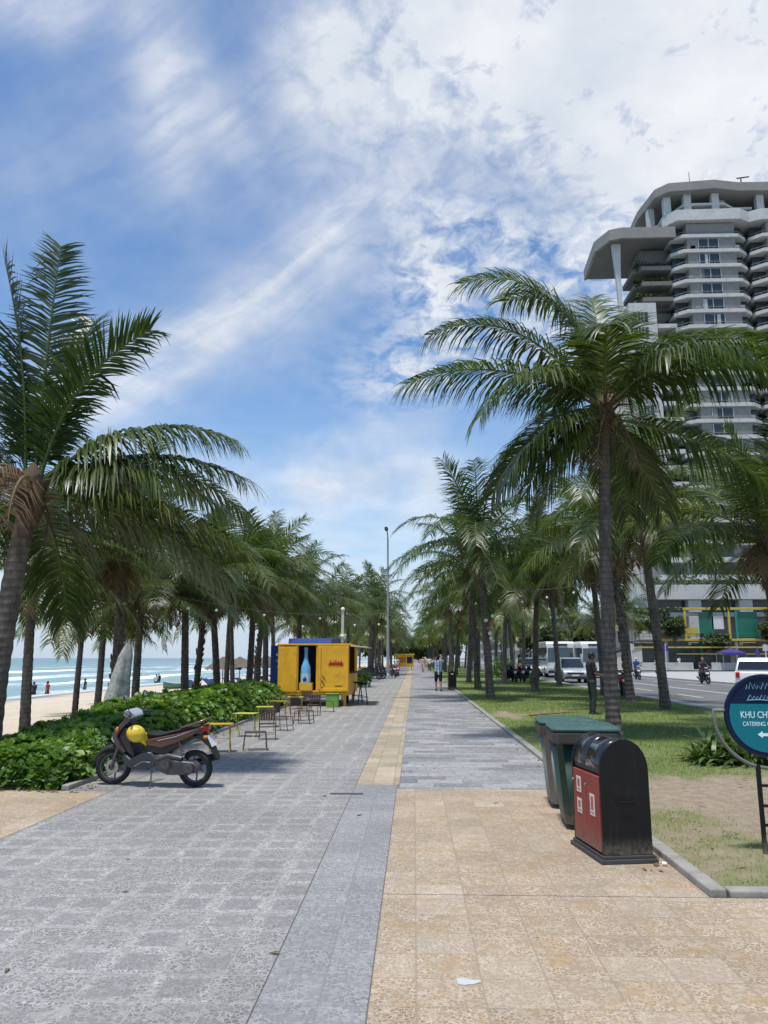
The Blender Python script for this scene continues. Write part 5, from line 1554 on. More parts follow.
def person(loc, rz, J, top, bottom, label, group=None, short_sleeve=True, short_leg=False, hairlen=0.0, shoes=M_PLAST, height=1.0, skin=M_SKIN, hat=None):
    """J : joints in body space (x right, y forward, z up)"""
    r = empty('person', loc, rz, height)
    b = MB()
    V_ = {k: Vector(v) for k, v in J.items() if k not in ('face', 'tilt', 'curl', 'hside')}
    hipc = (V_['hipL']+V_['hipR'])/2; shc = (V_['shL']+V_['shR'])/2
    # torso
    b.cap(hipc, hipc.lerp(shc, .35), .125, .115); b.cap(hipc.lerp(shc, .3), hipc.lerp(shc, .85), .11, .135)
    for s_ in 'LR':
        b.cap(hipc.lerp(shc, .75), V_['sh'+s_], .10, .062); b.cap(hipc, V_['hip'+s_], .11, .095)
        b.cap(hipc.lerp(V_['hip'+s_], .8), hipc.lerp(shc, .75).lerp(V_['sh'+s_], .5), .085, .09)
        b.cap(V_['sh'+s_], V_['el'+s_], .052, .041); b.cap(V_['el'+s_], V_['wr'+s_], .041, .028)
        b.cap(V_['hip'+s_], V_['kn'+s_], .088, .058); b.cap(V_['kn'+s_], V_['kn'+s_].lerp(V_['an'+s_], .35), .056, .056); b.cap(V_['kn'+s_].lerp(V_['an'+s_], .3), V_['an'+s_], .055, .036)
        b.cap(V_['an'+s_]+Vector((0, -.02, -.03)), V_['toe'+s_], .036, .028)
        d = V_['wr'+s_]-V_['el'+s_]
        hand(b, V_['wr'+s_], d, J.get('hside', (0, 0, 1)) if abs(d.normalized().z) < .8 else (0, 1, 0), J.get('curl', .4))
    b.cap(shc+Vector((0, 0, .01)), V_['head']+Vector((0, -.01, -.07)), .062, .052)
    f, s, u = head(b, V_['head'], J['face'], J.get('tilt', 0))
    body = remeshed('body', b, skin, r)
    c = V_['head']
    eyes = MB()
    for k in (-1, 1): eyes.ball(c+f*.086+s*k*.033+u*.016, .011, seg=8, rings=6)
    eyes.build('eye', M_HAIR, body, smooth=60)
    # hair
    h = MB()
    def E(p, rr_, a, b_, hh):
        V = []; F = []
        for i in range(9):
            ph = PI*i/8
            for k in range(14):
                t_ = 2*PI*k/14
                V.append(p + f*rr_*a*math.sin(ph)*math.cos(t_) + s*rr_*b_*math.sin(ph)*math.sin(t_) + u*rr_*hh*math.cos(ph))
        for i in range(8):
            for k in range(14):
                k2 = (k+1) % 14; F.append((i*14+k, (i+1)*14+k, (i+1)*14+k2, i*14+k2))
        h.add(V, F)
    E(c+u*.045-f*.018, .107, .98, .84, .88); E(c-f*.045-u*.01-u*hairlen*.4, .075, .8, 1.0, 1.0+hairlen*6)
    remeshed('hair', h, hat or M_HAIR, body, .012, 2)
    # top
    t_ = MB()
    t_.cap(hipc+(shc-hipc)*.02, hipc.lerp(shc, .4), .142, .132); t_.cap(hipc.lerp(shc, .3), hipc.lerp(shc, .88), .128, .148)
    for s_ in 'LR':
        t_.cap(hipc.lerp(shc, .75), V_['sh'+s_], .115, .075); t_.cap(hipc.lerp(V_['hip'+s_], .75)+Vector((0, 0, .04)), hipc.lerp(shc, .75).lerp(V_['sh'+s_], .5), .102, .105)
        e = V_['sh'+s_].lerp(V_['el'+s_], .72) if short_sleeve else V_['el'+s_]
        t_.cap(V_['sh'+s_], e, .070, .060)
        if not short_sleeve: t_.cap(V_['el'+s_], V_['el'+s_].lerp(V_['wr'+s_], .92), .056, .042)
    remeshed('shirt', t_, top, r, .013, 4)
    t_ = MB()
    for s_ in 'LR':
        t_.cap(hipc+Vector((0, 0, .05)), V_['hip'+s_], .128, .112)
        if short_leg: t_.cap(V_['hip'+s_], V_['hip'+s_].lerp(V_['kn'+s_], .9), .108, .085)
        else: t_.cap(V_['hip'+s_], V_['kn'+s_], .105, .075); t_.cap(V_['kn'+s_], V_['an'+s_].lerp(V_['kn'+s_], .08), .075, .058)
    remeshed('shorts' if short_leg else 'trousers', t_, bottom, r, .013, 4)
    for s_ in 'LR':
        t_ = MB(); a = V_['an'+s_]; to = V_['toe'+s_]; d = (to-a); d.z = 0; d.normalize()
        t_.cap(a+Vector((0, 0, -.035))-d*.03, to+d*.01, .045, .036); t_.cap(a+Vector((0, 0, .01)), a+Vector((0, 0, -.04)), .045, .045)
        remeshed('shoe', t_, shoes, r, .012, 3)
    return tag(r, label, 'person', group)

def stand_joints(**kw):
    J = dict(hipL=(-.09, 0, .90), hipR=(.09, 0, .90), knL=(-.10, .015, .49), knR=(.10, .015, .49), anL=(-.11, -.02, .085), anR=(.11, -.02, .085), toeL=(-.13, .14, .036), toeR=(.13, .14, .036),
             shL=(-.185, -.01, 1.42), shR=(.185, -.01, 1.42), elL=(-.24, -.03, 1.13), elR=(.24, -.03, 1.13), wrL=(-.25, .05, .88), wrR=(.25, .05, .88), head=(0, .03, 1.61), face=(0, 1, 0), tilt=.0, curl=.4)
    J.update(kw); return J
M_POLO = mat('dark_polo', (.016, .014, .018), .8, var=.2, scale=9)
M_DKTROU = mat('dark_green_trousers', (.022, .035, .032), .8, var=.15, scale=7)
man = person((5.02, 22.5, .03), R(-83), stand_joints(elR=(.23, .03, 1.14), wrR=(.15, .25, 1.08), elL=(-.23, .02, 1.14), wrL=(-.12, .27, 1.10), tilt=.45, curl=.6), M_POLO, M_DKTROU,
       'man in dark polo shirt standing beside the big lawn palm, looking down at a phone', skin=mat('tan_skin', (.16, .085, .055), .55, var=.08))
mb = MB(); mb.box(-.035, .035, -.006, .006, -.07, .07); ph = mb.build('phone', M_BLKGLOSS, bevel=.005); ph.location = (5.02+.40, 22.5+.0, 1.17); ph.rotation_euler = (R(-50), 0, R(-83)); tag(ph, 'dark mobile phone held by the man in the polo shirt', 'phone')
mb = MB(); mb.tube([(-.07, .09, 1.46), (-.03, .155, 1.3), (0, .16, 1.16), (.03, .155, 1.3), (.07, .09, 1.46)], .009, 6); mb.box(-.03, .03, .155, .163, 1.06, 1.15); mb.build('lanyard', mat('orange_lanyard', (.55, .16, .05), .7), man)

# walker in blue checked shirt seen on the promenade
m, t, b = newmat('checked_shirt')
P = t.coord(); x, y, z = t.sep(P)
cx = t.math('GREATER_THAN', t.math('FRACT', t.math('MULTIPLY', x, 7.5)), .62); cz = t.math('GREATER_THAN', t.math('FRACT', t.math('MULTIPLY', z, 6)), .72)
c = t.mix(cx, (.13, .22, .40), (.52, .60, .70)); c = t.mix(t.math('MULTIPLY', cz, .6), c, (.50, .55, .66))
t.put(b.inputs['Base Color'], c); b.inputs['Roughness'].default_value = .85
M_CHECK = m
M_NAVYS = mat('navy_shorts', (.010, .012, .025), .85, var=.15)
person((1.19, 38.6, 0), R(8), stand_joints(elR=(.27, .20, 1.47), wrR=(.13, .22, 1.70), elL=(-.30, .20, 1.40), wrL=(-.10, .26, 1.58), knL=(-.10, .16, .50), anL=(-.10, .06, .11), toeL=(-.11, .2, .05), anR=(.10, -.16, .10), knR=(.10, -.02, .49), toeR=(.11, -.03, .04), curl=.7), M_CHECK, M_NAVYS,
       'person in blue checked shirt and dark shorts on the promenade, arms raised', short_leg=True)
mb = MB(); mb.box(-.04, .04, -.006, .006, -.075, .075); ph = mb.build('phone', M_BLKGLOSS, bevel=.005); ph.location = (1.19-.05, 38.6+.32, 1.72); ph.rotation_euler = (R(-10), 0, R(8)); tag(ph, 'dark phone held up by the walker in the checked shirt', 'phone')
WJ = stand_joints(knL=(-.10, .16, .50), anL=(-.10, .10, .11), toeL=(-.11, .24, .06), anR=(.10, -.2, .11), knR=(.10, -.03, .49), toeR=(.11, -.06, .04), elL=(-.24, -.12, 1.15), wrL=(-.24, -.08, .9), elR=(.24, .06, 1.14), wrR=(.24, .2, .92))
M_PINK = mat('pink_cloth', (.55, .32, .33), .85); M_WHITEC = mat('white_cloth', (.62, .62, .6), .85); M_DARKC = mat('charcoal_cloth', (.03, .03, .035), .85); M_REDC = mat('red_cloth', (.36, .03, .03), .85); M_BLUEC = mat('blue_cloth', (.03, .07, .25), .85)
person((1.0, 88, 0), R(170), WJ, M_PINK, M_PINK, 'distant walker in pink clothes near the far yellow kiosk', 'distant walkers')
person((1.9, 96, 0), R(175), WJ, M_WHITEC, M_DARKC, 'distant walker in a white top and dark trousers beyond the pink walker', 'distant walkers')

# parked and ridden motorbikes
SIT = dict(hipL=(-.09, 0, .86), hipR=(.09, 0, .86), knL=(-.16, .42, .72), knR=(.16, .42, .72), anL=(-.15, .36, .33), anR=(.15, .36, .33), toeL=(-.15, .52, .28), toeR=(.15, .52, .28),
           shL=(-.185, .04, 1.38), shR=(.185, .04, 1.38), elL=(-.27, .24, 1.15), elR=(.27, .24, 1.15), wrL=(-.31, .52, 1.08), wrR=(.31, .52, 1.08), head=(0, .09, 1.58), face=(0, 1, 0), tilt=0, curl=.9)
prot = {}
def scooter_at(x, y, rz, colour, label, group, z=0):
    """rz : heading, degrees from +X"""
    key = colour.name
    if key not in prot:
        prot[key] = make_scooter(colour, M_PLAST, False); o = prot[key]
    else: o = copy_tree(prot[key])
    o.location = (x, y, z); o.rotation_euler = (0, 0, R(rz))
    return tag(o, label, 'motorbike', group)
M_REDF = mat('red_fairing', (.20, .012, .010), .3, coat=.4); M_BLKF = mat('black_fairing', (.015, .015, .017), .3, coat=.4); M_BLUF = mat('dark_blue_fairing', (.02, .035, .10), .3, coat=.4)
def rider(x, y, hd, bikecol, top, bottom, hat, lab_b, lab_r, z=-.05):
    scooter_at(x, y, hd, bikecol, lab_b, 'motorbikes on the road', z)
    a = R(hd)
    person((x-.28*math.cos(a), y-.28*math.sin(a), z), R(hd-90), SIT, top, bottom, lab_r, 'motorbike riders', hat=hat, height=.98)
M_REDHELM = mat('red_helmet', (.45, .04, .03), .3); M_WHTHELM = mat('white_helmet', (.7, .7, .68), .3)
scooter_at(8.55, 32.6, -98, M_REDF, 'red motorbike parked at the kerb just right of the large palm trunk', 'motorbikes by the lawn', .03)
rider(18.9, 52, -92, M_BLKF, M_DARKC, M_DARKC, M_REDHELM, 'black motorbike ridden on the far lane left of the white car', 'rider in dark clothes on the motorbike left of the white car')
rider(17.4, 62, -95, M_BLUF, M_BLUEC, M_DARKC, M_WHTHELM, 'dark blue motorbike on the road seen left of the leaning palm trunk', 'rider in blue with a white helmet left of the leaning palm trunk')
rider(20.6+.9, 70, -100, M_BLKF, M_WHITEC, M_DARKC, M_REDHELM, 'black motorbike on the far pavement edge right of the leaning palm trunk', 'rider in a white top right of the leaning palm trunk', .03)
for k, (x, y, a, c) in enumerate([(6.3, 52.5, 60, M_BLKF), (6.95, 52.8, 70, M_REDF), (7.6, 53.2, 65, M_BLUF), (8.2, 53.6, 62, M_BLKF), (6.6, 55, 240, M_BLKF)]):
    scooter_at(x, y, a, c, ['black motorbike first on the left of the row parked on the lawn', 'red motorbike second in the row parked on the lawn', 'dark blue motorbike third in the row parked on the lawn', 'black motorbike last in the row parked on the lawn, nearest the road', 'black motorbike parked behind the lawn row, facing the other way'][k], 'motorbikes by the lawn', .03)
for k, (x, y, a, c) in enumerate([(-3.2, 58.5, 20, M_BLKF), (-3.0, 60.2, 15, M_BLUF), (-2.9, 63.5, 25, M_BLKF), (-1.75, 67, -75, M_BLKF), (-1.55, 70, -80, M_REDF)]):
    scooter_at(x, y, a, c, ['black motorbike nearest of those parked left of the street lamp', 'dark blue motorbike second of those parked left of the street lamp', 'black motorbike furthest of those parked left of the street lamp', 'black motorbike facing the camera right of the street lamp', 'red motorbike behind the one right of the street lamp'][k], 'motorbikes by the street lamp')
person((-1.6, 72.5, 0), R(180), stand_joints(), M_WHITEC, M_DARKC, 'person in white standing by the motorbikes right of the street lamp', 'distant walkers')
# people across the road
person((25.2, 95, .0), R(100), WJ, M_BLUEC, M_DARKC, 'pedestrian in blue on the far pavement under the purple canopy', 'pedestrians across the road')
person((36, 108, .03), R(200), WJ, M_WHITEC, M_DARKC, 'pedestrian in white before the restaurant frontage', 'pedestrians across the road')
# bathers
for k, (x, y, a, top, lab) in enumerate([(-30.4, 62, 60, M_DARKC, 'bather in dark clothes wading in shallow water, left one of two'), (-30.0, 63.5, 80, M_REDC, 'bather in red wading in shallow water beside the one in dark clothes'),
        (-30.5, 72, 100, M_DARKC, 'bather alone in the shallows right of the pair'), (-33, 61, 90, M_DARKC, 'bather wading in the first wave left of the pair'), (-30.5, 92, 200, M_WHITEC, 'bather in white wading near the shore behind the green boat'), (-31.5, 96, 30, M_DARKC, 'bather in dark clothes wading near the shore behind the green boat')]):
    person((x, y, -2.0), R(a), WJ, top, M_DARKC, lab, 'bathers', short_leg=True)
# ------------------------------------------------------------------ beach things
M_BOAT = mat('green_boat', (.07, .20, .15), .5, var=.2, scale=2, dirt=.3)
M_THATCH = mat('thatch', (.13, .11, .085), .95, var=.35, scale=9, bump=.9)
M_BLUEF = mat('blue_lounger_cloth', (.012, .03, .14), .7, var=.15)
by = 63.0; bxx = -18.9
bo = empty('boat', (bxx, by, beach_z(bxx, by)), R(20), .62)
mb = MB(); V = []; F = []; n = 18
for i in range(n+1):
    u = -1+2*i/n; w_ = .85*(1-abs(u)**2.6)+.03; rise = .25*abs(u)**2
    for yy, zz in ((-1, .72), (-.97, .66), (-.75, .25), (-.3, .03), (0, 0), (.3, .03), (.75, .25), (.97, .66), (1, .72)):
        V.append((u*2.1, w_*yy, zz*.95+rise*(.4+zz)))
for i in range(n):
    for k in range(8):
        a = i*9+k; F.append((a, a+1, a+10, a+9))
mb.add(V, F); o = mb.build('hull', M_BOAT, bo, smooth=50); s2_ = o.modifiers.new('thick', 'SOLIDIFY'); s2_.thickness = .05; s2_.offset = 1
mb = MB(); mb.tube([(-2.1+4.2*i/20, (.85*(1-abs(-1+i/10)**2.6)+.05), .70+.27*abs(-1+i/10)**2) for i in range(21)], .035, 6); mb.tube([(-2.1+4.2*i/20, -(.85*(1-abs(-1+i/10)**2.6)+.05), .70+.27*abs(-1+i/10)**2) for i in range(21)], .035, 6); mb.build('gunwale', M_WPOST, bo, smooth=50)
for x in (-.9, 0, .9):
    mb = MB(); mb.box(x-.12, x+.12, -.72, .72, .50, .54); mb.build('thwart', M_DKWOOD, bo)
tag(bo, 'pale green wooden boat drawn up on the sand near the water', 'boat')
def thatch_parasol(x, y, label):
    r = empty('thatched_parasol', (x, y, beach_z(x, y)))
    mb = MB(); mb.tube([(0, 0, -.2), (0, 0, 2.6)], .05, 8); mb.build('pole', M_DKWOOD, r, smooth=50)
    mb = MB(); rr = random.Random(int(x*10)); seg = 40
    for lv in range(4):
        V = []; F = []; r0 = .1+.42*lv; r1 = r0+.62; z0 = 2.75-.26*lv; z1 = z0-.40
        for k in range(seg):
            a = 2*PI*k/seg; q = r1*rr.uniform(.93, 1.05)
            V.append((r0*math.cos(a), r0*math.sin(a), z0)); V.append((q*math.cos(a), q*math.sin(a), z1-rr.uniform(0, .14)))
        for k in range(seg):
            k2_ = (k+1) % seg; F.append((2*k, 2*k+1, 2*k2_+1, 2*k2_))
        mb.add(V, F)
    mb.build('thatch_roof', M_THATCH, r)
    r.scale = (.85, .85, .9)
    return tag(r, label, 'beach parasol', 'thatched beach parasols')
def lounger(x, y, rz, label):
    r = empty('beach_lounger', (x, y, beach_z(x, y)), R(rz))
    mb = MB(); mb.prism([(-.9, .33), (.35, .33), (.95, .72), (.98, .67), (.38, .26), (-.9, .26)], 'y', -.32, .32); mb.build('mattress', M_BLUEF, r, bevel=.03)
    for px in (-.75, .25):
        for py in (-.28, .28):
            mb = MB(); mb.box(px-.03, px+.03, py-.03, py+.03, -.05, .258); mb.build('leg', M_DKWOOD, r)
    return tag(r, label, 'beach lounger', 'blue beach loungers')
rr = random.Random(21)
first = None; firstl = None
for i in range(9):
    x = -17.0 + (i % 3)*2.6 + rr.uniform(-.4, .4); y = 70 + (i//3)*6.5 + rr.uniform(-1, 1)
    thl = 'thatched parasol in the cluster on the sand left of the kiosk'
    if first is None: first = thatch_parasol(x, y, thl)
    else:
        c = copy_tree(first); c.location = (x, y, beach_z(x, y)); c.rotation_euler = (0, 0, rr.uniform(0, 6))
for i in range(10):
    x = -15.5 + (i % 5)*1.75; y = 56 + (i//5)*4.5 + rr.uniform(-.4, .4)
    lab = 'dark blue beach lounger in the two rows on the sand left of the kiosk'
    if firstl is None: firstl = lounger(x, y, 160, lab)
    else:
        c = copy_tree(firstl); c.location = (x, y, beach_z(x, y)); c.rotation_euler = (0, 0, R(160+rr.uniform(-8, 8)))

# ------------------------------------------------------------------ road vehicles
M_GLASS = mat('dark_car_glass', (.012, .016, .018), .06, var=.05, coat=.6)
M_GLASSB = mat('bus_glass', (.05, .08, .085), .08, var=.1, coat=.5)
M_SILVER = mat('silver_paint', (.42, .47, .50), .3, metal=.4, var=.05, coat=.6)
M_WHITEP = mat('white_car_paint', (.72, .73, .73), .28, var=.04, coat=.6)
M_BLKTRIM = mat('black_trim', (.02, .02, .02), .6)
def make_car(paint, suv=True):
    """x forward, y left"""
    r = empty('car')
    H_ = 1.68 if suv else 1.46; w_ = .90
    low = [(-2.2, .42), (-2.24, .75), (-2.18, 1.0), (-1.9, 1.06), (.95, 1.02), (1.75, .93), (2.15, .82), (2.27, .62), (2.22, .36), (1.9, .26), (-1.9, .26)]
    mb = MB(); mb.prismw(low, [w_-.08, w_-.04, w_-.05, w_-.02, w_-.01, w_-.03, w_-.12, w_-.12, w_-.12, w_-.06, w_-.06])
    mb.build('body', paint, r, smooth=40, bevel=.05, seg=3)
    cab = [(-2.1, 1.03), (-1.92, H_-.18), (-1.7, H_-.03), (-.6, H_), (.25, H_-.04), (1.15, 1.01)]
    mb = MB(); mb.prismw(cab, [w_-.07, w_-.17, w_-.20, w_-.20, w_-.20, w_-.08]); mb.build('cabin', paint, r, smooth=40, bevel=.04, seg=3)
    for s_ in (-1, 1):
        def side(pts):
            V = []
            for x, z in pts:
                k = (z-1.03)/(H_-1.03); V.append((x, s_*(w_-.058-.135*k), z))
            return V
        for a in ([(-1.80, 1.10), (-1.66, H_-.20), (-.98, H_-.13), (-1.0, 1.09)], [(-.92, 1.09), (-.90, H_-.13), (-.02, H_-.12), (-.02, 1.08)], [(.06, 1.08), (.06, H_-.13), (.28, H_-.17), (.86, 1.08)]):
            mb = MB(); V = side(a); V2 = [(x, y-s_*.02, z) for x, y, z in V]
            mb.add(V+V2, [(0, 1, 2, 3), (7, 6, 5, 4), (0, 4, 5, 1), (1, 5, 6, 2), (2, 6, 7, 3), (3, 7, 4, 0)]); mb.build('side_window', M_GLASS, r)
        mb = MB(); mb.ball((.62, s_*(w_+.08), 1.10), .10, .6, 1.0, .7, 10, 7); mb.build('wing_mirror', paint, r, smooth=60)
        mb = MB(); mb.prismw([(2.05, .86), (2.215, .76), (2.245, .66), (2.05, .70)], [.16]*4, s_*.62); mb.build('headlight', M_LAMP, r, smooth=40, bevel=.02)
        mb = MB(); mb.prismw([(-2.16, 1.0), (-2.26, .95), (-2.262, .72), (-2.15, .72)], [.09]*4, s_*.72); mb.build('tail_light', M_TAIL, r, bevel=.02)
        for x in (-1.38, 1.38):
            wh = empty('wheel', (x, s_*(w_-.11), .35)); wh.parent = r
            mb = MB(); mb.lathe([(.22, -.11), (.33, -.11), (.35, -.08), (.35, .08), (.33, .11), (.22, .11)], 24, (0, 0, 0), 'y', True); mb.build('tyre', M_TYRE, wh, smooth=40)
            mb = MB(); mb.lathe([(0, -.09), (.225, -.09), (.225, .09), (0, .09)], 20, (0, 0, 0), 'y')
            for k in range(5): 
                a = 2*PI*k/5; mb.tube([(.04*math.cos(a), s_*.1, .04*math.sin(a)), (.21*math.cos(a), s_*.1, .21*math.sin(a))], .022, 5)
            mb.build('rim', M_ALU, wh, smooth=40)
            mb = MB(); mb.prism([(.40*math.cos(a)+x, .35+.40*math.sin(a)) for a in np.linspace(0, PI, 14)], 'y', s_*(w_-.035)-.004, s_*(w_-.035)+.004); mb.build('wheel_arch', M_BLKTRIM, r)
    mb = MB(); V = [(1.12, -.74, 1.055), (1.12, .74, 1.055), (.315, .66, H_-.085), (.315, -.66, H_-.085)]; V2 = [(x+.022, y, z+.014) for x, y, z in V]
    mb.add(V+V2, [(3, 2, 1, 0), (4, 5, 6, 7), (0, 1, 5, 4), (1, 2, 6, 5), (2, 3, 7, 6), (3, 0, 4, 7)]); mb.build('windscreen', M_GLASS, r)
    V = [(-2.085, -.72, 1.10), (-2.085, .72, 1.10), (-1.93, .64, H_-.20), (-1.93, -.64, H_-.20)]; V2 = [(x-.022, y, z+.006) for x, y, z in V]
    mb = MB(); mb.add(V+V2, [(0, 1, 2, 3), (7, 6, 5, 4), (4, 5, 1, 0), (5, 6, 2, 1), (6, 7, 3, 2), (7, 4, 0, 3)]); mb.build('rear_window', M_GLASS, r)
    mb = MB(); mb.box(2.20, 2.285, -.55, .55, .58, .70); mb.build('grille', M_BLKTRIM, r, bevel=.01)
    mb = MB(); mb.box(2.14, 2.262, -.68, .68, .34, .44); mb.build('lower_grille', M_BLKTRIM, r, bevel=.01)
    mb = MB(); mb.box(2.264, 2.29, -.24, .24, .46, .56); mb.build('number_plate', M_PLATE, r)
    mb = MB(); mb.box(-2.29, -2.245, -.24, .24, .74, .84); mb.build('number_plate', M_PLATE, r)
    mb = MB(); mb.box(-2.27, -2.16, -.78, .78, .36, .52); mb.build('rear_bumper', M_BLKTRIM, r, bevel=.03)
    return r
c1 = make_car(M_SILVER); c1.location = (10.85, 55, -.05); c1.rotation_euler = (0, 0, R(-93))
tag(c1, 'silver car facing the camera on the near lane behind the man in the polo shirt', 'car', 'cars on the road')
c2 = make_car(M_WHITEP); c2.location = (17.2, 40.0, -.05); c2.rotation_euler = (0, 0, R(62))
tag(c2, 'white sport utility car at the right edge above the round teal sign', 'car', 'cars on the road')
c3 = copy_tree(c2); c3.location = (8.6+2.2, 74, -.05); c3.rotation_euler = (0, 0, R(-88)); tag(c3, 'small distant white car seen between the palms by the parked motorbikes', 'car', 'cars on the road')
c4 = copy_tree(c1); c4.location = (17.0, 88, -.05); c4.rotation_euler = (0, 0, R(92)); tag(c4, 'distant silver car driving away on the far lane', 'car', 'cars on the road')

def make_bus(L=9.0, label='', x=0, y=0, rz=-90, H_=3.05, group='buses on the road'):
    """x forward"""
    r = empty('bus', (x, y, -.05), R(rz)); w_ = 1.2
    mb = MB(); mb.prismw([(-L/2, .35), (-L/2-.04, 1.2), (-L/2, H_-.1), (-L/2+.2, H_), (L/2-.35, H_), (L/2-.08, H_-.15), (L/2+.02, 1.3), (L/2, .35)], [w_]*8); mb.build('body', M_WHITEP, r, smooth=35, bevel=.07, seg=3)
    V = [(L/2+.018, -w_+.10, 1.32), (L/2+.018, w_-.10, 1.32), (L/2-.085, w_-.14, H_-.42), (L/2-.085, -w_+.14, H_-.42)]; V2 = [(a+.02, b_, c_) for a, b_, c_ in V]
    mb = MB(); mb.add(V+V2, [(3, 2, 1, 0), (4, 5, 6, 7), (0, 1, 5, 4), (1, 2, 6, 5), (2, 3, 7, 6), (3, 0, 4, 7)]); mb.build('windscreen', M_GLASSB, r)
    for s_ in (-1, 1):
        n = int(L/1.3)
        for k in range(n):
            a = -L/2+.25+k*(L-.7)/n; b_ = a+(L-.7)/n-.08
            mb = MB(); y0 = s_*(w_-.006); y1 = s_*(w_+.012); mb.box(a, b_, min(y0, y1), max(y0, y1), 1.45, H_-.50); mb.build('side_window', M_GLASSB, r)
        mb = MB(); mb.box(L/2-.0, L/2+.03, s_*.85-.2, s_*.85+.2, .72, .92); mb.build('headlight', M_LAMP, r, bevel=.02)
        mb = MB(); mb.tube([(L/2-.05, s_*1.15, H_-.4), (L/2+.25, s_*1.3, H_-.55)], .02, 6); mb.box(L/2+.18, L/2+.26, s_*1.3-.1, s_*1.3+.1, H_-1.0, H_-.55); mb.build('wing_mirror', M_BLKTRIM, r, bevel=.01)
        for xx in (-L/2+2.0, L/2-1.6):
            wh = empty('wheel', (xx, s_*(w_-.13), .46)); wh.parent = r
            mb = MB(); mb.lathe([(.26, -.14), (.44, -.14), (.46, -.1), (.46, .1), (.44, .14), (.26, .14)], 22, (0, 0, 0), 'y', True); mb.build('tyre', M_TYRE, wh, smooth=40)
            mb = MB(); mb.lathe([(0, -.1), (.265, -.1), (.265, .1), (0, .1)], 18, (0, 0, 0), 'y'); mb.build('rim', M_ALU, wh, smooth=40)
    mb = MB(); mb.box(L/2, L/2+.05, -1.1, 1.1, .38, .62); mb.build('bumper', M_BLKTRIM, r, bevel=.02)
    mb = MB(); mb.box(L/2-.05, L/2+.012, -.6, .6, H_-.36, H_-.2); mb.build('destination_panel', M_BLKTRIM, r)
    return tag(r, label, 'bus', group)
make_bus(9.0, 'white bus facing the camera on the near lane right behind the silver car', 12.7, 72, -92)
make_bus(7.5, 'second white bus with dark windows seen right of the man in the polo shirt', 14.6+.3, 69, -88, 3.0)
# ------------------------------------------------------------------ hotel tower
M_TOW = mat('weathered_concrete', (.24, .23, .205), .85, var=.16, scale=.5, dirt=.45, dirtcol=(.17, .16, .145))
M_TOWW = mat('white_rendered_wall', (.50, .495, .47), .8, var=.12, scale=.4, dirt=.5, dirtcol=(.22, .21, .19), streak=.0)
M_PANEL = mat('grey_wall_panel', (.24, .235, .215), .8, var=.15, scale=.8, dirt=.25)
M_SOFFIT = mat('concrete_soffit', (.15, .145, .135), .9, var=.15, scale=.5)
M_WIN = mat('tower_window_glass', (.03, .045, .05), .12, var=.2, scale=1.5)
M_DARKIN = mat('shade_dark_wall', (.035, .035, .035), .9)  # near-black wall colour holds the shade of the recessed crown storey
M_RAIL = mat('balustrade', (.20, .205, .20), .5, var=.2, scale=4)
FH = 3.05
tw = empty('hotel_tower', (50, 140, 0)); TO = Vector((50, 140, 0))
class TB(MB):
    def build(s, *a, **k):
        s.v = [tuple(Vector(v)-TO) for v in s.v]; return MB.build(s, *a, **k)
mb = TB(); mb.box(50.3, 95, 141.5, 168, 0, 83.3); mb.build('core', mat('shaded_recess_wall', (.05, .05, .048), .8, var=.3, scale=.6), tw)  # core coloured dark, so the shade of the recesses is in the paint
# projecting bays : floors repeat
def bay_poly(x0, x1, inset=0.0, y0=136.0):
    i = inset
    return [(x0+i, 141.4), (x0+i, y0+1.7+i*.5), (x0+2.0+i*.5, y0+i), (x1-2.0-i*.5, y0+i), (x1-i, y0+1.7+i*.5), (x1-i, 141.4)]
def bay_floor(x0, x1, z):
    out = []
    mb = TB(); mb.prism(bay_poly(x0, x1), 'z', z-.22, z+.48); out.append(mb.build('balcony', M_TOWW, tw, bevel=.04))
    mb = TB(); P_ = bay_poly(x0, x1, .12)
    for a, b_ in zip(P_[:-1], P_[1:]):
        mb.tube([(a[0], a[1], z+.95), (b_[0], b_[1], z+.95)], .05, 5)
        L_ = math.hypot(b_[0]-a[0], b_[1]-a[1]); n = max(2, int(L_/.9))
        for k in range(n+1):
            x = a[0]+(b_[0]-a[0])*k/n; y = a[1]+(b_[1]-a[1])*k/n; mb.box(x-.03, x+.03, y-.03, y+.03, z+.5, z+.93)
    out.append(mb.build('balustrade', M_RAIL, tw))
    mb = TB(); mb.box(x0+.5, x0+2.88, 138.3, 138.4, z+.483, z+FH-.223); out.append(mb.build('dark_recess_pane', M_WIN, tw)); mb = TB(); mb.box(x1-2.48, x1-.5, 138.3, 138.4, z+.483, z+FH-.223); out.append(mb.build('dark_recess_pane', M_WIN, tw))  # dark panes added at both bay ends to stand in for recess shade
    P2 = [(x0+2.9, 141.4), (x0+2.9, 136.42), (x1-2.5, 136.42), (x1-2.5, 141.4)]
    mb = TB(); mb.prism(P2, 'z', z+.483, z+FH-.223); out.append(mb.build('bay_wall', M_PANEL, tw))
    return out
def bay_window(x0, x1, z):
    cx = (x0+x1)/2; w_ = x1-x0
    mb = TB(); mb.mi = 0
    mb.box(cx-2.2, cx+1.5, 136.35, 136.41, z+.62, z+2.6)
    mb.mi = 1
    for x in (cx-2.25, cx-.42, cx+1.5): mb.box(x-.05, x+.07, 136.29, 136.34, z+.6, z+2.62)
    mb.mi = 0; mb.box(x0+2.6, x0+3.9, 137.63+.0, 137.69, z+.62, z+2.3) if False else None
    return mb.build('window', [M_WIN, M_TOWW], tw)
proto_f = None
first = []
zs = [80.3-FH*k for k in range(23)]
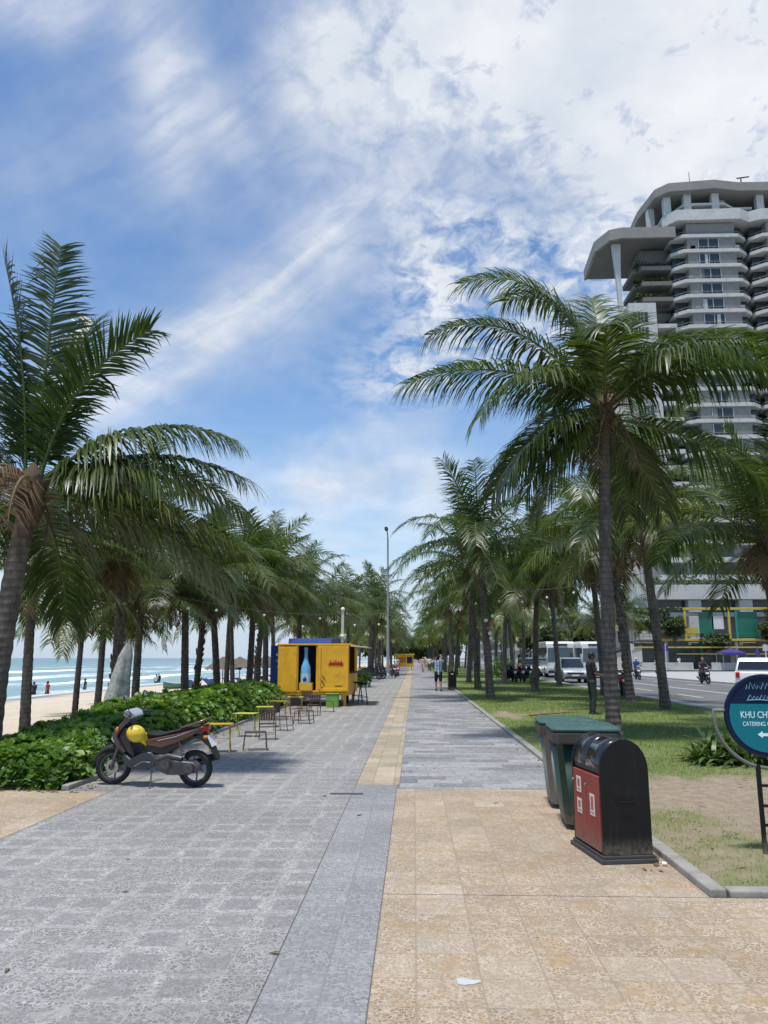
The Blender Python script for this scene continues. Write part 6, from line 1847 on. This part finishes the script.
for bi, (x0, x1) in enumerate(((49.6, 64.0), (64.6, 79.0))):
    for k, z in enumerate(zs):
        if not first:
            first = bay_floor(x0, x1, z) + [bay_window(x0, x1, z-FH)]
        else:
            for o in first:
                c = o.copy(); COL.objects.link(c); c.parent = tw; c.location = ((x0-49.6), 0, z-zs[0])
# end balconies plants
rr = random.Random(5)
cr = Crown()
for k in range(60):
    z = rr.choice(zs[:14]); x = rr.choice([50.4, 51.2, 62.4, 63.3, 65.4, 66.2, 67]) ; p0 = Vector((x, 137.3+rr.uniform(0, 1.4), z+.55))-TO
    for q in range(22):
        p = p0+Vector((rr.gauss(0, .35), rr.gauss(0, .2), rr.uniform(0, .9))); a = Vector((rr.gauss(0, 1), rr.gauss(0, 1), rr.gauss(0, 1))).normalized()*.22; b_ = a.orthogonal()*.8; i = len(cr.v)
        for v in (p-a, p+b_, p+a, p-b_): cr.v.append(tuple(v)); cr.t.append(rr.uniform(.2, .7))
        cr.f.append((i, i+1, i+2, i+3))
o = link('balcony_plants', cr.mesh('balcony_plants', M_TREELEAF), tw); o['kind'] = 'stuff'
# left slab with its window columns and recessed balconies
mb = TB(); mb.box(40.9, 46.0, 137.0, 150, 0, 67.4); mb.build('stair_slab', M_TOWW, tw)
wf = None
for k in range(19):
    z = 66.0-FH*(k+1)
    if wf is None:
        mb = TB(); mb.mi = 0; mb.box(41.5, 44.4, 136.93, 136.99, z+.6, z+2.6); mb.mi = 1
        for x in (41.5, 42.4, 43.0, 43.6, 44.4): mb.box(x-.06, x+.06, 136.88, 136.925, z+.55, z+2.65)
        wf = mb.build('window', [M_WIN, M_TOWW], tw); z0_ = z
        mb = TB(); mb.box(46.01, 49.9, 137.6, 141.4, z-.35, z+.45); bf = mb.build('balcony', M_TOWW, tw)
        mb = TB(); mb.box(46.02, 50.2, 141.1, 141.4, z+.46, z+2.65); df = mb.build('dark_recess_pane', M_WIN, tw)
    else:
        for o in (wf, bf, df):
            c = o.copy(); COL.objects.link(c); c.parent = tw; c.location = (0, 0, z-z0_)
mb = TB(); mb.box(46.01, 50.25, 141.5, 150, 0, 67.3); mb.build('wall', M_PANEL, tw)
# garden terraces between slab and hood
for z in (68.2, 71.4, 74.6):
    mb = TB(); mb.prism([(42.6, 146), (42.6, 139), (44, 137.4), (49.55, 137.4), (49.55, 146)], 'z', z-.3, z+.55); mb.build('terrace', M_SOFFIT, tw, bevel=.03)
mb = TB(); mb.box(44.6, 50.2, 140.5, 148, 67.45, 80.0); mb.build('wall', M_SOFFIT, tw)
cr = Crown()
for k in range(1700):
    z = rr.choice([68.8, 72.0, 75.2]); p = Vector((rr.uniform(42.8, 49.4), rr.uniform(137.6, 139.5), z+abs(rr.gauss(0, .5))-rr.random()*1.0*(rr.random() < .4)))-TO
    a = Vector((rr.gauss(0, 1), rr.gauss(0, 1), rr.gauss(0, 1))).normalized()*.3; b_ = a.orthogonal()*.7; i = len(cr.v)
    for v in (p-a, p+b_, p+a, p-b_): cr.v.append(tuple(v)); cr.t.append(rr.uniform(.1, .7))
    cr.f.append((i, i+1, i+2, i+3))
o = link('terrace_plants', cr.mesh('terrace_plants', M_TREELEAF), tw); o['kind'] = 'stuff'
# hooded sky terrace : canted slab on flared column
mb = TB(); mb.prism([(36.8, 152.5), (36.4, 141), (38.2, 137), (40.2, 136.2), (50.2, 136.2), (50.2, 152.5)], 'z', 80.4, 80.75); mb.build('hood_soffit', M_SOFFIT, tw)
mb = TB()
pl = [(36.6, 152.6), (36.1, 141), (38.0, 136.7), (40.1, 135.9), (50.3, 135.9)]
for (a, b_) in zip(pl[:-1], pl[1:]):
    d = Vector((b_[0]-a[0], b_[1]-a[1], 0)).normalized(); nrm = Vector((-d.y, d.x, 0))*.5
    V = [(a[0], a[1], 80.2), (b_[0], b_[1], 80.2), (b_[0]+nrm.x, b_[1]+nrm.y, 80.2), (a[0]+nrm.x, a[1]+nrm.y, 80.2)]
    mb.add(V+[(x, y, 82.4) for x, y, z in V], [(3, 2, 1, 0), (4, 5, 6, 7), (0, 1, 5, 4), (1, 2, 6, 5), (2, 3, 7, 6), (3, 0, 4, 7)])
mb.build('hood_fascia', M_TOW, tw)
mb = TB(); mb.prism([(37.2, 152.4), (36.9, 141.4), (38.5, 137.4), (40.4, 136.6), (50.1, 136.6), (50.1, 152.4)], 'z', 80.76, 82.2); mb.build('hood_roof', M_TOW, tw)
mb = TB()
n = 8
V = []
for i in range(n+1):
    u = i/n; w_ = .55+.9*(u**3); z = 62+18.35*u; x = 39.9-.25*u
    V += [(x-w_*.6, 138.6-.4, z), (x+w_*.6, 138.6-.4, z), (x+w_*.6, 138.6+.5, z), (x-w_*.6, 138.6+.5, z)]
F = []
for i in range(n):
    for k in range(4):
        k2_ = (k+1) % 4; F.append((i*4+k, i*4+k2_, i*4+4+k2_, i*4+4+k))
F += [(3, 2, 1, 0), tuple(n*4+k for k in range(4))]
mb.add(V, F); mb.build('flared_column', M_TOWW, tw, bevel=.04)
mb = TB(); mb.box(37.5, 40.8, 140, 152, 0, 62); mb.build('low_wing', M_TOWW, tw)
# air conditioners and pale curtains differ from flat to flat
rr = random.Random(9)
for k in range(46):
    z = rr.choice(zs[1:16]); bx0 = rr.choice([49.6, 64.6])
    if k % 2:
        x = bx0 + rr.choice([2.6, 3.4, 10.6, 11.6]); mb = TB(); mb.box(x, x+.85, 136.02, 136.38, z+.55, z+1.15); mb.build('air_conditioner', M_PANEL, tw, bevel=.03)
    else:
        x = bx0 + 7.2 + rr.choice([-2.1, -1.2, .1, .8]); mb = TB(); mb.box(x, x+rr.uniform(.4, .8), 136.343, 136.348, z+.65, z+2.55); mb.build('curtain', rr.choice([M_TOWW, M_PANEL, M_SOFFIT]), tw)
# crown storey
def crown_poly(i=0.0): return [(46.4+i, 152), (46.2+i, 145), (47.4+i, 137.4+i), (49.4+i*.6, 135.4+i), (58, 134.6+i), (63, 135.6+i), (80, 135.8+i), (80, 152)]
mb = TB(); mb.prism([(48.6, 141.3), (48.6, 138), (50.6, 135.5), (62.4, 135.3), (64.5, 136.6), (66.5, 135.6), (80, 135.5), (80, 141.3)], 'z', 83.35, 85.6); mb.build('crown_band', M_TOWW, tw, bevel=.06)
mb = TB(); mb.prism(crown_poly(.0), 'z', 89.4, 91.2); mb.build('crown_roof', M_TOW, tw, bevel=.06)
mb = TB(); mb.prism(crown_poly(.6), 'z', 91.2, 91.6); mb.build('roof_edge', M_SOFFIT, tw)
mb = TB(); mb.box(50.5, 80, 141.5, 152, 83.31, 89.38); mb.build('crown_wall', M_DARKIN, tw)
mb = TB(); mb.prism([(46.8, 150), (46.8, 140), (48.4, 138.6), (48.4, 150)], 'z', 83.31, 84.6); mb.build('crown_parapet', M_TOW, tw)
for x, y in ((47.6, 141), (49.6, 137.2), (53.2, 136.4), (58.4, 136.2), (60.4, 138.6), (67.2, 137), (71.5, 137)):
    mb = TB(); mb.box(x-.7, x+.7, y, y+1.2, 85.61 if y < 140 and x > 49 else 83.4, 89.38); mb.build('crown_pillar', M_TOWW, tw, bevel=.04)
mb = TB(); mb.prism([(51, 139), (52.5, 136.3), (60, 136.2), (62.5, 138), (66, 138), (66, 141.2), (51, 141.2)], 'z', 86.9, 87.4); mb.build('crown_sill', M_TOWW, tw)
mb = TB(); mb.tube([(55.3, 140, 91.5), (55.3, 140, 96.5)], .06, 6); mb.build('antenna', M_IRON, tw)
mb = TB(); mb.tube([(64.4, 138, 91.6), (64.4, 138, 93.6)], .12, 6); mb.tube([(63.6, 138, 93.6), (66.0, 138, 93.9)], .13, 6); mb.box(63.9, 64.8, 137.6, 138.5, 91.6, 92.3); mb.build('roof_hoist', M_IRON, tw)
tag(tw, 'tall grey stepped hotel tower with rounded balcony bays and a flat-roofed crown', 'tower')

# ------------------------------------------------------------------ podium and terrace restaurant facing the side street
pd = empty('hotel_podium', (50, 116, 0)); TO = Vector((50, 116, 0))
mb = TB(); mb.box(33.2, 95, 117, 135.5, 0, 10.0); mb.build('wall', M_PANEL, pd)
mb = TB(); mb.box(32.9, 95, 115.0, 116.99, 10.05, 12.2); mb.build('parapet', M_TOWW, pd, bevel=.05)
mb = TB(); mb.box(33.0, 95, 116.0, 134, 7.6, 8.2); mb.box(33.0, 95, 117.0, 134, 10.01, 10.04); mb.build('slab', M_TOWW, pd)
for k in range(8):
    x = 34.0+7.4*k
    mb = TB(); mb.box(x-1.0, x+.9, 115.4, 116.99, 0, 7.59); mb.build('pier', M_TOWW, pd, bevel=.04)
    mb = TB(); mb.box(x-1.0, x+.9, 115.4, 116.99, 8.21, 10.04); mb.build('pier', M_TOWW, pd, bevel=.04)
    mb = TB(); mb.box(x+.95, x+6.35, 116.9, 116.99, 8.3, 10.0); mb.build('window', M_WIN, pd)
cr = Crown()
for k in range(1600):
    x = rr.uniform(33.5, 75); dens = mnoise.noise(Vector((x*.3, 0, 3)))
    if dens < -.1: continue
    p = Vector((x, rr.uniform(115, 118), 12.1+abs(rr.gauss(0, .8+dens))-(rr.random() < .25)*rr.random()*1.2))-TO
    a = Vector((rr.gauss(0, 1), rr.gauss(0, 1), rr.gauss(0, 1))).normalized()*.28; b_ = a.orthogonal()*.7; i = len(cr.v)
    for v in (p-a, p+b_, p+a, p-b_): cr.v.append(tuple(v)); cr.t.append(rr.uniform(.1, .7))
    cr.f.append((i, i+1, i+2, i+3))
o = link('planter_greenery', cr.mesh('planter_greenery', M_TREELEAF), pd); o['kind'] = 'stuff'
mb = TB(); mb.box(40, 95, 125, 135.4, 12.3, 22); mb.build('upper_block', M_PANEL, pd)
for k in range(3):
    z = 14.2+2.8*k
    mb = TB(); mb.box(39.5, 95, 124.2, 124.98, z-.35, z+.45); mb.build('balcony', M_TOWW, pd)
    for q in range(12):
        mb = TB(); mb.box(41+q*4, 43.6+q*4, 124.93, 124.985, z+.6, z+2.2); mb.build('window', M_WIN, pd)
tag(pd, 'white hotel podium with dark openings and planted parapet above the green and yellow terrace', 'building')

M_YB = mat('yellow_steel_beam', (.50, .36, .05), .5, var=.12, scale=1.2, dirt=.2)
M_GP = mat('green_panel', (.012, .14, .085), .5, var=.2, scale=.8)
M_TEALP = mat('teal_post', (.02, .22, .18), .5)
M_ORSIGN = mat('orange_sign', (.55, .17, .02), .5)
M_PURP = mat('purple_canvas', (.045, .035, .18), .8, var=.12)
rf = empty('terrace_restaurant', (45, 112, 0)); TO = Vector((45, 112, 0))
X0, X1 = 30.2, 56
mb = TB(); mb.box(X0+7.8, X1, 110.8, 111.1, 8.25, 8.6); mb.box(X0+3.4, X1, 110.8, 111.1, 3.95, 4.25); mb.build('yellow_beam', M_YB, rf, bevel=.03)
mb = TB(); mb.box(X0, X1, 111.3, 115.3, 3.9, 4.15); mb.build('deck', M_PANEL, rf)
for k, x in enumerate((38.2, 44.3, 45.3, 50.0, 51.6)):
    mb = TB(); mb.box(x-.14, x+.14, 110.85, 111.08, 4.26, 8.24); mb.build('post', M_YB if k in (0, 1, 4) else M_TEALP, rf)
for x0_, x1_, z0, z1, mm in ((40.2, 42.2, 4.5, 7.9, M_GP), (45.6, 48.3, 4.3, 8.0, M_GP), (34.2, 36.0, 4.3, 5.0, M_ORSIGN), (31.0, 33.6, 5.4, 6.6, M_ORSIGN), (38.4, 40.0, 4.6, 5.8, M_YB), (51.8, 53.6, 5.6, 7.0, M_ORSIGN), (42.0, 43.6, 5.6, 7.4, M_STICK)):
    mb = TB(); mb.box(x0_, x1_, 111.12, 111.2, z0, z1); mb.build('panel', mm, rf)
for k in range(6):
    x = X0+.6+k*4.9
    mb = TB(); mb.box(x-.2, x+.2, 112.0, 112.4, .03, 3.89); mb.build('column', M_TOWW if k % 2 else M_GP, rf)
    mb = TB(); mb.box(x+.3, x+4.3, 113.0, 113.06, .15, 3.4); mb.build('window', M_WIN, rf)
mb = TB(); mb.box(X0+2, X1, 110.9, 111.0, 4.9, 4.97); mb.box(X0+2, X1, 110.9, 111.0, 4.55, 4.6)
for k in range(26): mb.box(X0+2+k*.93, X0+2.05+k*.93, 110.92, 110.98, 4.26, 4.9)
mb.build('railing', M_TEALP, rf)
mb = TB(); mb.box(X0-1, X1, 109.2, 109.4, 2.95, 3.15); mb.box(X0+6, X1, 109.2, 109.4, 2.1, 2.2); mb.build('sign_rail', M_YB, rf)
tag(rf, 'two-storey terrace restaurant with yellow steel beams and green panels across the road', 'restaurant')
def leafy(name, loc, rx, ry, rz_, n, seed, label, cat, group, leaf=.22, trunk=0):
    rr_ = random.Random(seed); cr = Crown(); r = empty(name, loc)
    for k in range(n):
        d = Vector((rr_.gauss(0, 1), rr_.gauss(0, 1), rr_.gauss(0, 1))).normalized()*(rr_.random()**.4)
        d *= .8+.5*mnoise.noise(d*2.5+Vector((seed, 0, 0)))
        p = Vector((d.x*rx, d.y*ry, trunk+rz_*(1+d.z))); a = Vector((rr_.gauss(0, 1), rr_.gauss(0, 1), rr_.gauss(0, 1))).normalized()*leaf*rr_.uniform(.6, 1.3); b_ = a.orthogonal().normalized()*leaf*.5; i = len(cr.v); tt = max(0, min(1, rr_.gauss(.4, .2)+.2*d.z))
        for v in (p-a, p+b_, p+a, p-b_): cr.v.append(tuple(v)); cr.t.append(tt)
        cr.f.append((i, i+1, i+2, i+3))
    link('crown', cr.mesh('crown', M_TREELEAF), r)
    mb = MB(); mb.tube([(0, 0, 0), (.05, 0, trunk*.6+.1), (0, .05, trunk+rz_)], [.14, .11, .05], 8)
    for k in range(4): mb.tube([(0, 0, trunk*.8+.2), (rx*.5*math.cos(k*1.6), ry*.5*math.sin(k*1.6), trunk+rz_)], [.06, .02], 5)
    mb.build('trunk', M_FIBRE, r, smooth=60)
    return tag(r, label, cat, group)
leafy('street_tree', (50.2, 109.5, 0), 3.0, 1.5, 1.7, 2600, 31, 'leafy green tree before the right half of the yellow terrace', 'tree', 'street trees', .26, 3.6)
leafy('street_tree', (36.2, 109.8, 0), 1.8, 1.4, 1.6, 1500, 32, 'leafy tree at the left end of the yellow terrace, partly behind the leaning palm', 'tree', 'street trees', .26, 4.2)
leafy('street_tree', (42.0, 109.9, 0), 2.0, 1.2, 1.0, 1500, 33, 'low dark tree under the middle of the yellow terrace', 'tree', 'street trees', .26, 2.6)
leafy('street_tree', (23.0, 108, 0), 2.4, 2.0, 2.0, 1800, 34, 'dark round street tree at the road corner left of the terrace', 'tree', 'street trees', .28, 2.6)
leafy('street_tree', (22.6, 128, 0), 2.6, 2.2, 2.3, 1800, 35, 'dark street tree further along the road behind the buses', 'tree', 'street trees', .28, 2.6)
leafy('street_tree', (22.2, 150, 0), 2.8, 2.2, 2.5, 1800, 36, 'distant street tree at the far end of the opposite pavement', 'tree', 'street trees', .3, 2.6)
# purple canopies
for k, (x, y, s_, lab) in enumerate([(41.6, 104.5, 1.5, 'purple canvas canopy on poles before the restaurant, left one'), (45.5, 105.5, 1.0, 'small purple closed parasol right of the purple canopy')]):
    r = empty('canopy', (x, y, 0))
    if k == 0:
        mb = MB(); V = [(-1.5, -1.2, 2.3), (1.5, -1.2, 2.3), (1.5, 1.2, 2.3), (-1.5, 1.2, 2.3), (0, 0, 2.9), (-1.5, -1.22, 1.95), (1.5, -1.22, 1.95)]
        mb.add(V, [(0, 1, 4), (1, 2, 4), (2, 3, 4), (3, 0, 4), (5, 6, 1, 0)]); mb.build('canvas', M_PURP, r)
        for px in (-1.45, 1.45):
            for py in (-1.15, 1.15):
                mb = MB(); mb.tube([(px, py, 0), (px, py, 2.3)], .04, 6); mb.build('pole', M_GALV, r)
    else:
        mb = MB(); mb.lathe([(.10, 1.2), (.42, 1.35), (.30, 2.2), (.08, 3.0)], 12); mb.build('canvas', M_PURP, r, smooth=40)
        mb = MB(); mb.tube([(0, 0, 0), (0, 0, 3.1)], .04, 6); mb.build('pole', M_GALV, r)
    tag(r, lab, 'canopy', 'purple canopies')
wl = empty('low_wall', (38, 105, 0))
mb = MB(); mb.box(-10, -1.2, -.15, .15, -.05, 1.0); mb.box(1.2, 30, -.15, .15, -.05, 1.0); mb.build('wall', M_TOWW, wl, bevel=.03)
mb = MB()
for k in range(24): mb.box(1.3+k*1.15, 1.36+k*1.15, -.03, .03, 1.001, 2.0)
mb.box(1.25, 29, -.03, .03, 2.0, 2.06); mb.build('railing', M_IRON, wl)
tag(wl, 'low white wall with dark railing along the far side of the side street', 'wall')
rp = empty('ramp_shed', (29.5, 112, 0))
mb = MB(); mb.prism([(-3.4, 0), (2.2, 0), (2.2, 3.4), (-3.4, 1.7)], 'y', -2, 4); mb.build('wall', M_TOWW, rp, bevel=.05)
mb = MB(); mb.prism([(-3.6, 1.75), (2.4, 3.55), (2.4, 3.7), (-3.6, 1.9)], 'y', -2.2, 4.2); mb.build('roof', M_BLKTRIM, rp)
tag(rp, 'small pale shed with sloping dark roof left of the terrace restaurant', 'shed')
# parked motorbikes and posts along the far kerb
for k, (x, y) in enumerate(((26.5, 96.5), (33.0, 104), (45.9, 104))):
    r = empty('signpost', (x, y, 0))
    mb = MB(); mb.tube([(0, 0, 0), (0, 0, 3.4)], .07, 8); mb.build('post', M_WPOST, r, smooth=60)
    mb = MB(); mb.box(-.35, .35, -.05, -.01, 2.5, 3.3); mb.build('plate', [M_TOWW, M_PURP, M_TOWW][k], r)
    tag(r, ['white signpost at the side street corner left of the leaning palm', 'white signpost before the low wall', 'signpost with purple plate beside the purple parasol'][k], 'signpost', 'signposts across the road')

# ------------------------------------------------------------------ other buildings along the far side of the road
def block(name, x0, x1, y0, y1, h, m, lab, fl=3.3, red=False):
    r = empty(name, ((x0+x1)/2, y0, 0)); cx = (x0+x1)/2
    mb = MB(); mb.box(x0-cx, x1-cx, 0, y1-y0, 0, h); mb.build('wall', m, r)
    mb = MB(); mb.box(x0-cx-.3, x1-cx+.3, -.3, y1-y0+.3, h+.002, h+.7); mb.build('roof_parapet', M_TOWW, r, bevel=.03)
    n = int(h/fl); nx = max(2, int((x1-x0)/3.2)); ny = min(9, max(2, int((y1-y0)/3.4)))
    for k in range(n):
        z = k*fl+.9
        for i in range(nx):
            a = (x0-cx)+(x1-x0)*(i+.2)/nx; mb = MB(); mb.box(a, a+(x1-x0)*.6/nx, -.06, -.003, z, z+1.6); mb.build('window', M_WIN, r)
        for i in range(ny):
            a = (y1-y0)*(i+.2)/ny; mb = MB(); mb.box(x0-cx-.06, x0-cx-.003, a, a+(y1-y0)*.6/ny, z, z+1.6); mb.build('window', M_WIN, r)
        mb = MB(); mb.box(x0-cx-.5, x1-cx, -.5, -.07, z-.75, z-.45); mb.box(x0-cx-.5, x0-cx-.07, -.069, y1-y0, z-.75, z-.45); mb.build('ledge', M_TOWW, r)
    if red:
        mb = MB(); mb.box(-3.6, 2.4, -.8, -.5, h-5.4, h-3.0); s_ = mb.build('red_sign', M_RED, r)
        mb = MB()
        for i in range(5): mb.box(-3.1+i*1.05, -2.6+i*1.05, -.86, -.81, h-4.8, h-3.6)
        mb.build('sign_stroke', M_STICK, s_)
    return tag(r, lab, 'building', 'buildings across the road')
block('white_building', 29, 41, 195, 215, 37, M_TOWW, 'white building with a red sign high up, glimpsed between palm crowns left of the tower', red=True)
block('shop_building', 25.5, 40, 150, 166, 9, M_PANEL, 'low grey shop building behind the buses')
block('shop_building', 25.5, 38, 200, 230, 16, M_TOWW, 'pale mid-rise building further down the far side of the road')
block('shop_building', 25.5, 44, 240, 290, 22, M_PANEL, 'grey mid-rise building at the far end of the road')
block('shop_building', 25.5, 50, 300, 380, 14, M_TOWW, 'most distant pale block closing the far end of the road')

# trees that close the far end of the promenade
for k, (x, y, rx, rz_, n) in enumerate(((-9, 262, 7, 5.0, 1800), (-1.5, 300, 6.5, 4.6, 1800), (6.5, 280, 6, 5, 1800), (14, 330, 9, 6, 1800), (-17, 330, 9, 5, 1600), (1.5, 250, 3.5, 3.2, 1200))):
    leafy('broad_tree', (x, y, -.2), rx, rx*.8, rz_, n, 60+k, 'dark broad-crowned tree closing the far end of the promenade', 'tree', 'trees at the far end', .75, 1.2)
# climbing plants over the terrace frame
rr = random.Random(77)
for k, (x0, x1, z0, z1, n, lab) in enumerate(((49.0, 54.5, 4.0, 8.3, 1500, 'dense green climber over the right bays of the yellow terrace'), (31.0, 37.5, 5.0, 8.6, 1300, 'green climber hanging on the left end of the terrace frame'), (40.0, 44.0, 3.2, 4.9, 700, 'dark creeper trailing under the middle of the terrace deck'))):
    cr = Crown()
    for q in range(n):
        x = rr.uniform(x0, x1); z = rr.uniform(z0, z1)
        if mnoise.noise(Vector((x*.7, z*.7, k))) < -.12: continue
        p = Vector((x, 110.4+rr.uniform(-.35, .35), z)); a = Vector((rr.gauss(0, 1), rr.gauss(0, 1), rr.gauss(0, 1))).normalized()*.24*rr.uniform(.6, 1.2); b_ = a.orthogonal()*.55; i = len(cr.v); tt = max(0, min(1, rr.gauss(.42, .22)))
        for v in (p-a, p+b_, p+a, p-b_): cr.v.append(tuple(v)); cr.t.append(tt)
        cr.f.append((i, i+1, i+2, i+3))
    tag(link('climbing_plant', cr.mesh('climbing_plant', M_TREELEAF)), lab, 'plant', 'climbers on the terrace')
